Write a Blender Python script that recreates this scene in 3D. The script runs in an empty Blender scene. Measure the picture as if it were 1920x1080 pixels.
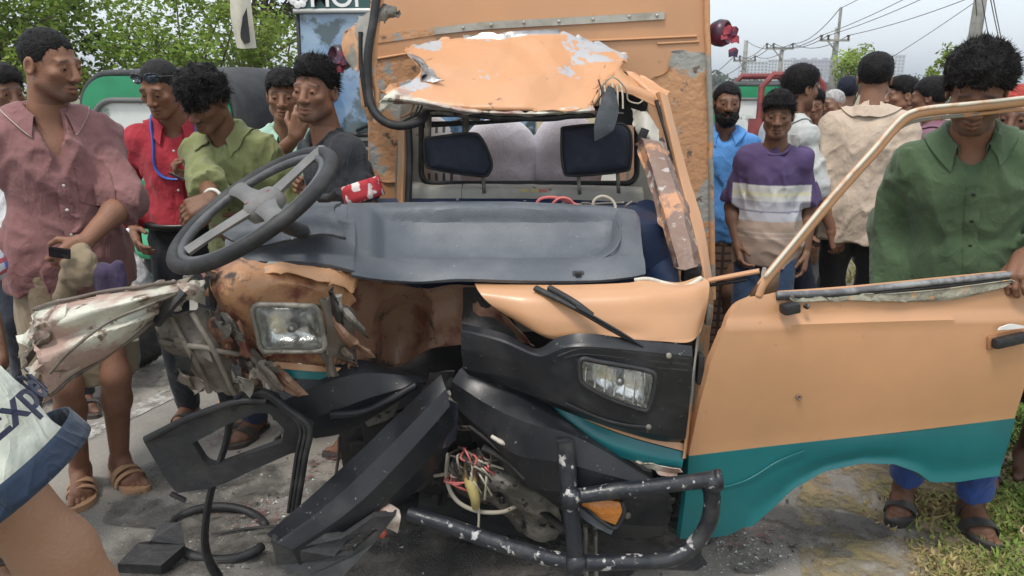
import bpy, bmesh, math, random
import numpy as np
from mathutils import Vector, Matrix
from mathutils.geometry import tessellate_polygon

R = math.radians
rnd = random.Random(7)
scene = bpy.context.scene
COL = scene.collection

# ------------------------------------------------------------------ camera
FPX, PITCH, CAMH = 1387.0, R(15.1), 1.6
cam_d = bpy.data.cameras.new('camera')
cam_d.sensor_width = 36.0
cam_d.lens = 36.0 * FPX / 1920.0
cam_d.clip_start, cam_d.clip_end = 0.05, 4000
cam = bpy.data.objects.new('camera', cam_d)
COL.objects.link(cam)
cam.location = (0, 0, CAMH)
cam.rotation_euler = (R(90) - PITCH, 0, 0)
scene.camera = cam

# ------------------------------------------------------------------ sky, sun, exposure
SUN_EL, SUN_AZ = R(64), R(215)          # high sun behind thin cloud, over the viewer's right shoulder
world = bpy.data.worlds.new('World')
scene.world = world
world.use_nodes = True
wn = world.node_tree
wn.nodes.clear()
w_out = wn.nodes.new('ShaderNodeOutputWorld')
w_bg = wn.nodes.new('ShaderNodeBackground')
w_sky = wn.nodes.new('ShaderNodeTexSky')
w_sky.sky_type = 'NISHITA'
w_sky.sun_disc = False
w_sky.sun_elevation = SUN_EL
w_sky.sun_rotation = SUN_AZ
w_sky.air_density, w_sky.dust_density, w_sky.ozone_density = 1.0, 3.0, 1.0
w_mix = wn.nodes.new('ShaderNodeMix')
w_mix.data_type = 'RGBA'
w_mix.inputs[0].default_value = 0.80
w_mix.inputs[7].default_value = (7.6, 8.15, 8.6, 1)      # even milky cloud layer
wn.links.new(w_sky.outputs[0], w_mix.inputs[6])
wn.links.new(w_mix.outputs[2], w_bg.inputs[0])
w_bg.inputs[1].default_value = 0.12
wn.links.new(w_bg.outputs[0], w_out.inputs[0])

sun_d = bpy.data.lights.new('sun', 'SUN')
sun_d.energy, sun_d.angle, sun_d.color = 1.8, R(14), (1.0, 0.95, 0.88)
sun = bpy.data.objects.new('sun', sun_d)
COL.objects.link(sun)
sd = Vector((math.sin(SUN_AZ) * math.cos(SUN_EL), math.cos(SUN_AZ) * math.cos(SUN_EL), math.sin(SUN_EL)))
sun.rotation_euler = sd.to_track_quat('Z', 'Y').to_euler()
vs = scene.view_settings
vs.view_transform, vs.look, vs.exposure, vs.gamma = 'Standard', 'None', 0.45, 1.0
vs.use_curve_mapping = False

# ------------------------------------------------------------------ placing helpers
CP, SP = math.cos(PITCH), math.sin(PITCH)
def ray(px, py):
    x, y = (px - 960) / FPX, (540 - py) / FPX
    return np.array((x, CP + y * SP, -SP + y * CP))
def P(px, py, Y):                       # the point at distance Y in front of the viewer
    d = ray(px, py)
    return np.array((0, 0, CAMH)) + d * (Y / d[1])
def G(px, py, z=0.0):                   # the point on level z
    d = ray(px, py)
    return np.array((0, 0, CAMH)) + d * ((z - CAMH) / d[2])
def PL(px, py, o, n):                   # the point on plane (o, n)
    d = ray(px, py); c = np.array((0, 0, CAMH))
    return c + d * (np.dot(np.asarray(o) - c, n) / np.dot(d, n))

# ------------------------------------------------------------------ numpy noise
def _h(ix, iy, iz, seed):
    n = (ix.astype(np.uint32) * np.uint32(374761393) + iy.astype(np.uint32) * np.uint32(668265263)
         + iz.astype(np.uint32) * np.uint32(2246822519) + np.uint32((seed * 3266489917) & 0xffffffff))
    n = (n ^ (n >> np.uint32(13))) * np.uint32(1274126177)
    n = n ^ (n >> np.uint32(16))
    return (n & np.uint32(0xffff)).astype(np.float32) / 32767.5 - 1.0
def vnoise(p, seed=0):
    p = np.asarray(p, np.float32)
    i = np.floor(p).astype(np.int64); f = p - i
    f = f * f * (3 - 2 * f)
    o = 0
    for dx in (0, 1):
        wx = f[:, 0] if dx else 1 - f[:, 0]
        for dy in (0, 1):
            wy = f[:, 1] if dy else 1 - f[:, 1]
            for dz in (0, 1):
                wz = f[:, 2] if dz else 1 - f[:, 2]
                o = o + wx * wy * wz * _h(i[:, 0] + dx, i[:, 1] + dy, i[:, 2] + dz, seed)
    return o
def fbm(p, oct=3, seed=0):
    o, a, t = 0, 1, 0
    p = np.asarray(p, np.float32)
    for k in range(oct):
        o = o + a * vnoise(p * (2.03 ** k), seed + k * 17); t += a; a *= .5
    return o / t
def crease(p, seed=0, n=5):             # triangle waves in random directions: sheet-metal dents
    r = np.random.RandomState(seed)
    o = 0
    w = np.stack([fbm(p * .7, 2, seed + 5), fbm(p * .7, 2, seed + 6), fbm(p * .7, 2, seed + 7)], 1) * .4
    q = p + w
    for k in range(n):
        d = r.normal(size=3); d /= np.linalg.norm(d)
        f = .35 + .5 * k * .5
        t = (q @ d) * f + r.rand()
        o = o + (np.abs((t % 1) - .5) * 4 - 1) / (1 + .7 * k)
    return o / 2

# ------------------------------------------------------------------ objects
def rootloc(p):
    if p is None: return np.zeros(3)
    while p.parent is not None: p = p.parent
    return np.array(p.location)
def tag(o, label=None, cat=None, group=None, kind=None):
    if label: o['label'] = label
    if cat: o['category'] = cat
    if group: o['group'] = group
    if kind: o['kind'] = kind
    return o
def thing(name, label, cat, loc=(0, 0, 0), rz=0.0, group=None):
    o = bpy.data.objects.new(name, None)
    o.empty_display_size = .1
    COL.objects.link(o)
    o.location = loc; o.rotation_euler = (0, 0, rz)
    return tag(o, label, cat, group)
def mk(name, V, F, mat, parent=None, smooth=True, mi=None, local=False, sharp=None):
    V = np.asarray(V, np.float64).reshape(-1, 3)
    if parent is not None and not local:
        V = V - rootloc(parent)
    me = bpy.data.meshes.new(name)
    if isinstance(F, np.ndarray):
        me.vertices.add(len(V)); me.vertices.foreach_set('co', V.astype(np.float32).ravel())
        k = F.shape[1]
        me.loops.add(F.size); me.loops.foreach_set('vertex_index', F.astype(np.int32).ravel())
        me.polygons.add(len(F))
        me.polygons.foreach_set('loop_start', np.arange(0, F.size, k, dtype=np.int32))
        me.polygons.foreach_set('loop_total', np.full(len(F), k, np.int32))
        me.update(calc_edges=True); me.validate()
    else:
        me.from_pydata([tuple(v) for v in V], [], [tuple(f) for f in F])
    for m in (mat if isinstance(mat, (list, tuple)) else [mat]):
        me.materials.append(m)
    n = len(me.polygons)
    if mi is not None:
        me.polygons.foreach_set('material_index', np.asarray(mi, np.int32)[:n])
    me.polygons.foreach_set('use_smooth', np.full(n, bool(smooth)))
    if smooth and sharp:
        try: me.set_sharp_from_angle(angle=R(sharp))
        except Exception: pass
    o = bpy.data.objects.new(name, me)
    COL.objects.link(o)
    if parent is not None: o.parent = parent
    return o
def link_copy(o, parent=None):
    c = o.copy(); COL.objects.link(c)
    c.parent = parent
    return c
class MB:                                # collects shapes into one mesh
    def __init__(s): s.V = []; s.F = []; s.mi = []; s.n = 0
    def add(s, V, F, m=0):
        s.V.append(np.asarray(V, float).reshape(-1, 3))
        s.F += [tuple(int(i) + s.n for i in f) for f in F]; s.mi += [m] * len(F)
        s.n += len(s.V[-1])
        return s
    def build(s, name, mat, parent=None, smooth=True, local=False, sharp=35):
        return mk(name, np.concatenate(s.V), s.F, mat, parent, smooth, s.mi, local, sharp)
def cr(pts, n, closed=False):            # Catmull-Rom through control points along axis 0
    p = np.asarray(pts, float); m = len(p)
    if m == 1: return np.repeat(p, n, 0)
    if closed: t = np.linspace(0, m, n, endpoint=False)
    else: t = np.linspace(0, m - 1, n)
    i = np.floor(t).astype(int)
    if not closed: i = np.minimum(i, m - 2)
    f = (t - i).reshape((-1,) + (1,) * (p.ndim - 1))
    def g(k):
        if closed: return p[k % m]
        q = np.clip(k, 0, m - 1); r = p[q]
        lo = (k < 0); hi = (k > m - 1)
        if lo.any(): r = r.copy(); r[lo] = 2 * p[0] - p[1]
        if hi.any(): r = r.copy(); r[hi] = 2 * p[-1] - p[-2]
        return r
    a, b, c, d = g(i - 1), g(i), g(i + 1), g(i + 2)
    return .5 * ((2 * b) + (-a + c) * f + (2 * a - 5 * b + 4 * c - d) * f * f + (-a + 3 * b - 3 * c + d) * f ** 3)
def lin(pts, n):
    p = np.asarray(pts, float)
    t = np.linspace(0, len(p) - 1, n); i = np.minimum(t.astype(int), len(p) - 2); f = (t - i).reshape((-1,) + (1,) * (p.ndim - 1))
    return p[i] * (1 - f) + p[i + 1] * f
def gnormals(g):
    du = np.gradient(g, axis=1); dv = np.gradient(g, axis=0)
    n = np.cross(du, dv); n /= np.linalg.norm(n, axis=2, keepdims=True) + 1e-9
    return n
def sheet(g, th=.004):                   # grid -> closed thin sheet
    a, b = g.shape[:2]
    n = gnormals(g)
    V = np.concatenate([g.reshape(-1, 3), (g + n * th).reshape(-1, 3)])
    N = a * b
    F = []
    for i in range(a - 1):
        for j in range(b - 1):
            q = i * b + j
            F.append((q, q + 1, q + b + 1, q + b)); F.append((N + q + b, N + q + b + 1, N + q + 1, N + q))
    bd = [j for j in range(b)] + [i * b + b - 1 for i in range(1, a)] + [(a - 1) * b + j for j in range(b - 2, -1, -1)] + [i * b for i in range(a - 2, 0, -1)]
    for k in range(len(bd)):
        p, q = bd[k], bd[(k + 1) % len(bd)]
        F.append((q, p, N + p, N + q))
    return V, F
def patch(name, rows, mat, parent, nu=24, nv=16, th=.004, amp=0, freq=6, seed=1, linear=False, edge=0, world=False, fine=0, mi=None, sharp=32, smooth=True, jag=0, vlin=False, post=None):
    """sheet through control rows; a control point is (px, py, distance), or a world point if world"""
    rows = [[np.asarray(p, float) if world else P(*p) for p in r] for r in rows]
    f = lin if linear else cr
    g = np.stack([f(np.array(r), nu) for r in rows])
    g = (lin if vlin else f)(g, nv)
    if post is not None: g = post(g)
    if amp or fine:
        n = gnormals(g); fl = g.reshape(-1, 3)
        d = 0
        if amp: d = d + amp * crease(fl * freq, seed)
        if fine: d = d + fine * fbm(fl * freq * 4, 3, seed + 3)
        d = d.reshape(nv, nu, 1)
        if edge:                          # hold the border still
            u = np.minimum(np.linspace(0, 1, nu), np.linspace(1, 0, nu)); v = np.minimum(np.linspace(0, 1, nv), np.linspace(1, 0, nv))
            d = d * np.clip(np.minimum(u[None, :], v[:, None]) / edge, 0, 1)[:, :, None]
        g = g + n * d
    if jag:                               # torn border
        r = np.random.RandomState(seed)
        for (sl, ax) in ((np.s_[0, :], 0), (np.s_[-1, :], 0), (np.s_[:, 0], 1), (np.s_[:, -1], 1)):
            e = g[sl]; k_ = max(3, len(e) // 3); x_ = np.sort(r.rand(k_)); x_[0], x_[-1] = 0, 1
            w_ = (r.rand(k_, 3) - .5) * jag * 1.5
            e += np.stack([np.interp(np.linspace(0, 1, len(e)), x_, w_[:, c]) for c in range(3)], 1)
    V, F = sheet(g, th)
    mm = None
    if mi is not None:
        mm = []
        for i in range(nv - 1):
            for j in range(nu - 1):
                k = mi(i / (nv - 1), j / (nu - 1)); mm += [k, k]
        mm += [0] * (len(F) - len(mm))
    return mk(name, V, F, mat, parent, smooth, mm, sharp=sharp)
def tubemesh(pts, r, seg=10, closed=False, flat=1.0, cap=True, up=None):
    p = np.asarray(pts, float); n = len(p)
    r = np.full(n, r) if np.isscalar(r) else np.interp(np.linspace(0, 1, n), np.linspace(0, 1, len(r)), r)
    t = np.roll(p, -1, 0) - np.roll(p, 1, 0) if closed else np.gradient(p, axis=0)
    t /= np.linalg.norm(t, axis=1, keepdims=True) + 1e-12
    u0 = np.array(up if up is not None else (0, 0, 1.)); 
    if abs(np.dot(u0, t[0])) > .95: u0 = np.array((1., 0, 0))
    V = []
    u = u0 - np.dot(u0, t[0]) * t[0]
    a = np.linspace(0, 2 * np.pi, seg, endpoint=False)
    for i in range(n):
        u = u - np.dot(u, t[i]) * t[i]; u /= np.linalg.norm(u)
        w = np.cross(t[i], u)
        V.append(p[i] + r[i] * (np.cos(a)[:, None] * u * flat + np.sin(a)[:, None] * w))
    V = np.concatenate(V); F = []
    m = n if closed else n - 1
    for i in range(m):
        for j in range(seg):
            k = (i + 1) % n
            F.append((i * seg + j, i * seg + (j + 1) % seg, k * seg + (j + 1) % seg, k * seg + j))
    if cap and not closed:
        F.append(tuple(range(seg))[::-1]); F.append(tuple(range((n - 1) * seg, n * seg)))
    return V, F
def tube(name, pts, r, mat, parent=None, seg=10, n=None, closed=False, flat=1.0, world=False, up=None, wob=0, seed=0):
    q = [np.asarray(p, float) if world else P(*p) for p in pts]
    if n is None: n = max(2, 6 * (len(q) - 1) + 1)
    q = cr(np.array(q), n, closed) if len(q) > 2 else lin(np.array(q), n)
    V, F = tubemesh(q, r, seg, closed, flat, up=up)
    if wob: V = V + wob * np.stack([fbm(V * 14, 2, seed), fbm(V * 14, 2, seed + 1), fbm(V * 14, 2, seed + 2)], 1)
    return mk(name, V, F, mat, parent, sharp=50)
def platemesh(loops, off):
    """loops: outer (and hole) lists of 3D points; off: thickness vector"""
    loops = [np.asarray(l, float) for l in loops]
    tri = tessellate_polygon([[Vector(p) for p in l] for l in loops])
    V = np.concatenate(loops); N = len(V)
    VV = np.concatenate([V, V + np.asarray(off)])
    F = []
    nrm = np.zeros(3)
    for a, b, c in tri: nrm += np.cross(V[b] - V[a], V[c] - V[a])
    flip = np.dot(nrm, off) > 0
    for a, b, c in tri:
        if flip: a, c = c, a
        F += [(a, b, c), (c + N, b + N, a + N)]
    s = 0
    for l in loops:
        k = len(l)
        for i in range(k):
            a, b = s + i, s + (i + 1) % k
            F.append((a, b, b + N, a + N))
        s += k
    return VV, F
def plate(name, loops, off, mat, parent=None, world=False, bevel=0, smooth=True):
    L = [[np.asarray(p, float) if world else P(*p) for p in l] for l in loops]
    V, F = platemesh(L, off)
    o = mk(name, V, F, mat, parent, smooth, sharp=30)
    bm = bmesh.new(); bm.from_mesh(o.data); bmesh.ops.recalc_face_normals(bm, faces=bm.faces)
    if bevel:
        es = [e for e in bm.edges if len(e.link_faces) == 2 and e.calc_face_angle(0) > .6]
        bmesh.ops.bevel(bm, geom=es, offset=bevel, segments=2, affect='EDGES', clamp_overlap=True)
    for f in bm.faces: f.smooth = smooth
    bm.to_mesh(o.data); bm.free()
    try: o.data.set_sharp_from_angle(angle=R(35))
    except Exception: pass
    return o
def boxmesh(c, s, rot=None, bev=0, seg=2):
    bm = bmesh.new()
    bmesh.ops.create_cube(bm, size=1)
    bmesh.ops.scale(bm, vec=s, verts=bm.verts)
    if bev: bmesh.ops.bevel(bm, geom=list(bm.edges), offset=bev, segments=seg, affect='EDGES', profile=.6)
    M = Matrix.Translation(c) @ (rot.to_4x4() if rot is not None else Matrix())
    bmesh.ops.transform(bm, matrix=M, verts=bm.verts)
    bm.verts.index_update()
    V = [tuple(v.co) for v in bm.verts]; F = [[v.index for v in f.verts] for f in bm.faces]
    bm.free()
    return V, F
def box(name, c, s, mat, parent=None, rot=None, bev=.004, local=False):
    V, F = boxmesh(c, s, rot, bev)
    return mk(name, V, F, mat, parent, True, local=local, sharp=35)
def lathemesh(prof, seg=24, M=None):
    """profile of (radius, height) turned about local Z"""
    a = np.linspace(0, 2 * np.pi, seg, endpoint=False)
    V = np.concatenate([np.stack([r * np.cos(a), r * np.sin(a), np.full(seg, h)], 1) for r, h in prof]); F = []
    for i in range(len(prof) - 1):
        for j in range(seg):
            F.append((i * seg + j, i * seg + (j + 1) % seg, (i + 1) * seg + (j + 1) % seg, (i + 1) * seg + j))
    F.append(tuple(range(seg))[::-1]); F.append(tuple(range((len(prof) - 1) * seg, len(prof) * seg)))
    if M is not None:
        A = np.array(M); V = V @ A[:3, :3].T + A[:3, 3]
    return V, F
def frame_to(o, z, x=None):              # matrix with local Z along z
    z = Vector(z).normalized(); x = Vector(x) if x is not None else (Vector((0, 0, 1)) if abs(z.z) < .9 else Vector((1, 0, 0)))
    x = (x - z * x.dot(z)).normalized(); y = z.cross(x)
    m = Matrix((x, y, z)).transposed().to_4x4(); m.translation = Vector(o)
    return m

def proj(p):                             # world point -> pixel of the photograph
    p = np.asarray(p, float); q = p - np.array((0, 0, CAMH))
    z = q[..., 1] * CP - q[..., 2] * SP; y = q[..., 1] * SP + q[..., 2] * CP
    return 960 + FPX * q[..., 0] / z, 540 - FPX * y / z
def cut_opening(o, loop):                # take the faces inside an outline out of a panel: a real opening
    bm = bmesh.new(); bm.from_mesh(o.data)
    off = rootloc(o); L = np.array(loop, float)
    kill = []
    for f in bm.faces:
        x, y = proj(np.array(f.calc_center_median()) + off)
        ins = False; j = len(L) - 1
        for i in range(len(L)):
            if (L[i, 1] > y) != (L[j, 1] > y) and x < (L[j, 0] - L[i, 0]) * (y - L[i, 1]) / (L[j, 1] - L[i, 1]) + L[i, 0]: ins = not ins
            j = i
        if ins: kill.append(f)
    bmesh.ops.delete(bm, geom=kill, context='FACES'); bm.to_mesh(o.data); bm.free()
# ------------------------------------------------------------------ materials
MATS = {}
def mat(name, c, rough=.6, metal=0., c2=None, sc=6., lo=.45, hi=.6, bump=0., bsc=60., spec=.5, c3=None, sc3=25., lo3=.6, hi3=.66,
        coat=0., stretch=None, trans=0., emit=None, vcol=None, det=5, rough2=None, sheen=0., alpha=None):
    """one procedural surface: base colour, a second tone in noise patches, a third in finer ones, relief"""
    if name in MATS: return MATS[name]
    m = bpy.data.materials.new(name); m.use_nodes = True
    nt = m.node_tree; b = nt.nodes['Principled BSDF']; L = nt.links.new
    def node(t, **k):
        n = nt.nodes.new(t)
        for a, v in k.items(): setattr(n, a, v)
        return n
    b.inputs['Roughness'].default_value = rough
    b.inputs['Metallic'].default_value = metal
    b.inputs['Specular IOR Level'].default_value = spec
    b.inputs['Coat Weight'].default_value = coat
    if sheen: b.inputs['Sheen Weight'].default_value = sheen
    if trans: b.inputs['Transmission Weight'].default_value = trans
    tc = node('ShaderNodeTexCoord')
    src = tc.outputs['Object']
    if stretch:
        mp = node('ShaderNodeMapping'); mp.inputs['Scale'].default_value = stretch
        L(src, mp.inputs[0]); src = mp.outputs[0]
    rgb = node('ShaderNodeRGB'); rgb.outputs[0].default_value = (*c, 1)
    col = rgb.outputs[0]
    if vcol:
        at = node('ShaderNodeAttribute', attribute_name=vcol); col = at.outputs['Color']
    def layer(col, cc, s, lo, hi, w):
        n = node('ShaderNodeTexNoise'); n.inputs['Scale'].default_value = s; n.inputs['Detail'].default_value = det
        n.noise_dimensions = '4D'; n.inputs['W'].default_value = w
        n.inputs['Roughness'].default_value = .62
        L(src, n.inputs['Vector'])
        r = node('ShaderNodeMapRange'); r.inputs[1].default_value = lo; r.inputs[2].default_value = hi
        L(n.outputs[0], r.inputs[0])
        x = node('ShaderNodeMix', data_type='RGBA')
        L(r.outputs[0], x.inputs[0]); L(col, x.inputs[6]); x.inputs[7].default_value = (*cc, 1)
        return x.outputs[2], r.outputs[0]
    if c2 is not None:
        col, f = layer(col, c2, sc, lo, hi, (sum(map(ord, name)) % 97) * .37)
        if rough2 is not None:
            x = node('ShaderNodeMix'); x.inputs[2].default_value = rough; x.inputs[3].default_value = rough2
            L(f, x.inputs[0]); L(x.outputs[0], b.inputs['Roughness'])
    if c3 is not None: col, f = layer(col, c3, sc3, lo3, hi3, 3.1 + (sum(map(ord, name)) % 53) * .41)
    L(col, b.inputs['Base Color'])
    if bump:
        n = node('ShaderNodeTexNoise'); n.inputs['Scale'].default_value = bsc; n.inputs['Detail'].default_value = 4
        L(src, n.inputs['Vector'])
        bp = node('ShaderNodeBump'); bp.inputs['Strength'].default_value = bump; bp.inputs['Distance'].default_value = .01
        L(n.outputs[0], bp.inputs['Height']); L(bp.outputs[0], b.inputs['Normal'])
    if alpha:                              # broken-up edge: (scale, low, high)
        n = node('ShaderNodeTexNoise'); n.inputs['Scale'].default_value = alpha[0]; n.inputs['Detail'].default_value = 6; n.inputs['Roughness'].default_value = .7
        L(src, n.inputs['Vector'])
        r = node('ShaderNodeMapRange'); r.inputs[1].default_value = alpha[1]; r.inputs[2].default_value = alpha[2]
        L(n.outputs[0], r.inputs[0]); L(r.outputs[0], b.inputs['Alpha'])
    if emit:
        b.inputs['Emission Color'].default_value = (*emit[:3], 1); b.inputs['Emission Strength'].default_value = emit[3]
    MATS[name] = m
    return m
# ------------------------------------------------------------------ figures: distance fields meshed with surface nets
def smin(a, b, k):
    h = np.clip(.5 + .5 * (b - a) / k, 0, 1)
    return b * (1 - h) + a * h - k * h * (1 - h)
class Field:
    def __init__(s): s.ops = []; s.disp = None
    def _add(s, lo, hi, f, k, mode): s.ops.append((np.asarray(lo, np.float32), np.asarray(hi, np.float32), f, k, mode))
    def cap(s, a, b, ra, rb=None, k=.02, mode=0, flat=0, sy=None):
        """tapered capsule; flat=1 cuts square at b; sy=(axis, factor) squashes across an axis"""
        a = np.asarray(a, np.float32); b = np.asarray(b, np.float32); rb = ra if rb is None else rb
        rm = max(ra, rb)
        def f(p):
            q = p - a; ab = b - a
            if sy is not None:
                ax, fac = sy; u = q - 0
                un = np.asarray(ax, np.float32)
                t = np.clip((q @ ab) / (ab @ ab + 1e-9), 0, 1)
                e = q - t[:, None] * ab
                c = e @ un
                e = e + (c * (fac - 1))[:, None] * un
                d = np.sqrt((e * e).sum(1)) - (ra + (rb - ra) * t)
                d = d / max(1, fac ** .5)
            else:
                t = np.clip((q @ ab) / (ab @ ab + 1e-9), 0, 1)
                e = q - t[:, None] * ab
                d = np.sqrt((e * e).sum(1)) - (ra + (rb - ra) * t)
            if flat:
                d = np.maximum(d, ((p - b) @ ab) / np.linalg.norm(ab))
            return d
        s._add(np.minimum(a, b) - rm, np.maximum(a, b) + rm, f, k, mode)
        return s
    def ell(s, c, r, M=None, k=.02, mode=0):
        c = np.asarray(c, np.float32); r = np.asarray(r, np.float32)
        M = None if M is None else np.asarray(M, np.float32)     # columns: local axes in world
        def f(p):
            q = p - c
            if M is not None: q = q @ M
            k0 = np.sqrt(((q / r) ** 2).sum(1)); k1 = np.sqrt(((q / (r * r)) ** 2).sum(1)) + 1e-6
            return k0 * (k0 - 1) / k1
        m = r.max()
        s._add(c - m, c + m, f, k, mode)
        return s
    def cut(s, o, n, k=.004):             # remove everything beyond the plane
        o = np.asarray(o, np.float32); n = np.asarray(n, np.float32)
        s._add(np.full(3, -9.), np.full(3, 9.), lambda p: -((p - o) @ n), k, 1)
        return s
    def fn(s, lo, hi, f, k=.01, mode=0): s._add(lo, hi, f, k, mode); return s
    def ev(s, p, mg=.05):
        p = p.astype(np.float32)
        d = np.full(len(p), .2, np.float32)
        if not len(p): return d
        X, Y, Z = (np.ascontiguousarray(p[:, a]) for a in range(3))
        srt = bool((X[1:] >= X[:-1]).all())
        b0, b1 = p.min(0), p.max(0)
        for lo, hi, f, k, mode in s.ops:
            lo = lo - mg; hi = hi + mg
            if (lo > b1).any() or (hi < b0).any(): continue
            if srt:
                a, e = np.searchsorted(X, lo[0]), np.searchsorted(X, hi[0], 'right')
                y, z = Y[a:e], Z[a:e]
                i = np.nonzero((z > lo[2]) & (z < hi[2]) & (y > lo[1]) & (y < hi[1]))[0] + a
            else:
                i = np.nonzero((X > lo[0]) & (X < hi[0]) & (Y > lo[1]) & (Y < hi[1]) & (Z > lo[2]) & (Z < hi[2]))[0]
            if not len(i): continue
            v = f(p[i])
            if mode == 0: d[i] = smin(d[i], v, k)
            else: d[i] = -smin(-d[i], v, k)
        if s.disp is not None:
            i = np.nonzero(np.abs(d) < .08)[0]
            if len(i): d[i] = d[i] + s.disp(p[i])
        return d
    def bounds(s):
        lo = np.min([o[0] for o in s.ops if o[4] == 0], 0); hi = np.max([o[1] for o in s.ops if o[4] == 0], 0)
        return lo - .03, hi + .03
def nets(field, h, lo=None, hi=None, excl=()):
    L, H = field.bounds()
    if lo is not None: L = np.maximum(L, lo); H = np.minimum(H, hi)
    B = 6
    nb = np.maximum(1, np.ceil((H - L) / (h * B)).astype(int))
    n = nb * B + 1
    bx = [L[a] + (np.arange(nb[a]) + .5) * B * h for a in range(3)]
    C = np.stack(np.meshgrid(*bx, indexing='ij'), -1).reshape(-1, 3)
    hd = B * h * .87
    dc = field.ev(C, max(.05, hd * 1.3))
    keep = np.abs(dc) < hd * 1.25 + .012
    bi = np.stack(np.unravel_index(np.nonzero(keep)[0], nb), 1)
    if not len(bi): return np.zeros((0, 3)), np.zeros((0, 4), int)
    S = np.full(n, 1., np.float32)
    # inside blocks far from the surface
    for q in np.stack(np.unravel_index(np.nonzero((~keep) & (dc < 0))[0], nb), 1):
        S[q[0] * B:(q[0] + 1) * B + 1, q[1] * B:(q[1] + 1) * B + 1, q[2] * B:(q[2] + 1) * B + 1] = -1
    off = np.stack(np.meshgrid(*[np.arange(B + 1)] * 3, indexing='ij'), -1).reshape(-1, 3)
    idx = (bi[:, None, :] * B + off[None]).reshape(-1, 3)
    fl = np.unique((idx[:, 0] * n[1] + idx[:, 1]) * n[2] + idx[:, 2])
    i3 = np.stack([fl // (n[1] * n[2]), (fl // n[2]) % n[1], fl % n[2]], 1)
    S.reshape(-1)[fl] = field.ev(L + i3 * h, max(.05, hd * 1.3))
    neg = S < 0
    cnt = sum(neg[a:n[0] - 1 + a, b:n[1] - 1 + b, c:n[2] - 1 + c].astype(np.int8) for a in (0, 1) for b in (0, 1) for c in (0, 1))
    mix = (cnt > 0) & (cnt < 8)
    ci = np.stack(np.nonzero(mix), 1)
    if len(excl):
        ctr = L + (ci + .5) * h
        ok = np.ones(len(ci), bool)
        for (a, b) in excl: ok &= ~((ctr > np.asarray(a) + 1.2 * h) & (ctr < np.asarray(b) - 1.2 * h)).all(1)
        ci = ci[ok]
    m = len(ci)
    vid = np.full(np.array(n) - 1, -1, np.int64); vid[ci[:, 0], ci[:, 1], ci[:, 2]] = np.arange(m)
    cs = {}
    for a in (0, 1):
        for b in (0, 1):
            for c in (0, 1): cs[(a, b, c)] = S[ci[:, 0] + a, ci[:, 1] + b, ci[:, 2] + c]
    acc = np.zeros((m, 3)); w = np.zeros(m)
    for ax in range(3):
        for u in (0, 1):
            for v in (0, 1):
                A = [0, 0, 0]; A[(ax + 1) % 3] = u; A[(ax + 2) % 3] = v; Bq = list(A); Bq[ax] = 1
                va, vb = cs[tuple(A)], cs[tuple(Bq)]
                x = (va < 0) != (vb < 0)
                t = np.where(x, va / (va - vb + 1e-12), 0)
                p = np.tile(np.array(A, float), (m, 1)); p[:, ax] = t
                acc += np.where(x[:, None], p, 0); w += x
    V = L + (ci + acc / np.maximum(w, 1)[:, None]) * h
    Fs = []
    for ax in range(3):
        u, v = (ax + 1) % 3, (ax + 2) % 3
        sl0 = [slice(1, -1)] * 3; sl1 = [slice(1, -1)] * 3
        sl0[ax] = slice(0, n[ax] - 1); sl1[ax] = slice(1, n[ax])
        s0 = neg[tuple(sl0)]; s1 = neg[tuple(sl1)]
        e = np.stack(np.nonzero(s0 != s1), 1)
        if not len(e): continue
        fl = s0[e[:, 0], e[:, 1], e[:, 2]]
        g = e.copy(); g[:, u] += 1; g[:, v] += 1
        def cell(du, dv):
            q = g.copy(); q[:, u] += du; q[:, v] += dv
            return vid[q[:, 0], q[:, 1], q[:, 2]]
        Q = np.stack([cell(-1, -1), cell(0, -1), cell(0, 0), cell(-1, 0)], 1)
        Q[~fl] = Q[~fl][:, ::-1]
        Fs.append(Q[(Q >= 0).all(1)])
    F = np.concatenate(Fs) if Fs else np.zeros((0, 4), int)
    return V, F
def weld(parts):
    V = []; F = []; n = 0
    for v, f in parts:
        V.append(v); F.append(f + n); n += len(v)
    return np.concatenate(V), np.concatenate(F)
def setcol(o, cols, name='tone'):
    a = o.data.color_attributes.new(name, 'FLOAT_COLOR', 'POINT')
    c = np.ones((len(cols), 4), np.float32); c[:, :3] = cols
    a.data.foreach_set('color', c.ravel())

def rot3(yaw=0, pitch=0, roll=0):
    """head/body turn: yaw>0 towards own left, pitch>0 looks down, roll>0 tilts to own left"""
    return np.array(Matrix.Rotation(R(yaw), 3, 'Z') @ Matrix.Rotation(R(pitch), 3, 'X') @ Matrix.Rotation(R(roll), 3, 'Y'))
def unit(v):
    v = np.asarray(v, float); return v / (np.linalg.norm(v) + 1e-9)
def ik(a, t, l1, l2, hint):
    a, t = np.asarray(a, float), np.asarray(t, float)
    d = np.linalg.norm(t - a); d2 = min(d, (l1 + l2) * .995); u = unit(t - a); t = a + u * d2
    x = (l1 * l1 - l2 * l2 + d2 * d2) / (2 * d2); y = math.sqrt(max(0, l1 * l1 - x * x))
    hv = np.asarray(hint, float); hv = unit(hv - u * np.dot(hv, u))
    return a + u * x + hv * y, t

def skinmat():
    m = mat('skin', (.2, .1, .06), rough=.52, vcol='tone', bump=.25, bsc=150, spec=.35, c2=None)
    return m
def eyemat():
    return mat('eye_white', (.42, .38, .34), rough=.2)

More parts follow.
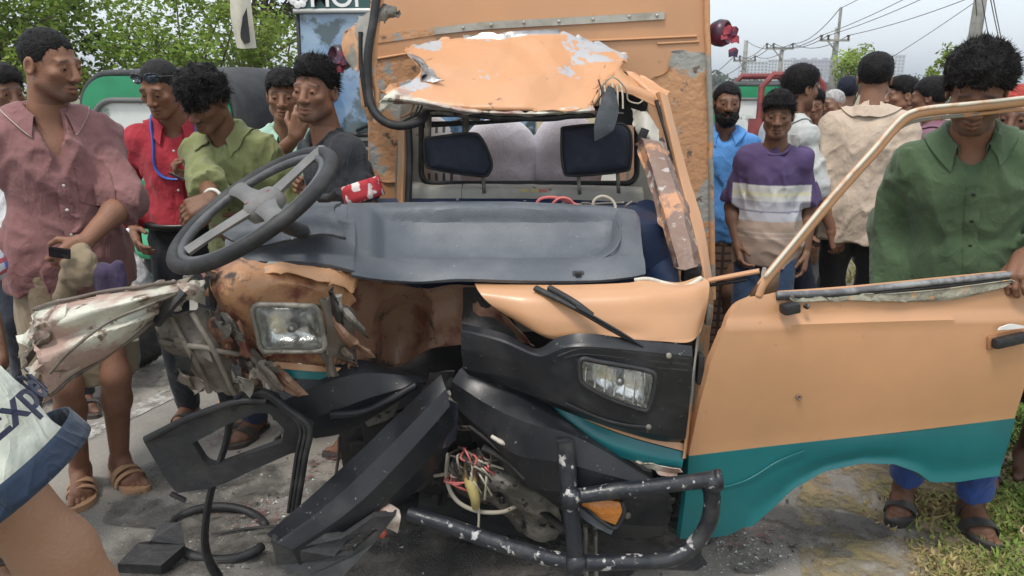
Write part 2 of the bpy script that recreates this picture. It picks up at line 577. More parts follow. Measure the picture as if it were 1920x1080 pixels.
def cloth(name, c, k=1.25, rough=.88, **kw):
    d = dict(c2=tuple(x * k for x in c), sc=9, lo=.35, hi=.7, bump=.6, bsc=24, sheen=.12); d.update(kw)
    new = name not in MATS
    m = mat(name, c, rough=rough, **d)
    if new and d['bump'] > .15:            # creases: ridged, distorted noise as relief
        nt = m.node_tree; b = nt.nodes['Principled BSDF']; L = nt.links.new
        tc = [n for n in nt.nodes if n.type == 'TEX_COORD'][0]
        mp = nt.nodes.new('ShaderNodeMapping'); mp.inputs['Rotation'].default_value = (0, .5, 0); mp.inputs['Scale'].default_value = (1, 1, .5); L(tc.outputs['Object'], mp.inputs[0])
        n = nt.nodes.new('ShaderNodeTexNoise'); n.inputs['Scale'].default_value = 11; n.inputs['Detail'].default_value = 2.5; n.inputs['Distortion'].default_value = 1.3
        L(mp.outputs[0], n.inputs['Vector'])
        s1 = nt.nodes.new('ShaderNodeMath'); s1.operation = 'SUBTRACT'; s1.inputs[1].default_value = .5; L(n.outputs[0], s1.inputs[0])
        s2 = nt.nodes.new('ShaderNodeMath'); s2.operation = 'ABSOLUTE'; L(s1.outputs[0], s2.inputs[0])
        s3 = nt.nodes.new('ShaderNodeMath'); s3.operation = 'POWER'; s3.inputs[1].default_value = .6; L(s2.outputs[0], s3.inputs[0])
        bp = nt.nodes.new('ShaderNodeBump'); bp.invert = True; bp.inputs['Strength'].default_value = .36; bp.inputs['Distance'].default_value = .02
        L(s3.outputs[0], bp.inputs['Height'])
        old = b.inputs['Normal'].links[0].from_socket; L(old, bp.inputs['Normal']); L(bp.outputs[0], b.inputs['Normal'])
    return m
def plaid(name, base, a, b, sx=10., sz=10., wx=.3):
    m = mat(name, base, rough=.9, bump=.2, bsc=300)
    nt = m.node_tree; bs = nt.nodes['Principled BSDF']; L = nt.links.new
    src = bs.inputs['Base Color'].links[0].from_socket
    tc = [n for n in nt.nodes if n.type == 'TEX_COORD'][0]
    for ax, s_, cc in (('X', sx, a), ('Z', sz, b)):
        w = nt.nodes.new('ShaderNodeTexWave'); w.bands_direction = ax; w.inputs['Scale'].default_value = s_; w.inputs['Distortion'].default_value = .6
        L(tc.outputs['Object'], w.inputs['Vector'])
        r = nt.nodes.new('ShaderNodeMapRange'); r.inputs[1].default_value = 1 - wx; r.inputs[2].default_value = 1 - wx + .08
        L(w.outputs[1], r.inputs[0])
        x = nt.nodes.new('ShaderNodeMix'); x.data_type = 'RGBA'; L(r.outputs[0], x.inputs[0]); L(src, x.inputs[6]); x.inputs[7].default_value = (*cc, 1)
        src = x.outputs[2]
    L(src, bs.inputs['Base Color'])
    return m
NP = [0]
def person(label, base, face=0, H=1.70, head=(0, 0, 0), lean=(0, 0), twist=0, Lh=None, Rh=None, Lhint=(.5, .6, -.4), Rhint=(-.5, .6, -.4),
           Lhd=None, Rhd=None, Lcurl=.55, Rcurl=.55, skin=(.17, .085, .05), hair=None, shirt=None, low=None, foot=None, fine=True,
           stance=.10, feet=None, group=None, build=1.0, mood=0, headoff=(0, 0, 0), beard=None, hands=True, headat=None):
    NP[0] += 1; seed = NP[0] * 13
    s = H / 1.70
    if headat is not None:               # stand the figure so that its head is where the photo has it
        tgt = P(*headat)
        for _ in range(3):
            nb_ = np.array((0, 0, .93 * s)) + unit(np.array((lean[1], -lean[0], .49))) * .50 * s
            up_ = unit(nb_ - np.array((0, 0, .93 * s)))
            hp_ = nb_ + up_ * .068 * s + (np.array(Matrix.Rotation(R(twist), 3, 'Z')) @ rot3(*head)) @ np.array((0, -.035, .115)) * .965 * s + np.array((0, -.01, 0))
            s *= tgt[2] / hp_[2]
        c_f, s_f = math.cos(R(face)), math.sin(R(face))
        base = (tgt[0] - (hp_[0] * c_f - hp_[1] * s_f), tgt[1] - (hp_[0] * s_f + hp_[1] * c_f))
    root = thing('person', label, 'person', (base[0], base[1], base[2] if len(base) > 2 else 0), R(face), group)
    fa = R(face); b0 = np.array(root.location)
    def to_local(t):
        if t is None or t[0] != 'w': return t
        q = P(*t[1:]) - b0
        return np.array((q[0] * math.cos(fa) + q[1] * math.sin(fa), -q[0] * math.sin(fa) + q[1] * math.cos(fa), q[2]))
    Lh, Rh = to_local(Lh), to_local(Rh)
    if feet: feet = {k: to_local(t) for k, t in feet.items()}
    def L(x, y, z): return np.array((x * s, y * s, z * s))
    pel = L(0, 0, .93)
    nb = pel + unit(np.array((lean[1], -lean[0], .49))) * .50 * s
    up = unit(nb - pel)
    Tw = np.array(Matrix.Rotation(R(twist), 3, 'Z'))
    lx = unit(Tw @ np.array((1., 0, 0)) - up * np.dot(Tw @ np.array((1., 0, 0)), up)); ly = np.cross(up, lx)
    bw = build
    sh = {k: nb - up * .062 * s + lx * q * .147 * s * (.5 + .5 * bw) for k, q in (('L', 1), ('R', -1))}
    tor = lambda z, y=0: pel + up * (z - .93) * s + ly * y * s      # point on the spine at height z
    Mt = np.stack([lx, ly, up], 1)
    HM = Tw @ rot3(*head)
    hs = .965 * s
    hp = nb + up * .068 * s + HM @ np.array((0, -.035, .115)) * hs + np.array((0, -.01, 0)) + np.array(headoff)
    hd = lambda x, y, z: hp + HM @ (np.array((x, y, z)) * hs)
    # ---- limbs
    el = {}; wr = {}
    for k, q, tgt, hint in (('L', 1, Lh, Lhint), ('R', -1, Rh, Rhint)):
        t = np.array(tgt) if tgt is not None else sh[k] + L(q * .07, .0, -.50)
        el[k], wr[k] = ik(sh[k], t, .275 * s, .245 * s, hint)
    hip = {k: pel + np.array((q * .088 * s, 0, -.03 * s)) for k, q in (('L', 1), ('R', -1))}
    ft = {}
    for k, q in (('L', 1), ('R', -1)):
        ft[k] = np.array((q * stance * s, .03 * s, .085 * s)) if feet is None else np.array((feet[k][0], feet[k][1], .085 * s))
    kn = {k: ik(hip[k], ft[k], .43 * s, .44 * s, (0, -1, 0))[0] for k in 'LR'}
    # ---- body
    b = Field()
    for a_, r_ in ((.96, (.15, .105, .12)), (1.12, (.135, .1, .16)), (1.28, (.16, .108, .15))):
        b.ell(tor(a_), np.array(r_) * s * (.55 + .45 * bw) * (.9 if shirt else 1), Mt, k=.05)
    b.cap(sh['L'], sh['R'], .034 * s, k=.05)
    for k in 'LR': b.cap(nb + up * .02 * s, sh[k], .03 * s, .024 * s, k=.03)
    b.cap(nb - up * .05 * s, hd(0, .022, -.045), .062 * s, .054 * s, k=.03)
    for k in 'LR':
        b.cap(sh[k], el[k], (.033 if shirt else .042) * s * (.5 + .5 * bw), .034 * s, k=.015)
        m_ = el[k] * .7 + wr[k] * .3
        b.cap(el[k], m_, .037 * s, .041 * s, k=.02); b.cap(m_, wr[k], .04 * s, .026 * s, k=.02)
        b.cap(hip[k], kn[k], (.05 if low and low.get('kind') else .062) * s * (.55 + .45 * bw), .046 * s, k=.03)
        c_ = kn[k] * .72 + ft[k] * .28 + np.array((0, .012, 0))
        b.cap(kn[k], c_, .05 * s, .052 * s, k=.03); b.cap(c_, ft[k], .05 * s, .033 * s, k=.03)
    fine_boxes = []
    # hands
    for k, q, hdv, curl in (('L', 1, Lhd, Lcurl), ('R', -1, Rhd, Rcurl)):
        if not hands: break
        d = unit(wr[k] - el[k])
        pn = None
        if hdv is not None: d = unit(hdv[0]); pn = unit(np.array(hdv[1])) if len(hdv) > 1 else None
        if pn is None: pn = unit(np.array((-q, 0, 0)) - d * np.dot(np.array((-q, 0, 0)), d))     # palm faces the thigh
        pn = unit(pn - d * np.dot(pn, d)); sd_ = np.cross(d, pn) * (1 if q < 0 else -1)           # towards the thumb
        w = wr[k]
        W_ = lambda a, c, e=0: w + (d * a + sd_ * c + pn * e) * s
        b.cap(W_(.01, .016), W_(.085, .026), .022 * s, .017 * s, k=.012)
        b.cap(W_(.01, -.012), W_(.085, -.03), .021 * s, .014 * s, k=.012)
        b.cap(W_(.02, 0), W_(.085, 0), .021 * s, .017 * s, k=.012)
        for fi, (c0, ln, r_) in enumerate(((.030, .074, .0092), (.010, .083, .0095), (-.011, .077, .009), (-.030, .060, .0080))):
            p0 = W_(.085, c0); a = curl * (1 + .1 * fi)
            seg = [.45, .32, .26]; ang = 0
            for si, sg in enumerate(seg):
                ang += a * (.75 if si == 0 else 1.0)
                p1 = p0 + (d * math.cos(ang) + pn * math.sin(ang) + sd_ * (c0 * .8)) * ln * sg * s
                b.cap(p0, p1, r_ * s * (1 - .08 * si), r_ * s * (.95 - .08 * si), k=.004); p0 = p1
        t0 = W_(.022, .028, .008); t1 = t0 + unit(d * .62 + sd_ * .62 + pn * .45) * .045 * s; t2 = t1 + unit(d * .9 + sd_ * .1 + pn * (.35 + .3 * curl)) * .034 * s
        b.cap(t0, t1, .0135 * s, .011 * s, k=.008); b.cap(t1, t2, .0108 * s, .0085 * s, k=.004)
        cc = W_(.09, .0, .02)
        fine_boxes.append((cc - .125 * s, cc + .125 * s))
    # feet
    for k, q in (('L', 1), ('R', -1)):
        f0 = ft[k]; out = np.array((q * .16, -1., 0)); out /= np.linalg.norm(out); sx = np.array((out[1], -out[0], 0)) * -q  # towards the big toe
        Fp = lambda a, c, z: np.array((f0[0], f0[1], 0)) + out * a * s + sx * c * s + np.array((0, 0, z * s))
        b.cap(Fp(-.035, 0, .045), f0, .032 * s, .033 * s, k=.02)
        b.cap(Fp(-.035, 0, .043), Fp(.115, .01, .035), .031 * s, .026 * s, k=.025)
        b.cap(Fp(.0, 0, .075), Fp(.11, .012, .038), .03 * s, .024 * s, k=.03)
        b.cap(Fp(.02, -.012, .034), Fp(.11, -.022, .03), .026 * s, .02 * s, k=.02)
        for ti, (c0, ln, r_) in enumerate(((.03, .055, .0135), (.011, .052, .0095), (-.006, .045, .009), (-.021, .036, .0085), (-.034, .026, .008))):
            b.cap(Fp(.115 - .008 * ti, c0, .03), Fp(.115 - .008 * ti + ln, c0 * 1.08, .022), r_ * s, r_ * s * .95, k=.004)
        if foot and foot.get('fine'):
            cc = Fp(.06, 0, .05); fine_boxes.append((cc - .15 * s, cc + .15 * s))
    # head
    hb = b
    e_ = lambda c, r, k=.02, mode=0: b.ell(hd(*c), np.array(r) * hs, HM, k=k, mode=mode)
    c_ = lambda a, bb, ra, rb=None, k=.015, mode=0: b.cap(hd(*a), hd(*bb), ra * hs, None if rb is None else rb * hs, k=k, mode=mode)
    e_((0, .012, .035), (.074, .092, .084), .03)
    e_((0, -.03, -.03), (.060, .060, .074), .03)
    e_((0, -.067, -.094), (.023, .019, .018), .028)
    for q in (1, -1):
        c_((q * .054, -.004, -.055), (q * .02, -.068, -.094), .0165, .015, .025)
        e_((q * .042, -.064, -.016), (.021, .019, .015), .022)
        e_((q * .077, .012, -.004), (.009, .021, .031), .008)
        e_((q * .083, .008, -.002), (.006, .011, .019), .004, 1)
    c_((-.04, -.079, .023), (.04, -.079, .023), .0105, None, .018)
    for q in (1, -1):
        e_((q * .032, -.103, .004), (.019, .017, .0105), .010, 1)
        e_((q * .032, -.0785, .004), (.0145, .0145, .0135), .004)
        c_((q * .0225, -.094, .0 - .001 * mood), (q * .042, -.0905, .0), .0036, None, .002, 1)
    c_((0, -.089, .016), (0, -.107, -.029), .0085, .0145, .013)
    for q in (1, -1): e_((q * .0145, -.0985, -.033), (.0105, .012, .0085), .006)
    c_((-.02, -.083, -.061), (0, -.0945, -.059), .0062, .0075, .006); c_((.02, -.083, -.061), (0, -.0945, -.059), .0062, .0075, .006)
    c_((-.018, -.083, -.073), (0, -.092, -.0745), .0065, .0085, .006); c_((.018, -.083, -.073), (0, -.092, -.0745), .0065, .0085, .006)
    c_((-.021, -.094, -.0668), (.021, -.094, -.0668), .0022, None, .003, 1)
    hbx = (hp - .145 * hs, hp + .145 * hs)
    regions = fine_boxes + [hbx] if fine else [hbx]
    hh = .0034 if fine else .0055
    hb_ = .011 if fine else .014
    parts = [nets(b, hb_, excl=regions)]
    for i, (lo, hi) in enumerate(regions): parts.append(nets(b, hh if fine or i == len(regions) - 1 else .008, lo, hi, excl=regions[:i]))
    V, F = weld(parts)
    body = mk('body', V, F, skinmat(), root, local=True)
    # skin tones
    q = ((V - hp) @ HM) / hs
    sk = np.array(skin) * 1.42; tone = np.tile(sk, (len(V), 1)) * (1 + .2 * fbm(V * 22, 3, seed))[:, None]
    ish = ((np.abs(q) < .16).all(1) & (q[:, 2] > -.13)).astype(float)
    sg = lambda v, w: 1 / (1 + np.exp(-np.clip(v / w, -30, 30)))
    fr = ish * sg(-.04 - q[:, 1], .006)
    ax_ = np.abs(q[:, 0])
    def blend(w, colr, a):
        w = np.clip(w * a, 0, 1)[:, None]; tone[:] = tone * (1 - w) + np.array(colr) * w
    jaw = fr * sg(-.05 - q[:, 2], .006) * sg(np.hypot(q[:, 0] / .028, (q[:, 2] + .067) / .013) - 1, .1)
    jaw2 = ish * sg(-.035 - q[:, 2] - .5 * np.clip(q[:, 1] + .06, 0, .1), .006) * sg(.035 - q[:, 1] - .03, .01)
    if beard == 'stubble':
        blend(np.maximum(jaw, jaw2 * .8) * sg(np.hypot(q[:, 0] / .028, (q[:, 2] + .067) / .013) - 1, .1), (.022, .018, .017), .55)
    elif beard == 'moustache':
        blend(fr * np.exp(-((q[:, 2] + .052) / .006) ** 2) * sg(.028 - ax_, .003), (.018, .015, .014), .8); blend(jaw, (.03, .024, .022), .22)
    else: blend(jaw, (.03, .022, .02), .14)
    blend(fr * sg(.023 - ax_, .002) * np.exp(-((q[:, 2] + .0668) / .0095) ** 4), (sk[0] * .75 + .01, sk[1] * .62, sk[2] * .66), .5)
    blend(fr * np.exp(-((q[:, 2] - .028 + .16 * (ax_ - .032)) / .0042) ** 2) * sg(ax_ - .013, .003) * sg(.05 - ax_, .003), (.012, .01, .01), .9)
    blend(fr * np.exp(-((q[:, 2] + .0668) / .002) ** 2) * sg(.021 - ax_, .002), (.02, .01, .008), .7)
    blend(fr * np.exp(-(np.hypot((ax_ - .032) / .018, (q[:, 2] - .002) / .011)) ** 4), sk * .6, .22)
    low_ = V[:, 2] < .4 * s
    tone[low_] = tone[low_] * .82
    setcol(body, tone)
    # eyes
    for q_ in (1, -1):
        a, f_ = lathemesh([(.0005, -.0129)] + [(.0129 * math.sin(t), -.0129 * math.cos(t)) for t in np.linspace(.25, 2.9, 8)] + [(.0005, .0129)], 14)
        o = hd(q_ * .032, -.0785, .003); a = np.asarray(a) * hs
        m4 = frame_to(o, HM @ np.array((mood * .0, -1, -.28)))
        A = np.array(m4); a2 = a @ A[:3, :3].T + A[:3, 3]
        mi_ = [1 if np.mean([a[i][2] for i in ff]) > .0105 * hs else 0 for ff in f_]
        mk('eye', a2, f_, [eyemat(), mat('iris_brown', (.012, .008, .006), rough=.12)], body, mi=mi_, local=True)
    # ---- hair
    if hair is not None: make_hair(root, hd, HM, hp, hs, hair, seed, fine)
    if beard and isinstance(beard, dict):
        f = Field()
        f.ell(hd(0, -.058, -.088), np.array((.058, .046, .052)) * hs * beard.get('size', 1), HM)
        for q_ in (1, -1): f.cap(hd(q_ * .066, -.01, -.01), hd(q_ * .045, -.05, -.08), .012 * hs, .022 * hs, k=.02)
        f.cap(hd(-.024, -.092, -.055), hd(.024, -.092, -.055), .008 * hs, k=.01)
        f.ell(hd(0, -.105, -.068), np.array((.021, .03, .008)) * hs, HM, k=.004, mode=1)
        f.disp = lambda p: .006 * fbm(p * 90, 2, seed)
        v, ff = nets(f, .005)
        o = mk('beard', v, ff, hairmat(beard.get('col', (.008, .007, .007))), root, local=True)
    ctx = dict(root=root, s=s, pel=pel, nb=nb, up=up, lx=lx, ly=ly, tor=tor, Mt=Mt, sh=sh, el=el, wr=wr, hip=hip, kn=kn, ft=ft, hd=hd, HM=HM, hp=hp, hs=hs, bw=bw, seed=seed, fine=fine)
    if low:
        low = dict(low)
        if shirt and not shirt.get('tucked'): low['ctop'] = shirt.get('hem', .80) + .07
        make_low(ctx, low)
    if shirt: make_shirt(ctx, shirt)
    if foot: make_foot(ctx, foot)
    return ctx

def hairmat(c):
    n = 'hair_%02d_%02d' % (int(c[0] * 1000), int(c[2] * 1000))
    return mat(n, c, rough=.55, c2=tuple(x * 1.6 + .002 for x in c), sc=60, bump=.6, bsc=160, spec=.14)
def make_hair(root, hd, HM, hp, hs, st, seed, fine):
    vol = st.get('vol', .006); line = st.get('line', 0.); topv = st.get('top', 0.); frng = st.get('fringe', 0.)
    f = Field()
    f.ell(hd(0, .014, .038), np.array((.0755 + vol, .093 + vol, .085 + vol)) * hs, HM)
    if topv: f.ell(hd(0, -.012, .075 + topv * .5), np.array((.066 + vol, .078 + vol, .05 + topv)) * hs, HM, k=.03)
    ys = np.array([-.14, -.1, -.072, -.045, -.02, .02, .05, .1, .15])
    zs = np.array([.072, .068, .06, .045, .012, -.004, -.045, -.07, -.075]) + np.array([1, 1, 1, 1, .4, 0, 0, 0, 0]) * line
    if st.get('side'): zs = zs + np.array([0, 0, 0, 0, 0, 1, 1, 1, 1]) * st['side']
    def face(p):
        q = ((p - hp.astype(np.float32)) @ HM.astype(np.float32)) / hs
        z0 = np.interp(q[:, 1], ys, zs) + .008 * vnoise(np.stack([q[:, 0] * 60, q[:, 1] * 60, q[:, 2] * 0 + seed], 1), seed)
        return -(z0 - q[:, 2]) * .8 * hs
    f.fn(hp - .2, hp + .2, face, k=.006, mode=1)
    curl, cs = st.get('curl', .003), st.get('cs', 55)
    f.disp = lambda p: curl * fbm(p * cs, 3, seed) + .0022 * vnoise(p * 170, seed)
    if frng:
        for i in range(7):
            x = (i - 3) * .017
            f.cap(hd(x, -.075, .085), hd(x * 1.25 + .01, -.098, .085 - frng * (.75 + .5 * ((i * 37) % 5) / 5)), .016 * hs, .008 * hs, k=.01)
    v, ff = nets(f, .0045 if fine else .006)
    col = st.get('col', (.008, .007, .007))
    o = mk('hair', v, ff, hairmat(col), root, local=True)
    # loose strands over the surface
    n = st.get('n', 2600 if fine else 500); ln = st.get('len', .016)
    if n and len(v):
        r = np.random.RandomState(seed)
        i = r.randint(0, len(v), n)
        q = (v[i] - hp) @ HM / hs
        no = v[i] - (hp + HM @ np.array((0, .01, .02)) * hs); no /= np.linalg.norm(no, axis=1, keepdims=True)
        fl = st.get('flow', (0, .4, -.6))
        d = HM @ np.array(fl)
        d = no * st.get('stand', .3) + d[None] * .9 + r.normal(size=(n, 3)) * st.get('mess', .35)
        d /= np.linalg.norm(d, axis=1, keepdims=True)
        wv = np.cross(d, no + .01); wv /= np.linalg.norm(wv, axis=1, keepdims=True) + 1e-9
        l = ln * (.5 + r.rand(n, 1)); wd = st.get('w', .0009) * (1 + r.rand(n, 1))
        a = v[i] - no * .004
        mid = a + d * l * .6; d2 = d + np.array((0, 0, -.5)) * st.get('droop', .6); end = mid + d2 / np.linalg.norm(d2, axis=1, keepdims=True) * l * .6
        VV = np.stack([a - wv * wd, a + wv * wd, mid + wv * wd * .8, mid - wv * wd * .8, end], 1).reshape(-1, 3)
        FF = []
        for k in range(n): FF += [(5 * k, 5 * k + 1, 5 * k + 2, 5 * k + 3), (5 * k + 3, 5 * k + 2, 5 * k + 4)]
        tag(mk('strand', VV, FF, hairmat(col), o, local=True), kind='stuff')

FOLD = dict(amp=.007)
def folds(seed, amp, freq=8., zst=.45, shear=.5, vert=False):
    def f(p):
        q = np.stack([p[:, 0] * freq + shear * p[:, 2] * freq * .5, p[:, 1] * freq, p[:, 2] * freq * zst], 1)
        n = np.maximum(.55 - np.abs(fbm(q, 2, seed)) * 3.2, -.45)
        q2 = np.stack([p[:, 0] * 15 - p[:, 2] * 9, p[:, 1] * 12, p[:, 2] * 15 + p[:, 0] * 8], 1)
        n2 = np.maximum(.5 - np.abs(vnoise(q2, seed + 90)) * 1.9, -.4)
        m = vnoise(p * 4.7, seed + 50)
        return -amp * (n * (.6 + .8 * np.clip(m + .2, 0, 1)) + n2 * .55 * np.clip(.5 - m, 0, 1))
    return f
def make_shirt(c, st):
    s, tor, Mt, sh, el, wr, nb, up, lx, ly, root, bw = (c[k] for k in ('s', 'tor', 'Mt', 'sh', 'el', 'wr', 'nb', 'up', 'lx', 'ly', 'root', 'bw'))
    m = st['mat']; inf = st.get('loose', .012); hem = st.get('hem', .80); sl = st.get('sleeve', .55)   # fraction of the whole arm
    f = Field()
    bb = .55 + .45 * bw
    for a_, r_ in ((.90, (.148, .110, .15)), (.98, (.144, .108, .12)), (1.12, (.134, .102, .16)), (1.28, (.150, .108, .145))):
        f.ell(tor(a_), (np.array(r_) * bb + inf + (st.get('flare', .012) if a_ < 1 else 0)) * s, Mt, k=.06)
    if st.get('belly'): f.ell(tor(1.08, -.05), np.array((.13, .1, .13)) * s * bb, Mt, k=.06)
    f.cap(tor(hem - .06), tor(1.0), (.163 * bb + inf + .006) * s, (.142 * bb + inf) * s, k=.05, sy=(ly, 1.34))
    f.cut(tor(hem), -up)
    f.cap(sh['L'], sh['R'], (.05 + inf * .6) * s, k=.04)
    for k in 'LR': f.cap(nb + up * .018 * s, sh[k], (.042 + inf * .3) * s, (.046 + inf * .5) * s, k=.04)
    for k in 'LR':
        l1 = np.linalg.norm(el[k] - sh[k]); l2 = np.linalg.norm(wr[k] - el[k]); tot = sl * (l1 + l2)
        w0 = .041 + inf * .8
        if tot <= l1:
            e = sh[k] + (el[k] - sh[k]) * tot / l1
            f.cap(sh[k], e, w0 * s, (w0 + st.get('slflare', .004)) * s, k=.03, flat=1)
        else:
            f.cap(sh[k], el[k], w0 * s, (.043 + inf) * s, k=.03)
            e = el[k] + (wr[k] - el[k]) * (tot - l1) / l2
            f.cap(el[k], e, (.043 + inf) * s, (.035 + inf * .8) * s, k=.025, flat=1)
        if st.get('cuff'):
            d_ = unit(e - (el[k] if tot > l1 else sh[k]))
            f.cap(e - d_ * st['cuff'] * s, e, (.041 + inf * 1.1) * s, (.043 + inf * 1.2) * s, k=.004, flat=1)
    # neck opening
    vd = st.get('vee', .09)
    f.cap(nb - up * .012 * s - ly * .012 * s, nb + up * .2 * s - ly * .02 * s, .064 * s, .075 * s, k=.006, mode=1)
    if vd: f.cap(nb - up * .0 * s - ly * .085 * s, nb - up * vd * s - ly * .14 * s, .04 * s * st.get('veew', 1), .004 * s, k=.006, mode=1)
    f.disp = folds(c['seed'], st.get('fold', .0125) * 1.35, st.get('ffreq', 9.5))
    V, F = nets(f, st.get('res', .0075 if c['fine'] else .011))
    o = mk('shirt', V, F, m, root, local=True)
    if st.get('paint'):
        q = np.stack([(V - c['pel']) @ lx, (V - c['pel']) @ ly, (V - c['pel']) @ up], 1) / s
        q[:, 2] += .93
        setcol(o, st['paint'](q))
    # surface search along a ray from the spine outwards
    def surf(x, z, back=False):
        p0 = tor(z) + lx * x * s
        t = np.linspace(.02, .30, 141)
        dr = (ly if back else -ly)
        pts = p0[None] + t[:, None] * s * dr[None]
        d = f.ev(pts)
        i = np.nonzero(d < 0)[0]
        return p0 + dr * (t[i[-1]] if len(i) else .11) * s
    if st.get('collar'):
        cm = st.get('collarmat', m)
        sp_ = st.get('spread', .5); n = 41
        th = np.linspace(-1, 1, n) * (math.pi - .33 - .25 * sp_)
        rows = []
        dp = st.get('coldrop', .042)
        for k_, (rr, dz, ext) in enumerate(((.064, -.014, 0), (.069, .014, 0), (.076, .017, 0), (.089, -.002, .2), (.096, -dp * .42, .6), (.102, -dp * .72, .9))):
            ring = []
            for t in th:
                frt = max(0, (abs(t) - 1.75) / 1.0)            # 0 at the back, 1 at the points
                x = math.sin(t) * rr; y = math.cos(t) * rr * .98
                zz = dz - frt * .055 * (1 if k_ > 0 else .9) - ext * .022 * frt
                # keep above the shoulders at the sides
                sd_ = abs(math.sin(t)) * (0.5 if abs(t) < 2.2 else .25)
                zz -= .012 * abs(math.sin(t)) * (k_ > 2)
                ring.append(nb + (lx * x + ly * (y + .004 - .028 * frt - .012 * ext * frt) + up * (zz + .03)) * s)
            rows.append(ring)
        g = np.array(rows)
        g = cr(g, 12)
        sp = g.shape; q_ = g.reshape(-1, 3)
        rd_ = q_ - nb; rd_ = rd_ - np.outer(rd_ @ up, up); rd_ /= np.linalg.norm(rd_, axis=1, keepdims=True) + 1e-6
        lift = np.repeat(np.clip((np.arange(sp[0]) - 3) / 4, 0, 1), sp[1])
        for _ in range(6):                 # lay the fall of the collar on the shirt
            d_ = f.ev(q_); q_ = q_ + (rd_ * .55 + up * .75) * (np.clip(.007 * s - d_, 0, .02) * lift)[:, None]
        g = q_.reshape(sp)
        v, ff = sheet(g, .0035 * s)
        co = mk('collar', v, ff, cm, o, local=True, sharp=60)
        if st.get('trim'):
            v, ff = tubemesh(g[-1], .0028 * s, 6); mk('collar_trim', v, ff, st['trim'], co, local=True)
    elif st.get('rib'):
        a = np.linspace(0, 2 * np.pi, 36, endpoint=False)
        ring = [nb + (lx * math.sin(t) * .071 + ly * (math.cos(t) * .072 - .016) + up * (.016 - .048 * max(0, -math.cos(t)) ** 1 + .006)) * s for t in a]
        v, ff = tubemesh(ring, .0085 * s, 8, True); mk('neck_rib', v, ff, st['rib'], o, local=True)
    if st.get('buttons'):
        z0 = 1.42 - vd * 1.1
        zs = np.arange(z0 - .02, hem + .06, -.085)
        ln = [surf(.0, z) for z in np.linspace(z0, hem + .015, 26)]
        pl = np.array(ln) - ly * .002 * s
        g = np.stack([pl + lx * x * s for x in (-.017, -.0165, .0165, .017)]); g[1:3] -= ly * .0025 * s
        g = cr(g, 7)
        v, ff = sheet(g, .001); mk('placket', v, ff, m, o, local=True, sharp=60)
        for z in zs:
            p = surf(.0, z) - ly * .0065 * s
            v, ff = lathemesh([(.0052 * s, -.002 * s), (.0058 * s, 0), (.0045 * s, .0016 * s)], 10, frame_to(p, -ly))
            mk('button', v, ff, st['buttons'], o, local=True)
    if st.get('pocket'):
        q = st['pocket']; rows = []
        for i in range(9):
            z = 1.27 - .12 * i / 8
            rows.append([surf(q * (.045 + .095 * j / 8), z - (.018 * (1 - abs(j - 4) / 4) if i == 8 else 0)) - ly * .003 * s for j in range(9)])
        v, ff = sheet(np.array(rows), .002); mk('pocket', v, ff, m, o, local=True, sharp=60)
        rows = np.array(rows)
        edge = np.concatenate([rows[:, 0], rows[-1, 1:], rows[::-1, -1][1:]])
        v, ff = tubemesh(edge - ly * .001, .0014 * s, 5); mk('pocket_seam', v, ff, m, o, local=True)
    c['shirt'] = o; c['surf'] = surf
    return o
def make_low(c, st):
    s, tor, hip, kn, ft, pel, ly, lx, root = (c[k] for k in ('s', 'tor', 'hip', 'kn', 'ft', 'pel', 'ly', 'lx', 'root'))
    f = Field(); m = st['mat']; kind = st.get('kind', 'trousers'); hem = st.get('hem', .07); bb = .55 + .45 * c['bw']
    top = st.get('top', 1.03)
    f.ell(tor(.95), np.array((.158, .116, .13)) * s * bb + .006, c['Mt'], k=.05)
    if kind == 'trousers':
        for k in 'LR':
            f.cap(hip[k], kn[k], .086 * s * bb, .066 * s, k=.035)
            zk = max(hem, .02); t = np.clip((kn[k][2] - zk * s) / (kn[k][2] - ft[k][2] + 1e-6), 0, 1.1)
            e = kn[k] + (ft[k] - kn[k]) * t
            if zk * s < kn[k][2]: f.cap(kn[k], e, .068 * s, st.get('ankle', .056) * s, k=.03, flat=1)
            if st.get('cuff'): f.cap(e + (kn[k] - e) * .13, e, .062 * s, .063 * s, k=.005, flat=1)
        if hem * s > kn['L'][2]: f.cut((0, 0, hem * s), (0, 0, -1))
    else:
        mid = (ft['L'] + ft['R']) / 2
        e = np.array((mid[0], mid[1], hem * s))
        f.cap(pel + np.array((0, 0, .02 * s)), e, .176 * s * bb, st.get('flare', .19) * s, k=.04, sy=(ly, 1.2), flat=1)
    if st.get('ctop'): f.cut((0, 0, st['ctop'] * s), (0, 0, 1))
    f.disp = folds(c['seed'] + 3, st.get('fold', .008), 9., .22 if kind != 'trousers' else .7, .15)
    V, F = nets(f, .009 if c['fine'] else .012)
    V2 = V[:, 2] < top * s + .3
    o = mk('trousers' if kind == 'trousers' else 'lungi', V, F, m, root, local=True)
    if st.get('paint'): setcol(o, st['paint'](V / s))
    if st.get('belt'):
        a = np.linspace(0, 2 * np.pi, 40, endpoint=False)
        ring = [tor(st.get('beltz', 1.03)) + (lx * math.sin(t) * .158 + ly * math.cos(t) * .122) * s * bb * st.get('beltr', 1.06) for t in a]
        v, ff = tubemesh(ring, .018 * s, 8, True, flat=1.0, up=(0, 0, 1)); mk('belt', v, ff, st['belt'], root, local=True)
    c['low'] = o
    return o
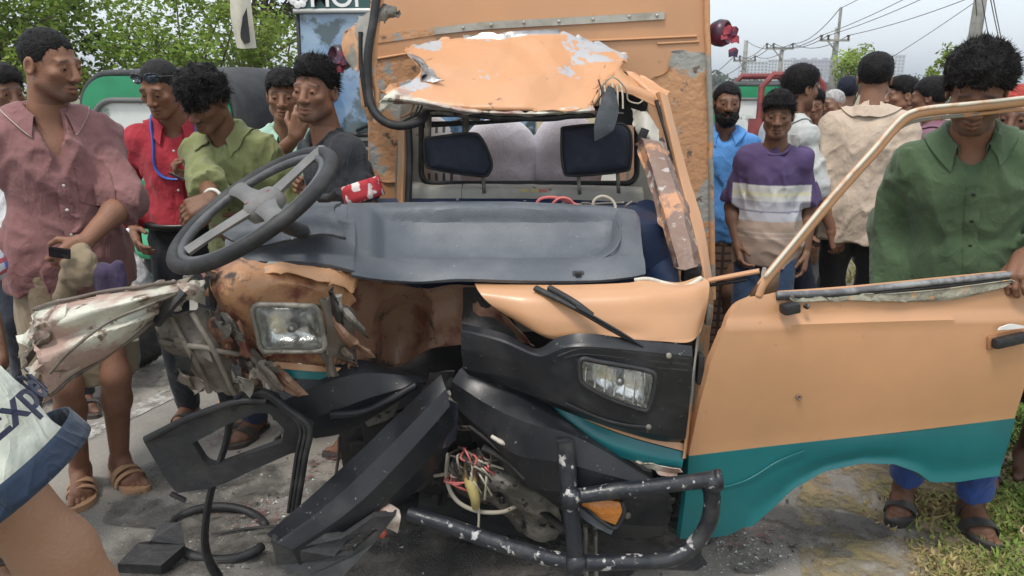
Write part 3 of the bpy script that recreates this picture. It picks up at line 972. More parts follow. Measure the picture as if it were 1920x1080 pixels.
def make_foot(c, st):
    s, ft, root = c['s'], c['ft'], c['root']
    for k, q in (('L', 1), ('R', -1)):
        f0 = ft[k]; out = unit((q * .16, -1., 0)); sx = np.array((out[1], -out[0], 0)) * -q
        Fp = lambda a, cc, z: np.array((f0[0], f0[1], 0)) + out * a * s + sx * cc * s + np.array((0, 0, z * s))
        prof = [(-.085, .0, .0), (-.075, -.028, .028), (-.03, -.034, .033), (.03, -.036, .033), (.1, -.048, .046), (.15, -.043, .05), (.185, -.012, .042), (.197, .018, .02)]
        left = [(a, l) for a, l, r_ in prof]; right = [(a, r_) for a, l, r_ in prof][::-1]
        loop = cr(np.array([Fp(a, w, .0) for a, w in left + right]), 44, True)
        z = st.get('sole', .018)
        v, ff = platemesh([loop], (0, 0, z * s))
        sn = st.get('name', 'sandal')
        so = mk(sn, v, ff, st['mat'], root, local=True, sharp=30)
        v, ff = platemesh([loop * np.array((1, 1, 0)) + np.array((0, 0, .001))], (0, 0, .006)); 
        if st.get('solemat'):
            cen = loop.mean(0)
            l2 = cen + (loop - cen) * np.array((.96, .97, 1)) + np.array((0, 0, z * s + .0005))
            v, ff = platemesh([l2], (0, 0, .002)); mk('footbed', v, ff, st['solemat'], so, local=True)
        for (a0, h0, w0, a1, wd) in st['straps']:
            rows = []
            for da in np.linspace(-wd / 2, wd / 2, 5):
                arc = []
                for t in np.linspace(0, math.pi, 15):
                    cc = -math.cos(t) * (w0 + .006); hh = math.sin(t) ** .8 * h0 + .012
                    arc.append(Fp(a0 + da + (a1 - a0) * (math.sin(t)), cc, hh))
                rows.append(arc)
            v, ff = sheet(np.array(rows), -.004 * s); mk('strap', v, ff, st.get('strapmat', st['mat']), so, local=True, sharp=60)
# ================================================================== THE SETTING
RT = np.array((.36, .933, 0.)); RN = np.array((.933, -.36, 0.))          # along the road, and to its right
def rd(along, off, z=0.): 
    q = RT * along + RN * off; return np.array((q[0], q[1], z))
m_ground = mat('field_earth', (.10, .115, .05), rough=.95, c2=(.17, .145, .085), sc=.6, bump=.3, bsc=4)
m_road = mat('dusty_asphalt', (.285, .262, .228), rough=.9, c2=(.165, .155, .138), sc=1.1, lo=.46, hi=.62, c3=(.44, .42, .385), sc3=130, lo3=.58, hi3=.68, bump=.55, bsc=160, det=8)
m_oil = mat('oil_stained_asphalt', (.06, .057, .055), rough=.75, alpha=(6, .34, .5), c2=(.10, .095, .09), sc=5, lo=.5, hi=.65, c3=(.22, .21, .20), sc3=120, lo3=.62, hi3=.68, bump=.6, bsc=150)
m_line = mat('worn_white_road_paint', (.46, .45, .41), rough=.85, alpha=(9, .38, .52), c2=(.27, .25, .22), sc=14, lo=.45, hi=.56, c3=(.22, .21, .2), sc3=70, lo3=.55, hi3=.62, bump=.4, bsc=120)
tag(mk('ground', [(-1600, -60, -.06), (1600, -60, -.06), (1600, 2200, -.06), (-1600, 2200, -.06)], [(0, 1, 2, 3)], m_ground), kind='structure')
def strip(name, a0, a1, o0, o1, z, m, na=60, no=6, wob=0., seed=0):
    V = []; F = []
    al = np.concatenate([np.linspace(a0, .5, 10), np.linspace(.6, 8, 110), np.geomspace(8.3, a1, 60)]); na = len(al) - 1
    for i, a in enumerate(al):
        for j in range(no + 1):
            w = wob * float(fbm(np.array([[a * 2.1, j * 3.1, seed]]), 4)[0]) if j in (0,) else 0
            V.append(rd(a, o0 + (o1 - o0) * j / no + w, z))
    for i in range(na):
        for j in range(no):
            q = i * (no + 1) + j; F.append((q, q + 1, q + no + 2, q + no + 1))
    return tag(mk(name, V, F, m), kind='structure')
strip('road', -8, 900, -7.6, .62, 0, m_road)
m_verge = mat('verge_soil', (.27, .205, .12), rough=.95, c2=(.20, .17, .08), sc=3, lo=.42, hi=.6, c3=(.28, .22, .13), sc3=30, lo3=.58, hi3=.66, bump=.8, bsc=60)
strip('grass_verge', -8, 900, .62, 14, .004, m_verge, wob=.2)
m_fringe = mat('dusty_verge_fringe', (.27, .205, .12), rough=.95, c2=(.20, .17, .08), sc=3, lo=.42, hi=.6, bump=.8, bsc=60, alpha=(6, .44, .58))
strip('verge_fringe', -8, 60, .12, .95, .0085, m_fringe, wob=.15)
strip('grass_verge', -8, 900, -22, -7.5, -.01, m_verge)
tag(mk('road_line', *(lambda V, F: (V, F))(*(lambda a: (np.array([rd(x, o, .004) for x in a for o in (-3.13, -3.0)]), [(2 * i, 2 * i + 1, 2 * i + 3, 2 * i + 2) for i in range(len(a) - 1)]))(np.linspace(-2, 120, 80))), m_line), kind='structure')
# dark spill under the crushed nose
def blotch(name, c, rx, ry, m, z, seed):
    a = np.linspace(0, 2 * np.pi, 60, endpoint=False)
    r = 1 + .55 * fbm(np.stack([np.cos(a) * 1.7, np.sin(a) * 1.7, np.full(60, seed * 3.7)], 1), 3, seed)
    V = np.concatenate([[(c[0], c[1], z)], np.stack([c[0] + rx * r * np.cos(a), c[1] + ry * r * np.sin(a), np.full(60, z)], 1)])
    return tag(mk(name, V, [(0, i + 1, (i + 1) % 60 + 1) for i in range(60)], m), kind='structure')
blotch('oil_stain', (.05, 2.45, 0), .75, .45, m_oil, .0045, 1)
blotch('oil_stain', G(905, 1050), .26, .16, m_oil, .0085, 2)
m_damp = mat('damp_asphalt', (.10, .094, .085), rough=.5, c2=(.14, .13, .115), sc=5, bump=.5, bsc=150, alpha=(5, .44, .60))
for k, (px, py, rx, ry) in enumerate(((420, 930, .5, .3), (760, 1040, .6, .25), (120, 720, .7, .4), (1450, 1000, .35, .25), (300, 1050, .4, .2))):
    blotch('damp_patch', G(px, py), rx, ry, m_damp, .0105 + .0004 * k, 20 + k)
m_redst = mat('reddish_stain', (.22, .10, .09), rough=.8, c2=(.25, .20, .18), sc=16, lo=.46, hi=.56, bump=.5, bsc=150, alpha=(26, .52, .62))
for k, (px, py, rx, ry) in enumerate(((490, 965, .16, .10), (600, 880, .10, .16), (1390, 1010, .16, .07), (415, 820, .16, .12), (60, 980, .2, .1))):
    blotch('road_stain', G(px, py), rx, ry, m_redst, .0125, 7 + k)

# ---- grass
def blades(name, n, region, h, colours, seed, wd=.0045, kind='stuff', label=None, dens=None):
    r = np.random.RandomState(seed)
    a0, a1, o0, o1 = region
    a = a0 + (a1 - a0) * r.rand(n) ** 1.7; o = o0 + (o1 - o0) * r.rand(n)
    clump = vnoise(np.stack([a * 5, o * 5, np.full(n, seed * 1.)], 1)) ; keep = clump + .55 + np.clip((o - .5) * 1.2, -.6, .6) > r.rand(n) * 1.0
    a, o, clump = a[keep], o[keep], clump[keep]; n = len(a)
    base = RT[None] * a[:, None] + RN[None] * o[:, None]; base[:, 2] = .002
    hh = h * (.45 + .9 * r.rand(n)) * (1 + .5 * clump)
    d = r.normal(size=(n, 3)) * .55; d[:, 2] = 1; d /= np.linalg.norm(d, axis=1, keepdims=True)
    t = r.rand(n) * 6.28; s = np.stack([np.cos(t), np.sin(t), 0 * t], 1) * (wd * (1 + .5 * r.rand(n)) * (1 + .06 * a))[:, None]
    bend = r.normal(size=(n, 3)) * .35; bend[:, 2] = -.1
    m1 = base + d * hh[:, None] * .55; tip = base + (d + bend) * hh[:, None]
    V = np.stack([base - s, base + s, m1 + s * .8, m1 - s * .8, tip], 1).reshape(-1, 3)
    q = np.arange(n)[:, None] * 5
    F = [tuple(x) for x in (q + np.array([[0, 1, 2, 3]]))] + [tuple(x) for x in (q + np.array([[3, 2, 4]]))]
    c = np.array(colours); dry = np.clip(1.15 - (o - .42) / .35 + .5 * clump + .25 * r.normal(size=n), 0, 1)[:, None]
    col = c[1] * dry + c[0] * (1 - dry); col = col * (.7 + .6 * r.rand(n, 1))
    ob = mk(name, V, F, mat('grass_blade', (.1, .15, .03), rough=.7, vcol='tone'), smooth=False)
    setcol(ob, np.repeat(col, 5, 0))
    return tag(ob, label, 'grass', kind=kind)
blades('grass', 62000, (1.2, 4.8, .36, 2.0), .032, ((.14, .215, .035), (.33, .25, .11)), 3, label='short green and dry brown grass along the roadside')
blades('grass', 16000, (4.4, 16, .3, 5), .10, ((.12, .19, .03), (.2, .19, .07)), 4, wd=.008, label='longer green grass further along the verge')
# ---- broken glass and crumbs on the road
def crumbs(name, n, boxpx, size, m, seed, label, cat):
    r = np.random.RandomState(seed); V = []; F = []
    for k in range(n):
        x0, y0, x1, y1 = boxpx[r.randint(len(boxpx))]
        px = r.normal((x0 + x1) / 2, (x1 - x0) / 3.2); py = min(1120, r.normal((y0 + y1) / 2, (y1 - y0) / 3.2))
        if py < 620: continue
        c = G(px, py); s = size * (.3 + r.rand() ** 3 * 2.2)
        p = r.normal(size=(4, 3)) * s; p[:, 2] = np.abs(p[:, 2]) * .7
        q = len(V); V += list(c + p + np.array((0, 0, .002))); F += [(q, q + 1, q + 2), (q, q + 2, q + 3), (q, q + 3, q + 1), (q + 1, q + 3, q + 2)]
    return tag(mk(name, V, F, m, smooth=False), label, cat, kind='stuff')
m_shard = mat('glass_crumb', (.62, .66, .64), rough=.12, spec=.7)
crumbs('glass_fragments', 2200, [(280, 830, 700, 1080), (430, 860, 640, 1000), (500, 960, 900, 1080), (1320, 990, 1480, 1080), (250, 900, 560, 1080)], .0021, m_shard, 5, 'crumbs of broken windscreen glass scattered on the road', 'glass')
crumbs('debris_crumbs', 700, [(280, 830, 700, 1080), (700, 1000, 1100, 1090), (1320, 960, 1600, 1080)], .0036, mat('dark_crumb', (.05, .045, .04), rough=.8), 6, 'dark chips of plastic and paint scattered on the road', 'debris')

# ---- trees
m_bark = mat('bark', (.115, .09, .065), rough=.95, c2=(.06, .047, .035), sc=9, bump=1., bsc=30)
def leafmat(name, c):
    m = mat(name, c, rough=.6, vcol='tone', spec=.3)
    nt = m.node_tree; b = nt.nodes['Principled BSDF']
    if not any(n.type == 'BSDF_TRANSLUCENT' for n in nt.nodes):
        t = nt.nodes.new('ShaderNodeBsdfTranslucent'); mx = nt.nodes.new('ShaderNodeMixShader'); mx.inputs[0].default_value = .42
        col = b.inputs['Base Color'].links[0].from_socket
        nt.links.new(col, t.inputs[0])
        out = [n for n in nt.nodes if n.type == 'OUTPUT_MATERIAL'][0]
        nt.links.new(b.outputs[0], mx.inputs[1]); nt.links.new(t.outputs[0], mx.inputs[2]); nt.links.new(mx.outputs[0], out.inputs[0])
    return m
def leafcloud(centres, radii, per, leaf, col, seed, droop=.2):
    r = np.random.RandomState(seed)
    C = np.repeat(centres, per, 0); RR = np.repeat(radii, per, 0); n = len(C)
    d = r.normal(size=(n, 3)); d /= np.linalg.norm(d, axis=1, keepdims=True)
    p = C + d * RR[:, None] * (r.rand(n, 1) ** .55) * np.array((1, 1, .75))
    ax = r.normal(size=(n, 3)); ax[:, 2] = ax[:, 2] * .5 - droop; ax /= np.linalg.norm(ax, axis=1, keepdims=True)
    nn_ = r.normal(size=(n, 3)) + np.array((0, 0, .8)); nn_ -= ax * (nn_ * ax).sum(1, keepdims=True); nn_ /= np.linalg.norm(nn_, axis=1, keepdims=True)
    sd_ = np.cross(ax, nn_); l = leaf * (.55 + .8 * r.rand(n, 1))
    V = np.stack([p - ax * l * .5, p + sd_ * l * .26 + nn_ * l * .05, p + ax * l * .5, p - sd_ * l * .26 + nn_ * l * .05], 1).reshape(-1, 3)
    F = np.arange(4 * n).reshape(-1, 4)
    tone = np.array(col)[None] * (.65 + .7 * r.rand(n, 1)) * (1 + .25 * np.repeat(r.normal(size=(len(centres), 1)), per, 0))
    tone[:, 0] *= 1 + .25 * r.rand(n)
    return V, F, np.repeat(np.clip(tone, .004, 1), 4, 0)
def tree(label, base, h, crown, ncl, per, leaf, col, seed, trunk_r=.12, name='tree', clr=.45, group=None, lean=(0, 0)):
    """crown: (centre offset, radii)"""
    r = np.random.RandomState(seed)
    t = thing(name, label, 'tree', base, group=group)
    b = np.array(base, float); cc = b + np.array(crown[0]); cr_ = np.array(crown[1])
    k = []
    while len(k) < ncl:
        q = r.uniform(-1, 1, 3)
        if .15 < np.linalg.norm(q) < 1: k.append(cc + q * cr_)
    k = np.array(k)
    top = cc + np.array((0, 0, cr_[2] * .2))
    mb = MB()
    main = cr(np.array([b, b + np.array((lean[0] * .4 + .05, lean[1], h * .25)), (b + top) / 2 + np.array((.1, 0, .1)), top]), 14)
    mb.add(*tubemesh(main, [trunk_r, trunk_r * .75, trunk_r * .5, trunk_r * .25], 9))
    for i in r.permutation(ncl)[:min(ncl, 26)]:
        s0 = main[r.randint(3, 12)]
        mid = (s0 + k[i]) / 2 + r.normal(size=3) * .12 + np.array((0, 0, .12))
        mb.add(*tubemesh(cr(np.array([s0, mid, k[i]]), 8), [trunk_r * .33, trunk_r * .2, trunk_r * .07], 6))
    mb.build('trunk', m_bark, t)
    V, F, T = leafcloud(k, clr * (.6 + .7 * r.rand(ncl)), per, leaf, col, seed + 1)
    o = mk('crown', V, F, leafmat('leaf_' + name, col), t, smooth=False)
    setcol(o, T)
    return t
tree('bright green leafy roadside tree at the far left, behind the mauve-shirted man', (-7.6, 11.0, 0), 3.6, ((.0, 0, 2.35), (1.9, 1.2, 1.5)), 80, 190, .10, (.17, .27, .045), 11, trunk_r=.10, group='trees on the left roadside')
tree('bright green bushy tree behind the red-shirted man and green auto-rickshaw', (-5.0, 11.8, 0), 3.6, ((.0, 0, 2.0), (1.6, 1.1, 1.35)), 64, 190, .095, (.18, .285, .05), 12, trunk_r=.09, group='trees on the left roadside')
tree('low bright green tree to the left of the blue bus', (-3.9, 12.6, 0), 3.2, ((.4, 0, 1.75), (1.15, 1.0, .95)), 40, 190, .095, (.19, .29, .05), 13, trunk_r=.08, group='trees on the left roadside')
tree('tall dark green tree rising behind the bright trees beside the bus', (-7.2, 21, 0), 7.5, ((.8, 0, 5.2), (3.4, 2.2, 2.3)), 70, 170, .19, (.06, .105, .03), 14, trunk_r=.22, clr=.8, name='dark_tree')
tree('pale green tree in the distance behind the beige-shirted man', (13.3, 30, 0), 3.4, ((0, 0, 2.3), (1.0, .9, .75)), 24, 120, .13, (.2, .3, .06), 15, trunk_r=.10, name='far_tree')
tree('spiky light green sapling leaning up to the right, behind the crowd', (8.3, 15.3, 0), 2.6, ((.35, 0, 1.85), (.55, .4, .65)), 22, 70, .09, (.2, .3, .05), 16, trunk_r=.05, name='sapling', clr=.2, lean=(.3, 0))
tree('green tree at the right edge of the picture', (6.85, 9.3, 0), 3.2, ((.25, 0, 1.75), (.5, .5, .75)), 22, 90, .10, (.09, .16, .035), 17, trunk_r=.06, name='edge_tree', clr=.25)
# a far wood along the horizon
r = np.random.RandomState(31)
cs = []; rs = []
for k in range(170):
    x = -40 + 230 * r.rand(); y = 170 + 60 * r.rand()
    hgt = 2.2 + 2.6 * r.rand() + 1.5 * vnoise(np.array([[x * .06, 0, 4.]]))[0]
    for j in range(4): cs.append((x + r.normal() * 1.6, y + r.normal() * 1.5, .8 + hgt * (j + .5) / 4)); rs.append(1.4 + .6 * r.rand())
V, F, T = leafcloud(np.array(cs), np.array(rs), 26, 1.15, (.055, .09, .045), 32)
fw_ = mk('far_wood', V, F, leafmat('leaf_far', (.05, .08, .04)), smooth=False); setcol(fw_, T)
tag(fw_, 'hazy dark green line of trees along the horizon', 'wood', kind='stuff')

# ---- distant apartment blocks
def tower(label, x0, x1, ytop, Y, c, floors, bays, depth=22):
    a = P(x0, 168, Y); b_ = P(x1, 168, Y); zt_ = P(x0, ytop, Y)[2]
    t = thing('apartment_block', label, 'building', ((a[0] + b_[0]) / 2, Y, 0), group='apartment blocks on the horizon')
    w = b_[0] - a[0]
    m = mat('block_wall_%d' % x0, c, rough=.9, c2=tuple(k * .85 for k in c), sc=.08)
    box('wall', (0, depth / 2, zt_ / 2), (w, depth, zt_), m, t, bev=.05, local=True)
    wb = MB()
    for i in range(floors):
        for j in range(bays):
            z = zt_ * (i + .5) / floors; x = -w / 2 + w * (j + .5) / bays
            wb.add(*boxmesh((x, -.1, z), (w / bays * .5, .6, zt_ / floors * .5)))
    tag(wb.build('window_grid', mat('far_window', (.06, .07, .085), rough=.3), t, smooth=False, local=True), kind='stuff')
    for j in range(bays // 3):
        x = -w / 2 + w * (j * 3 + 1.5) / bays
        box('roof_hut', (x, depth / 2, zt_ + 1.2), (w / bays * 1.2, 5, 2.4), m, t, bev=.05, local=True)
    box('parapet', (0, -.05, zt_ + .2), (w + .6, .8, .9), m, t, bev=.05, local=True)
tower('white apartment block on the horizon, leftmost, right of the bearded man', 1396, 1436, 116, 620, (.62, .62, .62), 9, 6)
tower('white apartment block on the horizon left of the red hoop frame', 1436, 1482, 112, 640, (.66, .66, .66), 10, 8)
tower('mauve-grey long building on the horizon behind the tall utility pole', 1480, 1574, 113, 700, (.34, .28, .31), 8, 14)
tower('small pale block on the horizon left of the beige-shirted man', 1612, 1640, 118, 760, (.55, .55, .56), 8, 5)
tower('tall pale block on the horizon right of the beige-shirted man', 1662, 1690, 104, 800, (.58, .58, .6), 10, 4)

# ---- utility poles and wires
m_pole = mat('pole_concrete', (.30, .30, .28), rough=.9, c2=(.22, .22, .2), sc=3, bump=.3)
m_wire = mat('power_line', (.05, .05, .055), rough=.6)
PT = {}
def pole(key, label, px, Y, ytop, yarm, armpx, w, side=0, top2=None):
    b_ = P(px, 170, Y); zt_ = P(px, ytop, Y)[2]; za = P(px, yarm, Y)[2]
    t = thing('utility_pole', label, 'pole', (b_[0], Y, 0), group='utility poles along the road')
    k = Y / FPX
    v, f = tubemesh(np.array([(0, 0, 0), (0, 0, (top2 or zt_) * .6), (0, 0, top2 or zt_)]), [w * k * .62, w * k * .55, w * k * .45], 10); mk('post', v, f, m_pole, t, local=True)
    if top2:
        box('post_extension', (.0, -w * k * .5, (top2 + zt_) / 2 - .1), (w * k * .4, w * k * .4, zt_ - top2 + .3), m_pole, t, bev=.01, local=True)
    hw = armpx * k / 2; c = side * k
    box('cross_arm', (c, -w * k * .7, za), (hw * 2, .1, max(.1, 4 * k)), m_pole, t, bev=.01, local=True)
    v, f = tubemesh(np.array([(c - hw * .45, -w * k * .7, za - .05), (0, -w * k * .6, za - hw * .75)]), .05, 6); mk('arm_brace', v, f, m_pole, t, local=True)
    pts = []
    for q in (-.92, -.45 if side else -.2, .92):
        p_ = (c + hw * q, -w * k * .7, za)
        v, f = lathemesh([(.4 * w * k * .5, 0), (.55 * w * k * .5, .06 * Y / 40), (.3 * w * k * .5, .12 * Y / 40), (.5 * w * k * .5, .2 * Y / 40), (.1, .26 * Y / 40)], 10, Matrix.Translation(p_)); mk('insulator', v, f, mat('insulator_brown', (.06, .045, .04), rough=.3), t, local=True)
        pts.append(np.array((b_[0] + p_[0], Y + p_[1], za + .24 * Y / 40)))
    pts.append(np.array((b_[0], Y, zt_)))
    PT[key] = pts
pole('a', 'farthest utility pole with a short crossarm, behind the bearded man', 1392, 78, 76, 114, 40, 8, -2)
pole('b', 'utility pole with a straight T-shaped crossarm above the red hoop frame', 1459, 60, 90, 91, 50, 8, -6)
pole('c', 'tall utility pole with a crossarm and insulators left of the beige-shirted man', 1558, 44, 16, 76, 52, 10, -6, top2=P(1556, 52, 44)[2])
pole('d', 'thick concrete utility pole rising above the green-shirted man', 1812, 22, -160, -120, 60, 19)
def wire(a, b_, sag, label, r=.03):
    t = np.linspace(0, 1, 24)[:, None]
    p = a * (1 - t) + b_ * t; p[:, 2] -= sag * 4 * (t * (1 - t))[:, 0]
    o = mk('power_line', *tubemesh(p, r, 5), m_wire)
    tag(o, label, 'wire', group='power lines between the poles')
for i in range(4):
    n_ = ('left end', 'second insulator', 'right end', 'top')[i]
    wire(PT['a'][i], PT['b'][min(i, 2)], .6, 'thin power line from the %s of the farthest pole to the T-shaped pole' % n_, .028); wire(PT['b'][min(i, 2)], PT['c'][i], .5, 'thin power line from the T-shaped pole to the %s of the tall pole' % n_, .024)
far = [P(2100, -250, 26), P(2140, -230, 26), P(2200, -180, 26), P(2060, -330, 26)]
for i in range(4): wire(PT['c'][i], far[i], .5, 'power line rising to the upper right from the %s of the tall pole' % ('left end', 'second insulator', 'right end', 'top')[i], .018)
wire(PT['c'][0] + np.array((.6, 0, -3.2)), P(2000, -120, 24), .3, 'lowest power line rising to the right from partway up the tall pole', .014)
wire(PT['a'][0], P(1300, 160, 120), .5, 'upper of two power lines running left from the farthest pole', .04); wire(PT['a'][2], P(1300, 168, 120), .5, 'lower of two power lines running left from the farthest pole', .04)
for i, (x0, x1, y1) in enumerate(((1825, 1838, 92), (1832, 1860, 92), (1846, 1880, 92), (1852, 1884, 92))):
    wire(P(x0, -60, 20), P(x1, y1 + 10, 24), .05, '%s of four stay wires right of the thick concrete pole' % ('leftmost', 'second from the left', 'third from the left', 'rightmost')[i], .014)
# ================================================================== THE WRECKED VAN
ORANGE = (.575, .305, .155)
m_or = mat('orange_paint', ORANGE, rough=.38, c2=(.43, .24, .13), sc=1.5, lo=.40, hi=.78, c3=(.30, .18, .10), sc3=30, lo3=.67, hi3=.76, bump=.10, bsc=9, coat=.12)
m_orw = mat('worn_orange_paint', ORANGE, rough=.5, c2=(.30, .285, .25), sc=3.4, lo=.52, hi=.54, c3=(.20, .13, .085), sc3=11, lo3=.60, hi3=.64, bump=.4, bsc=30, rough2=.7)
m_peel = mat('peeled_primer', (.34, .335, .31), rough=.72, c2=(.53, .285, .145), sc=4.2, lo=.455, hi=.48, c3=(.15, .105, .075), sc3=14, lo3=.60, hi3=.65, bump=.7, bsc=35)
m_or_scr = mat('scraped_orange_paint', (.57, .295, .15), rough=.42, c2=(.42, .43, .45), sc=4.2, lo=.565, hi=.58, c3=(.22, .12, .07), sc3=16, lo3=.64, hi3=.70, bump=.25, bsc=18, rough2=.3)
m_teal = mat('teal_paint', (.006, .108, .122), rough=.36, c2=(.009, .14, .15), sc=3, lo=.4, hi=.65, c3=(.12, .27, .26), sc3=26, lo3=.69, hi3=.72, bump=.08, bsc=10, coat=.15)
m_blk = mat('black_plastic', (.012, .013, .016), rough=.32, spec=.4, c2=(.03, .03, .032), sc=6, lo=.48, hi=.7, c3=(.2, .195, .185), sc3=75, lo3=.655, hi3=.69, bump=.07, bsc=14, rough2=.55)
m_blk2 = mat('matt_black_plastic', (.018, .018, .020), rough=.55, c2=(.05, .048, .045), sc=9, lo=.5, hi=.7, c3=(.2, .19, .17), sc3=75, lo3=.68, hi3=.72, bump=.3, bsc=60)
m_rub = mat('black_rubber', (.013, .013, .014), rough=.6, c2=(.045, .043, .040), sc=12, lo=.5, hi=.72, bump=.2, bsc=50)
m_dash = mat('grey_dashboard_plastic', (.085, .095, .11), rough=.45, c2=(.135, .146, .16), sc=5, lo=.45, hi=.75, c3=(.42, .42, .42), sc3=85, lo3=.68, hi3=.73, bump=.25, bsc=220)
m_dashd = mat('dark_dashboard_plastic', (.05, .058, .068), rough=.55, c2=(.13, .135, .14), sc=9, lo=.5, hi=.75, c3=(.4, .4, .4), sc3=90, lo3=.66, hi3=.7, bump=.25, bsc=200)
m_cream = mat('cream_sheet_metal', (.42, .40, .345), rough=.55, c2=(.30, .275, .23), sc=5, lo=.45, hi=.65, c3=(.12, .09, .065), sc3=18, lo3=.64, hi3=.68, bump=.3, bsc=25)
m_white = mat('white_crumpled_paint', (.56, .55, .46), rough=.5, c2=(.38, .26, .215), sc=5, lo=.46, hi=.56, c3=(.16, .115, .08), sc3=18, lo3=.58, hi3=.63, bump=.6, bsc=30)
m_navy = mat('navy_interior_panel', (.010, .022, .062), rough=.45, c2=(.016, .03, .075), sc=5, bump=.15, bsc=60)
m_pad = mat('dark_navy_fabric', (.014, .018, .032), rough=.85, c2=(.02, .025, .04), sc=30, bump=.4, bsc=420)
m_steel = mat('bare_steel', (.42, .42, .43), rough=.38, metal=.85, c2=(.28, .25, .22), sc=12, lo=.45, hi=.65, bump=.25, bsc=40)
m_alu = mat('dull_aluminium_strip', (.44, .42, .37), rough=.45, metal=.35, c2=(.30, .27, .22), sc=9, lo=.45, hi=.7, bump=.2, bsc=40)
m_rust = mat('scraped_brown_pillar', (.20, .125, .095), rough=.5, c2=(.50, .25, .13), sc=7, lo=.53, hi=.58, c3=(.42, .38, .35), sc3=20, lo3=.58, hi3=.64, bump=.7, bsc=30)
m_grime = mat('grimy_inner_panel', (.105, .082, .062), rough=.55, c2=(.20, .175, .145), sc=5, lo=.5, hi=.66, c3=(.035, .028, .024), sc3=14, lo3=.58, hi3=.64, bump=.5, bsc=24)
m_stain = mat('stained_orange_panel', (.24, .135, .085), rough=.45, c2=(.13, .04, .03), sc=6, lo=.5, hi=.6, c3=(.05, .04, .036), sc3=13, lo3=.58, hi3=.63, bump=.5, bsc=26, rough2=.3)
m_nose = mat('torn_stained_orange_panel', (.43, .225, .115), rough=.45, c2=(.17, .055, .04), sc=5, lo=.47, hi=.56, c3=(.07, .05, .042), sc3=12, lo3=.55, hi3=.61, bump=.6, bsc=26, rough2=.35)
m_gut = mat('dirty_metal', (.13, .12, .10), rough=.6, metal=.3, c2=(.27, .25, .215), sc=11, lo=.5, hi=.62, c3=(.02, .02, .02), sc3=24, lo3=.58, hi3=.62, bump=.6, bsc=40)
m_dark = mat('sooty_black_metal', (.014, .013, .013), rough=.65, c2=(.04, .036, .032), sc=8, lo=.5, hi=.7, c3=(.16, .15, .14), sc3=65, lo3=.68, hi3=.72, bump=.5, bsc=40)  # near-black metal with slightly paler patches and fine specks
m_bar = mat('scuffed_black_bar_paint', (.016, .018, .024), rough=.34, c2=(.05, .05, .05), sc=12, lo=.5, hi=.7, c3=(.45, .44, .42), sc3=28, lo3=.585, hi3=.63, bump=.3, bsc=40)
m_refl = mat('headlamp_reflector', (.80, .80, .78), rough=.2, metal=.9, c2=(.5, .5, .48), sc=8, lo=.45, hi=.6, bump=.5, bsc=22)
m_glass = mat('lamp_glass', (.93, .95, .94), rough=.04, trans=1.0, bump=.12, bsc=60, spec=.6)
m_amber = mat('amber_lens', (.55, .20, .035), rough=.22, c2=(.40, .13, .02), sc=20, bump=.4, bsc=90, spec=.6)
m_redl = mat('red_bulb', (.40, .07, .04), rough=.25)
m_yel = mat('yellowed_tape', (.42, .34, .13), rough=.6, bump=.3, bsc=60)
m_wred = mat('pink_red_wire', (.55, .14, .13), rough=.5)
m_wwht = mat('dirty_white_wire', (.42, .38, .30), rough=.6)
m_tyre = mat('tyre_rubber', (.022, .021, .020), rough=.8, c2=(.07, .062, .052), sc=9, lo=.5, hi=.7, bump=.3, bsc=50)
m_blkmetal = m_dark

VAN = thing('wrecked_van', 'wrecked orange and teal van with crushed front, torn roof and open right-hand door', 'van', (0.1, 3.3, 0))
V_ = VAN

# ---- cargo box behind the cab
YB = 3.32
def rrect(x0, y0, x1, y1, r, n=6):
    o = []
    for cx, cy, a0 in ((x1 - r, y0 + r, -90), (x1 - r, y1 - r, 0), (x0 + r, y1 - r, 90), (x0 + r, y0 + r, 180)):
        for k in range(n + 1):
            a = R(a0 + 90 * k / n); o.append((cx + r * math.cos(a), cy + r * math.sin(a)))
    return o
outer = [(698, -70, YB), (1318, -70, YB), (1326, 120, YB), (1330, 330, YB), (1334, 560, YB), (690, 560, YB), (690, 230, YB), (692, 60, YB)]
hole = [(x, y, YB) for x, y in rrect(778, 195, 1196, 352, 14)]
boxf = plate('cargo_box_front', [outer, hole], (0, .03, 0), m_or, V_)
pr_t = P(1318, -70, YB); pl_t = P(698, -70, YB); pr_b = P(1334, 560, YB); pl_b = P(690, 560, YB)
BX0, BX1 = pl_t[0] + .004, pr_t[0] - .004
zt = pr_t[2]
box('cargo_box_side', ((BX1 - .012), YB + .03 + 1.0, (zt + .62) / 2), (.024, 1.94, zt - .62), m_orw, V_)
box('cargo_box_side', ((BX0 + .012), YB + .03 + 1.0, (zt + .62) / 2), (.024, 1.94, zt - .62), m_orw, V_)
for k_ in range(3): box('cargo_hoop', ((BX0 + BX1) / 2, YB + .4 + k_ * .7, zt - .03), (BX1 - BX0 - .05, .04, .04), m_orw, V_)
box('cargo_floor', ((BX0 + BX1) / 2, YB + 1.03, .62), (BX1 - BX0 - .06, 1.94, .06), m_dark, V_)
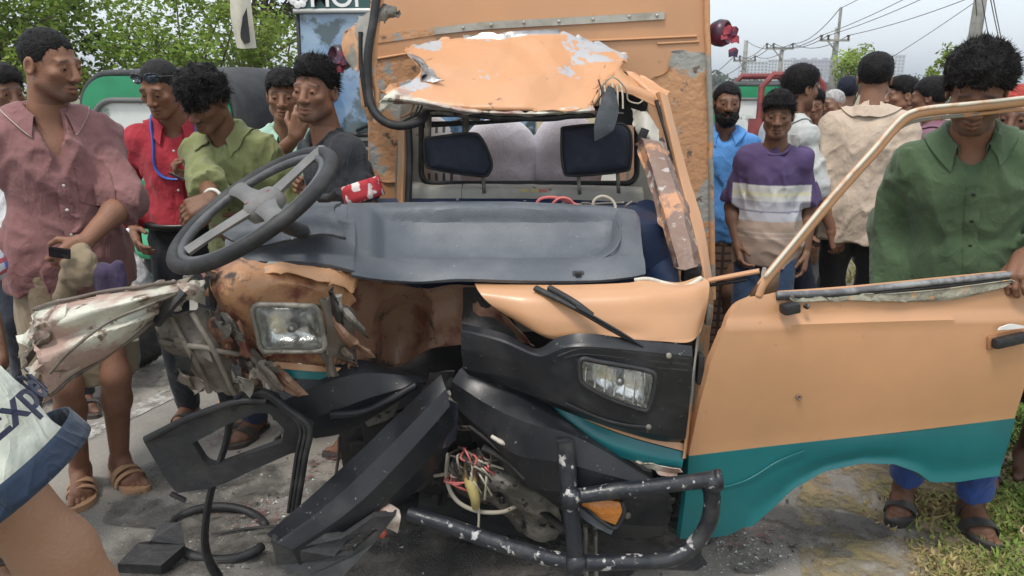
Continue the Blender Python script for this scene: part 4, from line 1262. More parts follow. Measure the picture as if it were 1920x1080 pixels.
# pressed ridge, riveted strip and worn areas of the box front
def onbox(px, py, d=0.): return P(px, py, YB - d)
tube('pressed_ridge', [onbox(694, 112, .002), onbox(860, 88, .002), onbox(1080, 78, .002), onbox(1306, 68, .002)], .009, m_or, V_, world=True, flat=.6)
tube('pressed_ridge', [onbox(1232, 82, .001), onbox(1310, 78, .001)], .006, m_or, V_, world=True)
st = patch('riveted_strip', [[onbox(812, 52, .012), onbox(900, 42, .012), onbox(980, 37, .012), onbox(1110, 30, .012), onbox(1246, 22, .012)],
                             [onbox(814, 65, .012), onbox(900, 56, .012), onbox(980, 51, .012), onbox(1110, 44, .012), onbox(1246, 36, .012)]], m_alu, V_, 30, 4, .008, world=True, fine=.002)
patch('faded_strip_mark', [[onbox(702, 66, .004), onbox(760, 58, .004), onbox(816, 53, .004)], [onbox(702, 82, .004), onbox(760, 74, .004), onbox(816, 66, .004)]], m_peel, V_, 12, 4, .003, world=True)
for x, y in ((868, 52), (921, 47), (982, 42), (1048, 40), (1112, 36), (1180, 31), (1232, 29)):
    v, f = lathemesh([(.007, 0), (.0065, .003), (.003, .0045)], 10, frame_to(onbox(x, y, .0135), (0, -1, 0)))
    mk('rivet', v, f, m_alu, st)
patch('worn_box_edge', [[onbox(1262, 92, .003), onbox(1300, 96, .003), onbox(1324, 100, .003)], [onbox(1250, 130, .003), onbox(1290, 140, .003), onbox(1327, 140, .003)],
                        [onbox(1216, 160, .003), onbox(1270, 170, .003), onbox(1329, 180, .003)], [onbox(1245, 250, .003), onbox(1290, 255, .003), onbox(1330, 260, .003)],
                        [onbox(1262, 400, .003), onbox(1300, 400, .003), onbox(1332, 400, .003)], [onbox(1290, 555, .003), onbox(1310, 555, .003), onbox(1334, 555, .003)]],
      m_peel, V_, 14, 40, .002, world=True, fine=.002, freq=5, jag=.012)
patch('worn_box_edge', [[onbox(700, 112, .003), onbox(730, 108, .003), onbox(776, 100, .003)], [onbox(696, 180, .003), onbox(735, 180, .003), onbox(790, 150, .003)], [onbox(694, 240, .003), onbox(730, 240, .003), onbox(774, 240, .003)], [onbox(692, 340, .003), onbox(730, 340, .003), onbox(772, 340, .003)]],
      m_peel, V_, 12, 30, .002, world=True, fine=.002, freq=5, jag=.01)
tube('box_corner_post', [(1322, -70, YB - .012), (1329, 120, YB - .012), (1333, 330, YB - .012), (1337, 560, YB - .012)], .016, m_orw, V_, flat=.8, wob=.004)
# chassis, wheels
box('chassis', (.1, 3.7, .48), (1.2, 2.9, .14), m_dark, V_, bev=.02)
box('engine_bay_floor', (-.05, 2.62, .42), (1.0, .7, .05), m_dark, V_, bev=.01)
def wheel(parent, c, r, w, ax, rim=.6, mt=m_tyre, rimm=m_steel):
    Mx = frame_to(c, ax)
    prof = [(r * rim, -w / 2), (r * .93, -w / 2), (r, -w * .34), (r, w * .34), (r * .93, w / 2), (r * rim, w / 2), (r * rim * .97, 0)]
    v, f = lathemesh(prof[:-1], 36, Mx)
    t = mk('wheel', v, f, mt, parent, sharp=40)
    mb = MB()
    for k in range(30):
        a = 2 * math.pi * k / 30
        Rm = Mx @ Matrix.Rotation(a, 4, 'Z') @ Matrix.Translation((r * 1.0, 0, 0))
        vv, ff = boxmesh((0, 0, 0), (.014, .035, w * .8), bev=0); A = np.array(Rm)
        mb.add(np.array(vv) @ A[:3, :3].T + A[:3, 3], ff)
    mb.build('tread', mt, t)
    v, f = lathemesh([(r * rim * .3, -w * .1), (r * rim * .55, -w * .12), (r * rim * .9, -w * .42), (r * rim * .99, -w * .44), (r * rim * .99, w * .44), (r * rim * .5, w * .3)], 30, Mx)
    mk('rim', v, f, rimm, t, sharp=40)
    return t
for x, y in ((.66, 2.62), (-.5, 2.75), (.72, 4.6), (-.5, 4.6)):
    wheel(V_, (x, y, .27), .27, .16, (1, 0, 0))

# ---- cab back wall with its window, inside the cab
YC = 3.14
outer = [(752, 196, YC), (1214, 190, YC), (1226, 300, YC), (1236, 420, YC), (1250, 640, YC), (730, 640, YC), (742, 300, YC)]
hole = [(x, y, YC) for x, y in rrect(790, 214, 1194, 344, 22)]
bk = plate('cab_back_wall', [outer, hole], (0, .02, 0), m_cream, V_)
gl = [P(x, y, YC - .006) for x, y in rrect(790, 214, 1194, 344, 22, 5)]
v, f = tubemesh(gl, .012, 8, True); mk('window_gasket', v, f, m_rub, bk)
patch('window_rail', [[(794, 228, YC + .05), (900, 226, YC + .05), (1010, 220, YC + .05)], [(794, 240, YC + .05), (900, 234, YC + .05), (1010, 226, YC + .05)]], m_rub, V_, 10, 3, .012)
patch('cab_sill', [[(868, 345, 3.11), (1040, 346, 3.11), (1204, 350, 3.11)], [(866, 352, 3.06), (1040, 354, 3.06), (1206, 358, 3.06)], [(866, 376, 3.05), (1040, 378, 3.05), (1208, 384, 3.05)]], m_cream, V_, 30, 12, .006, fine=.003)
patch('cab_sill', [[(745, 330, 3.11), (800, 345, 3.11), (866, 345, 3.11)], [(745, 345, 3.06), (800, 352, 3.06), (865, 352, 3.06)], [(745, 376, 3.05), (800, 376, 3.05), (865, 376, 3.05)]], m_cream, V_, 14, 12, .006, fine=.003)
for k, (x, c) in enumerate(((995, m_yel), (1010, m_redl), (975, m_yel))):
    patch('sticker', [[(x, 354.5, 3.055), (x + 16, 355, 3.055)], [(x, 359.5, 3.053), (x + 16, 360, 3.053)]], c, V_, 3, 3, -.002)
box('seat_base', tuple(P(985, 470, 2.78)), (1.02, .42, .30), m_navy, V_, bev=.04)
patch('seat_back_panel', [[(860, 372, 3.03), (1030, 373, 3.03), (1205, 380, 3.03)], [(860, 395, 2.98), (1030, 398, 2.98), (1210, 402, 2.98)], [(860, 480, 2.96), (1030, 480, 2.96), (1216, 480, 2.96)]], m_navy, V_, 16, 10, .02)
patch('seat_back_panel', [[(700, 372, 3.03), (780, 372, 3.03), (855, 372, 3.03)], [(700, 395, 2.98), (780, 395, 2.98), (855, 395, 2.98)], [(700, 480, 2.96), (780, 480, 2.96), (855, 480, 2.96)]], m_navy, V_, 16, 10, .02)
patch('side_trim_panel', [[(1196, 378, 2.95), (1214, 374, 2.9), (1236, 380, 2.85)], [(1200, 440, 2.8), (1225, 440, 2.74), (1262, 450, 2.68)], [(1206, 512, 2.6), (1235, 520, 2.5), (1274, 530, 2.42)], [(1210, 560, 2.5), (1240, 570, 2.4), (1280, 575, 2.35)]], m_navy, V_, 10, 14, .012)
# head restraints with their posts
def headrest(loop, yd, posts, rz=0):
    L = cr(np.array([P(x, y, yd) for x, y in loop]), 40, True)
    c = L.mean(0)
    rows = []
    for k, (s_, dy) in enumerate(((.25, -.052), (.6, -.05), (.88, -.04), (1., -.012), (1., .02), (.86, .05), (.3, .055))):
        q = c + (L - c) * s_; q[:, 1] += dy; rows.append(q)
    n = 40; V = np.concatenate(rows + [(c + np.array((0, -.053, 0)))[None], (c + np.array((0, .056, 0)))[None]]); F = []
    for i in range(len(rows) - 1):
        for j in range(n): F.append((i * n + j, (i + 1) * n + j, (i + 1) * n + (j + 1) % n, i * n + (j + 1) % n))
    a = len(rows) * n
    for j in range(n): F.append((a, j, (j + 1) % n)); F.append((a + 1, (len(rows) - 1) * n + (j + 1) % n, (len(rows) - 1) * n + j))
    h = mk('headrest', V, F, m_pad, V_)
    v, f = tubemesh(np.concatenate([L + np.array((0, -.018, 0))]), .006, 6, True); mk('piping', v, f, m_rub, h)
    for a_, b_ in posts:
        v, f = tubemesh(lin(np.array([P(*a_), P(*b_)]), 4), .013, 8, flat=.6); mk('headrest_post', v, f, m_gut, h)
headrest([(797, 266), (806, 259), (880, 250), (902, 258), (921, 300), (918, 322), (900, 329), (815, 316), (800, 306)], 2.98, (((905, 322, 2.99), (908, 362, 2.99)), ((802, 268, 3.0), (804, 204, 3.05)), ((872, 256, 3.0), (874, 208, 3.05))))
headrest([(1053, 250), (1064, 238), (1150, 232), (1172, 236), (1182, 258), (1180, 308), (1166, 320), (1075, 328), (1056, 316)], 2.96, (((1084, 322, 2.97), (1087, 364, 2.97)), ((1158, 318, 2.97), (1160, 362, 2.97))))

# ---- torn cab roof, folded up and back
roof = patch('torn_roof_sheet', [
    [(800, 78, 3.27), (880, 70, 3.27), (960, 66, 3.27), (1048, 60, 3.27), (1100, 76, 3.27), (1148, 92, 3.26)],
    [(768, 92, 3.18), (870, 100, 3.14), (960, 100, 3.15), (1050, 96, 3.16), (1110, 100, 3.17), (1172, 106, 3.2)],
    [(762, 104, 3.08), (850, 130, 3.00), (940, 130, 3.03), (1040, 130, 3.03), (1110, 135, 3.05), (1160, 128, 3.1)],
    [(790, 138, 2.98), (850, 162, 2.93), (930, 160, 2.90), (1030, 165, 2.9), (1090, 170, 2.92), (1132, 158, 2.97)],
    [(725, 168, 2.90), (830, 190, 2.84), (920, 196, 2.81), (1020, 198, 2.80), (1080, 198, 2.82), (1112, 186, 2.88)],
    [(716, 176, 2.89), (830, 200, 2.82), (920, 206, 2.80), (1020, 208, 2.79), (1080, 206, 2.80), (1110, 196, 2.86)]],
    m_or_scr, V_, 100, 70, -.003, amp=.03, freq=4.2, seed=11, fine=.0012, edge=.08, jag=.02, sharp=12)
patch('roof_scrape', [[(868, 66, 3.255), (960, 60, 3.255), (1050, 55, 3.255)], [(872, 78, 3.24), (960, 76, 3.235), (1060, 80, 3.235)]], m_steel, roof, 30, 6, .003, fine=.006, jag=.01)
patch('curled_roof_edge', [[(764, 96, 3.10), (790, 108, 3.05), (802, 128, 3.0), (800, 142, 2.95)], [(772, 110, 3.04), (784, 122, 3.0), (790, 138, 2.96), (786, 150, 2.92)], [(800, 120, 2.98), (812, 132, 2.93), (816, 142, 2.9), (830, 150, 2.88)]],
      m_steel, roof, 20, 14, .003, amp=.012, freq=9, seed=4, fine=.005, jag=.01)
patch('curled_roof_edge', [[(740, 168, 2.91), (790, 178, 2.87), (860, 196, 2.83), (905, 204, 2.81)], [(722, 182, 2.87), (790, 190, 2.83), (860, 206, 2.79), (905, 212, 2.78)], [(712, 190, 2.89), (780, 198, 2.86), (858, 212, 2.83), (900, 216, 2.82)]],
      m_white, roof, 30, 12, .003, amp=.008, freq=9, seed=6, fine=.004, jag=.008)
patch('curled_roof_edge', [[(905, 206, 2.80), (1000, 209, 2.79), (1112, 198, 2.83)], [(905, 211, 2.79), (1000, 214, 2.78), (1114, 208, 2.82)], [(905, 215, 2.82), (1000, 218, 2.82), (1112, 212, 2.85)]], m_white, roof, 40, 8, .003, fine=.006, freq=7, seed=8, jag=.008)
tube('roof_seal', [(880, 214, 2.84), (940, 221, 2.83), (1020, 222, 2.83), (1080, 217, 2.84), (1150, 212, 2.9)], .012, m_rub, V_, wob=.004)
tube('roof_brace', [(770, 216, 2.95), (830, 212, 2.93), (900, 222, 2.92)], .010, m_gut, V_, wob=.004)
patch('roof_inner_panel', [[(790, 205, 2.93), (960, 214, 2.9), (1120, 210, 2.93)], [(790, 210, 3.12), (960, 216, 3.12), (1180, 214, 3.12)]], m_cream, V_, 16, 8, .006, fine=.004)
# torn right roof corner and hanging scraps
patch('torn_roof_corner', [[(1130, 120, 3.1), (1150, 112, 3.12), (1172, 116, 3.15), (1170, 130, 3.16)], [(1122, 150, 3.0), (1138, 142, 3.0), (1156, 130, 3.03), (1186, 150, 3.1)], [(1112, 185, 2.9), (1122, 176, 2.9), (1140, 150, 2.95), (1228, 178, 3.0)], [(1110, 200, 2.88), (1120, 196, 2.9), (1150, 170, 2.95), (1232, 200, 2.98)]],
      m_or_scr, V_, 26, 26, .003, amp=.016, freq=8, seed=21, fine=.005, jag=.012)
patch('torn_roof_corner', [[(1172, 130, 3.14), (1210, 148, 3.1), (1252, 170, 3.05)], [(1178, 142, 3.12), (1208, 160, 3.06), (1246, 182, 3.0)], [(1190, 160, 3.1), (1212, 178, 3.04), (1236, 200, 2.98)]], m_or_scr, V_, 20, 12, .003, amp=.010, freq=9, seed=22, fine=.003, jag=.01)
patch('roof_cavity', [[(1120, 150, 3.12), (1160, 130, 3.14), (1210, 165, 3.12)], [(1112, 190, 3.06), (1160, 190, 3.1), (1214, 200, 3.08)], [(1112, 215, 3.0), (1160, 232, 3.08), (1200, 236, 3.06)]], m_dark, V_, 12, 12, .004, amp=.01, freq=8)
patch('hanging_trim', [[(1140, 160, 2.86), (1152, 165, 2.86)], [(1122, 205, 2.85), (1160, 205, 2.85)], [(1114, 236, 2.83), (1152, 240, 2.84)], [(1115, 265, 2.83), (1142, 252, 2.84)]], m_dashd, V_, 8, 14, .004, fine=.006, freq=5)
for k in range(9):
    x = 1122 + k * 5
    tube('torn_wire', [(x, 150 + (k * 13) % 20, 2.95), (x + 6 - (k * 7) % 11, 175, 2.88), (x - 6 + (k * 5) % 14, 196 + (k * 11) % 20, 2.86)], .0035, m_wwht if k % 3 else m_rub, V_, seg=5)
tube('torn_wire', [(1128, 160, 2.9), (1150, 145, 2.88), (1172, 165, 2.9), (1176, 185, 2.92)], .003, m_wwht, V_, seg=5)
tube('torn_wire', [(1176, 170, 2.95), (1178, 188, 2.95), (1196, 194, 2.95), (1206, 188, 2.95)], .003, m_wwht, V_, seg=5)
# right windscreen pillar, scraped, and door pillar behind it
patch('windscreen_pillar', [[(1192, 268, 2.86), (1206, 262, 2.80), (1232, 264, 2.80), (1243, 262, 2.88)], [(1212, 320, 2.74), (1222, 316, 2.68), (1254, 312, 2.68), (1264, 312, 2.76)], [(1232, 400, 2.58), (1244, 396, 2.52), (1280, 392, 2.52), (1292, 394, 2.6)], [(1254, 470, 2.42), (1264, 470, 2.37), (1298, 466, 2.37), (1308, 468, 2.44)], [(1264, 504, 2.38), (1274, 504, 2.33), (1304, 500, 2.33), (1313, 496, 2.4)]],
      m_rust, V_, 25, 45, .006, amp=.012, freq=8, seed=31, fine=.002, edge=.1, jag=.012, linear=True, sharp=14)
patch('pillar_cap_plate', [[(1190, 205, 2.98), (1214, 214, 2.92), (1238, 240, 2.9)], [(1186, 235, 2.93), (1214, 245, 2.86), (1240, 268, 2.84)], [(1200, 262, 2.9), (1218, 272, 2.84), (1236, 290, 2.82)]], m_cream, V_, 18, 18, .004, amp=.014, freq=9, seed=33, fine=.004, jag=.01)
patch('door_pillar', [[(1228, 176, 3.02), (1238, 172, 2.98), (1252, 180, 2.99)], [(1244, 240, 2.96), (1254, 238, 2.92), (1268, 244, 2.94)], [(1262, 320, 2.9), (1272, 318, 2.86), (1290, 326, 2.88)], [(1284, 410, 2.8), (1296, 408, 2.76), (1318, 420, 2.78)], [(1306, 500, 2.68), (1318, 500, 2.64), (1332, 500, 2.68)], [(1316, 560, 2.6), (1326, 560, 2.56), (1336, 560, 2.6)]],
      m_or, V_, 12, 40, .006, fine=.003, freq=5)
tube('pillar_seal', [(1238, 262, 2.88), (1250, 290, 2.84), (1268, 350, 2.78), (1284, 420, 2.7), (1300, 474, 2.62)], .013, m_rub, V_, wob=.002)
tube('pillar_seal', [(1230, 188, 2.99), (1246, 240, 2.95), (1262, 300, 2.9)], .008, m_rub, V_)
box('pillar_stub', tuple(P(1296, 512, 2.37)), (.06, .05, .06), m_dark, V_, bev=.008)
box('pillar_clip', tuple(P(1206, 252, 2.83)), (.03, .02, .045), m_rub, V_, rot=Matrix.Rotation(R(20), 3, 'Y'))
# torn left door frame
patch('left_pillar_sheet', [[(672, 30, 3.05), (686, 22, 3.0), (712, 10, 2.98)], [(668, 70, 3.05), (684, 70, 2.98), (704, 70, 2.97)], [(674, 130, 3.04), (688, 130, 2.96), (700, 130, 2.95)], [(680, 190, 3.03), (692, 195, 2.95), (702, 195, 2.94)], [(690, 225, 3.02), (700, 228, 2.95), (712, 226, 2.94)]],
      m_orw, V_, 14, 40, .004, amp=.008, freq=9, seed=41, fine=.004, jag=.012)
patch('left_pillar_sheet', [[(648, 56, 3.2), (660, 48, 3.15), (674, 44, 3.1)], [(646, 90, 3.2), (660, 92, 3.15), (672, 92, 3.1)], [(664, 130, 3.2), (670, 130, 3.15), (676, 130, 3.1)]], m_orw, V_, 12, 18, .004, amp=.01, freq=9, seed=42, jag=.012)
tube('left_door_seal', [(708, -20, 2.95), (700, 40, 2.93), (690, 100, 2.91), (690, 160, 2.9), (697, 200, 2.88), (718, 226, 2.86), (750, 236, 2.86), (786, 228, 2.88), (800, 212, 2.92)], .0165, m_rub, V_, n=60)
tube('left_pillar_tube', [(716, -20, 2.97), (707, 40, 2.96), (700, 110, 2.95), (705, 170, 2.93), (708, 206, 2.92)], .013, m_peel, V_, wob=.006)
tube('left_pillar_tube', [(676, 60, 2.99), (678, 130, 2.98), (688, 200, 2.96)], .009, m_rub, V_)
patch('torn_left_gutter', [[(700, 8, 2.96), (722, 4, 2.96), (742, 16, 2.97), (752, 26, 2.98)], [(706, 24, 2.94), (724, 24, 2.94), (738, 30, 2.95), (746, 34, 2.97)], [(710, 42, 2.95), (722, 44, 2.95), (730, 40, 2.96), (740, 38, 2.97)]], m_gut, V_, 18, 12, .003, amp=.014, freq=10, seed=44, fine=.005, jag=.014)
patch('torn_left_gutter', [[(716, 188, 2.9), (726, 180, 2.9), (738, 176, 2.9)], [(708, 206, 2.9), (720, 202, 2.89), (732, 190, 2.89)], [(706, 214, 2.9), (714, 212, 2.9), (724, 204, 2.9)]], m_white, V_, 10, 8, .003, amp=.01, freq=12, seed=45, jag=.01)
for k, (a, b_) in enumerate((((752, 220, 2.92), (776, 196, 2.9)), ((758, 226, 2.94), (784, 200, 2.93)), ((764, 224, 2.9), (792, 198, 2.9)))):
    tube('bent_bracket', [a, ((a[0] + b_[0]) / 2 + 4, (a[1] + b_[1]) / 2 + 4, 2.9), b_], .009, (m_or, m_gut, m_dark)[k], V_, flat=.4)
patch('left_cab_pillar', [[(746, 232, 3.1), (756, 230, 3.05), (770, 232, 3.08)], [(746, 300, 3.08), (756, 300, 3.03), (768, 300, 3.06)], [(742, 400, 3.02), (752, 400, 2.97), (766, 400, 3.0)]], m_or, V_, 8, 16, .006)
tube('left_cab_seal', [(766, 232, 3.02), (768, 300, 3.0), (764, 400, 2.96)], .014, m_rub, V_)

# ---- dashboard
def tray(g):                               # the open tray sunk into the dash top
    x, y = proj(g)
    sm = lambda v: np.clip(v, 0, 1) ** 2 * (3 - 2 * np.clip(v, 0, 1))
    rx = 1166 - 60 * np.clip((y - 430) / 60, 0, 1) ** 2.2
    m = sm((rx - x) / 16) * sm((x - 690) / 30) * sm((y - 393) / 10) * sm((491 - y) / 10)
    return g + np.array((0, .008, -.032)) * m[..., None]
patch('dashboard', [
    [(650, 386, 2.5), (700, 386, 2.58), (780, 385, 2.62), (866, 384, 2.62), (960, 384, 2.62), (1050, 388, 2.62), (1130, 392, 2.62), (1180, 398, 2.60), (1192, 404, 2.58)],
    [(650, 402, 2.44), (700, 404, 2.5), (780, 396, 2.56), (866, 392, 2.56), (960, 392, 2.56), (1050, 395, 2.56), (1130, 400, 2.56), (1184, 410, 2.54), (1196, 420, 2.53)],
    [(650, 436, 2.34), (700, 440, 2.4), (780, 432, 2.5), (866, 430, 2.50), (960, 430, 2.50), (1050, 432, 2.50), (1130, 436, 2.49), (1166, 436, 2.42), (1200, 450, 2.40)],
    [(652, 470, 2.24), (700, 474, 2.3), (780, 474, 2.38), (866, 470, 2.40), (960, 472, 2.40), (1050, 476, 2.39), (1120, 478, 2.36), (1170, 476, 2.28), (1204, 480, 2.28)],
    [(654, 494, 2.16), (700, 496, 2.2), (780, 494, 2.26), (866, 488, 2.27), (960, 492, 2.26), (1050, 494, 2.26), (1120, 492, 2.24), (1172, 490, 2.22), (1207, 498, 2.22)],
    [(656, 508, 2.12), (700, 512, 2.15), (780, 512, 2.2), (866, 508, 2.20), (960, 512, 2.19), (1050, 514, 2.19), (1120, 512, 2.18), (1174, 510, 2.18), (1208, 512, 2.19)],
    [(658, 520, 2.10), (700, 526, 2.13), (780, 532, 2.17), (866, 528, 2.16), (960, 531, 2.15), (1050, 532, 2.15), (1120, 530, 2.15), (1176, 524, 2.16), (1208, 518, 2.18)]], m_dash, V_, 110, 70, -.012, fine=.0012, post=tray, sharp=25)
tube('tray_edge', [(866, 486, 2.262), (960, 490, 2.255), (1050, 493, 2.25), (1110, 490, 2.235), (1150, 470, 2.27), (1164, 440, 2.38), (1160, 414, 2.48)], .004, m_dash, V_, n=50)
for px in (1084,):
    box('dash_clip', tuple(P(px, 518, 2.165)), (.034, .012, .034), m_dashd, V_, rot=Matrix.Rotation(R(-8), 3, 'X'), bev=.004)
    box('dash_clip_tab', tuple(P(px, 514, 2.155)), (.018, .012, .012), m_rub, V_, bev=.002)
patch('dashboard', [                                      # driver's side
    [(470, 404, 2.42), (560, 388, 2.45), (620, 384, 2.48), (664, 388, 2.5)],
    [(440, 436, 2.32), (540, 420, 2.36), (610, 412, 2.38), (664, 420, 2.4)],
    [(424, 456, 2.22), (520, 452, 2.24), (600, 440, 2.26), (664, 458, 2.27)],
    [(424, 478, 2.14), (500, 482, 2.13), (590, 486, 2.14), (664, 494, 2.15)],
    [(430, 492, 2.12), (500, 496, 2.10), (590, 500, 2.10), (664, 514, 2.11)]], m_dash, V_, 40, 34, -.012, fine=.003, amp=.006, freq=5, seed=52)
patch('instrument_binnacle', [[(430, 424, 2.22), (500, 398, 2.3), (570, 386, 2.34), (640, 384, 2.34)], [(420, 446, 2.15), (500, 424, 2.2), (580, 410, 2.22), (628, 400, 2.24)], [(470, 466, 2.12), (530, 460, 2.12), (600, 446, 2.13), (648, 452, 2.14)]], m_dashd, V_, 30, 22, -.01, fine=.003, amp=.008, freq=6, seed=53)
wf = tube('wire_frame', [(984, 376, 2.72), (984, 392, 2.72)], .006, m_gut, V_, n=3)
tube('wire_frame', [(976, 381, 2.72), (1070, 384, 2.72), (1170, 380, 2.72)], .005, m_gut, V_)
tube('wire_frame', [(1186, 378, 2.72), (1174, 386, 2.72), (1172, 400, 2.72)], .005, m_gut, V_)
for k, pts in enumerate(([(1002, 392, 2.68), (1012, 374, 2.68), (1036, 370, 2.68), (1060, 376, 2.67), (1085, 386, 2.66), (1100, 394, 2.64)],
                         [(1030, 392, 2.67), (1040, 378, 2.66), (1052, 371, 2.66), (1068, 374, 2.66), (1082, 388, 2.66), (1110, 396, 2.65)],
                         [(1112, 390, 2.66), (1114, 376, 2.66), (1128, 368, 2.66), (1146, 374, 2.66), (1154, 390, 2.65), (1140, 397, 2.64)],
                         [(1120, 396, 2.64), (1140, 391, 2.63), (1156, 396, 2.62)])):
    tube('loose_wire', pts, .0055, (m_wred, m_wred, m_wwht, m_wred)[k], V_, seg=6, n=30)
for x in (1060, 1098): box('connector', tuple(P(x, 384, 2.68)), (.03, .02, .02), m_gut, V_)

# ---- steering wheel
c0 = P(474, 388, 1.90)
rt, upv, fw = np.array((1., 0, 0)), np.array((0, SP, CP)), np.array((0, CP, -SP))
a_img = R(31)
ua = unit(rt * math.cos(a_img) + upv * math.sin(a_img))
pv = -rt * math.sin(a_img) + upv * math.cos(a_img)
vb = unit(pv * .52 + fw * .85)                            # far edge up and to the left
nn = np.cross(ua, vb); nn = nn if nn[2] > 0 else -nn
SW = .236
hubc = c0 - nn * .012 + ua * .028
ring = [c0 + (ua * math.cos(t) + vb * math.sin(t)) * SW for t in np.linspace(0, 2 * np.pi, 72, endpoint=False)]
sw = mk('steering_wheel', *tubemesh(ring, .0185, 14, True), m_rub, V_)
ring2 = [c0 + nn * .0 + (ua * math.cos(t) + vb * math.sin(t)) * (SW - .024) for t in np.linspace(0, 2 * np.pi, 72, endpoint=False)]
mk('rim_inner_band', *tubemesh(ring2, .012, 8, True), mat('worn_wheel_plastic', (.055, .057, .06), rough=.5, c2=(.1, .1, .1), sc=9, bump=.2, bsc=80), sw)
m_sp = mat('dusty_grey_spoke', (.12, .118, .115), rough=.6, c2=(.2, .19, .18), sc=8, lo=.45, hi=.7, bump=.2, bsc=100)
for t in (28, 112, 197, 283):
    dv = ua * math.cos(R(t)) + vb * math.sin(R(t)); pv_ = -ua * math.sin(R(t)) + vb * math.cos(R(t))
    rows = []
    for r_, w_, h_ in ((.04, .026, .002), (.10, .018, .006), (.16, .015, .010), (.222, .022, .012)):
        o = hubc + dv * r_ + nn * h_
        rows.append([o - pv_ * w_, o - pv_ * w_ * .5 + nn * .006, o + pv_ * w_ * .5 + nn * .006, o + pv_ * w_])
    g = cr(cr(np.array(rows).transpose(1, 0, 2), 7).transpose(1, 0, 2), 12)
    mk('spoke', *sheet(g, -.012), m_sp, sw, sharp=50)
mk('hub', *lathemesh([(.03, -.03), (.052, -.02), (.058, .0), (.054, .018), (.04, .03), (.016, .036)], 32, frame_to(hubc, nn)), m_sp, sw)
lg = Vector(hubc + nn * .031 - vb * .012)
for dx in (-.028, 0, .026):                                # faint worn badge on the hub
    mk('worn_hub_badge', *boxmesh(tuple(np.array(lg) + ua * dx), (.018, .008, .004), rot=Matrix((Vector(ua), Vector(vb), Vector(nn))).transposed()), mat('worn_red_badge', (.22, .07, .06), rough=.6), sw)
tube('steering_column', [hubc - nn * .02, hubc - nn * .06 + fw * .05, hubc - nn * .07 + fw * .2], .022, m_blk2, V_, world=True)
tube('stalk', [P(600, 372, 2.02), P(620, 370, 1.99), P(634, 358, 1.97)], .012, m_blk2, V_, world=True)

# ---- front cowl
cowl = patch('front_cowl', [
    [(890, 533, 2.17), (980, 536, 2.15), (1080, 536, 2.14), (1180, 532, 2.14), (1215, 524, 2.15), (1270, 532, 2.15), (1312, 520, 2.18)],
    [(898, 548, 2.12), (980, 556, 2.09), (1080, 560, 2.08), (1180, 556, 2.07), (1230, 552, 2.07), (1290, 548, 2.08), (1328, 530, 2.14)],
    [(916, 566, 2.10), (990, 588, 2.06), (1080, 596, 2.05), (1180, 596, 2.04), (1240, 594, 2.04), (1300, 590, 2.05), (1326, 560, 2.10)],
    [(946, 586, 2.09), (1020, 620, 2.05), (1090, 618, 2.04), (1180, 624, 2.03), (1240, 628, 2.02), (1296, 628, 2.03), (1318, 600, 2.08)],
    [(980, 606, 2.09), (1036, 634, 2.05), (1100, 628, 2.035), (1180, 636, 2.02), (1240, 640, 2.015), (1290, 642, 2.02), (1312, 622, 2.06)]], m_or, V_, 60, 30, -.004, fine=.0012, amp=.004, freq=3, seed=61, edge=.15)
tube('cowl_flange', [(1190, 526, 2.15), (1216, 524, 2.14), (1262, 536, 2.13), (1290, 536, 2.13), (1316, 522, 2.15)], .007, m_white, V_, wob=.003)
patch('cowl_side', [[(1312, 520, 2.17), (1328, 524, 2.3), (1336, 536, 2.42)], [(1322, 560, 2.11), (1330, 566, 2.28), (1338, 580, 2.42)], [(1308, 640, 2.05), (1320, 640, 2.25), (1330, 640, 2.4)], [(1296, 760, 2.02), (1310, 760, 2.22), (1320, 760, 2.4)], [(1282, 860, 2.0), (1296, 860, 2.2), (1306, 860, 2.4)]], m_orw, V_, 14, 34, .005, fine=.003)
box('door_hinge', tuple(P(1311, 690, 2.07)), (.018, .05, .09), m_rub, V_)
box('door_hinge', tuple(P(1326, 588, 2.12)), (.018, .05, .06), m_gut, V_)
patch('crumpled_cowl', [                                   # caved-in middle
    [(655, 520, 2.2), (740, 530, 2.35), (820, 534, 2.34), (900, 536, 2.22)],
    [(655, 560, 2.18), (740, 572, 2.37), (820, 580, 2.36), (925, 572, 2.16)],
    [(655, 610, 2.16), (740, 620, 2.4), (820, 622, 2.36), (960, 604, 2.13)],
    [(655, 690, 2.15), (740, 690, 2.38), (830, 650, 2.32), (1000, 640, 2.12)]], m_stain, V_, 44, 36, .004, amp=.045, freq=5, seed=63, fine=.002, jag=.012, sharp=12)
patch('cowl_cavity', [[(866, 540, 2.25), (900, 545, 2.2), (960, 598, 2.16)], [(866, 580, 2.25), (910, 590, 2.2), (980, 625, 2.16)], [(866, 615, 2.2), (920, 625, 2.18), (1000, 650, 2.14)]], m_dark, V_, 14, 14, .004, amp=.01, freq=8, seed=64)
# wiper
wp = tube('wiper', [(1004, 540, 2.10), (1080, 578, 2.02), (1150, 620, 1.985), (1208, 652, 1.975)], [.012, .011, .008, .006], m_rub, V_, flat=.7)
tube('wiper_arm', [(1030, 540, 2.10), (1075, 566, 2.03), (1110, 592, 2.0)], .010, m_rub, wp)
tube('wiper_blade', [(1080, 575, 2.005), (1150, 615, 1.975), (1206, 650, 1.965)], .004, m_blk, wp)

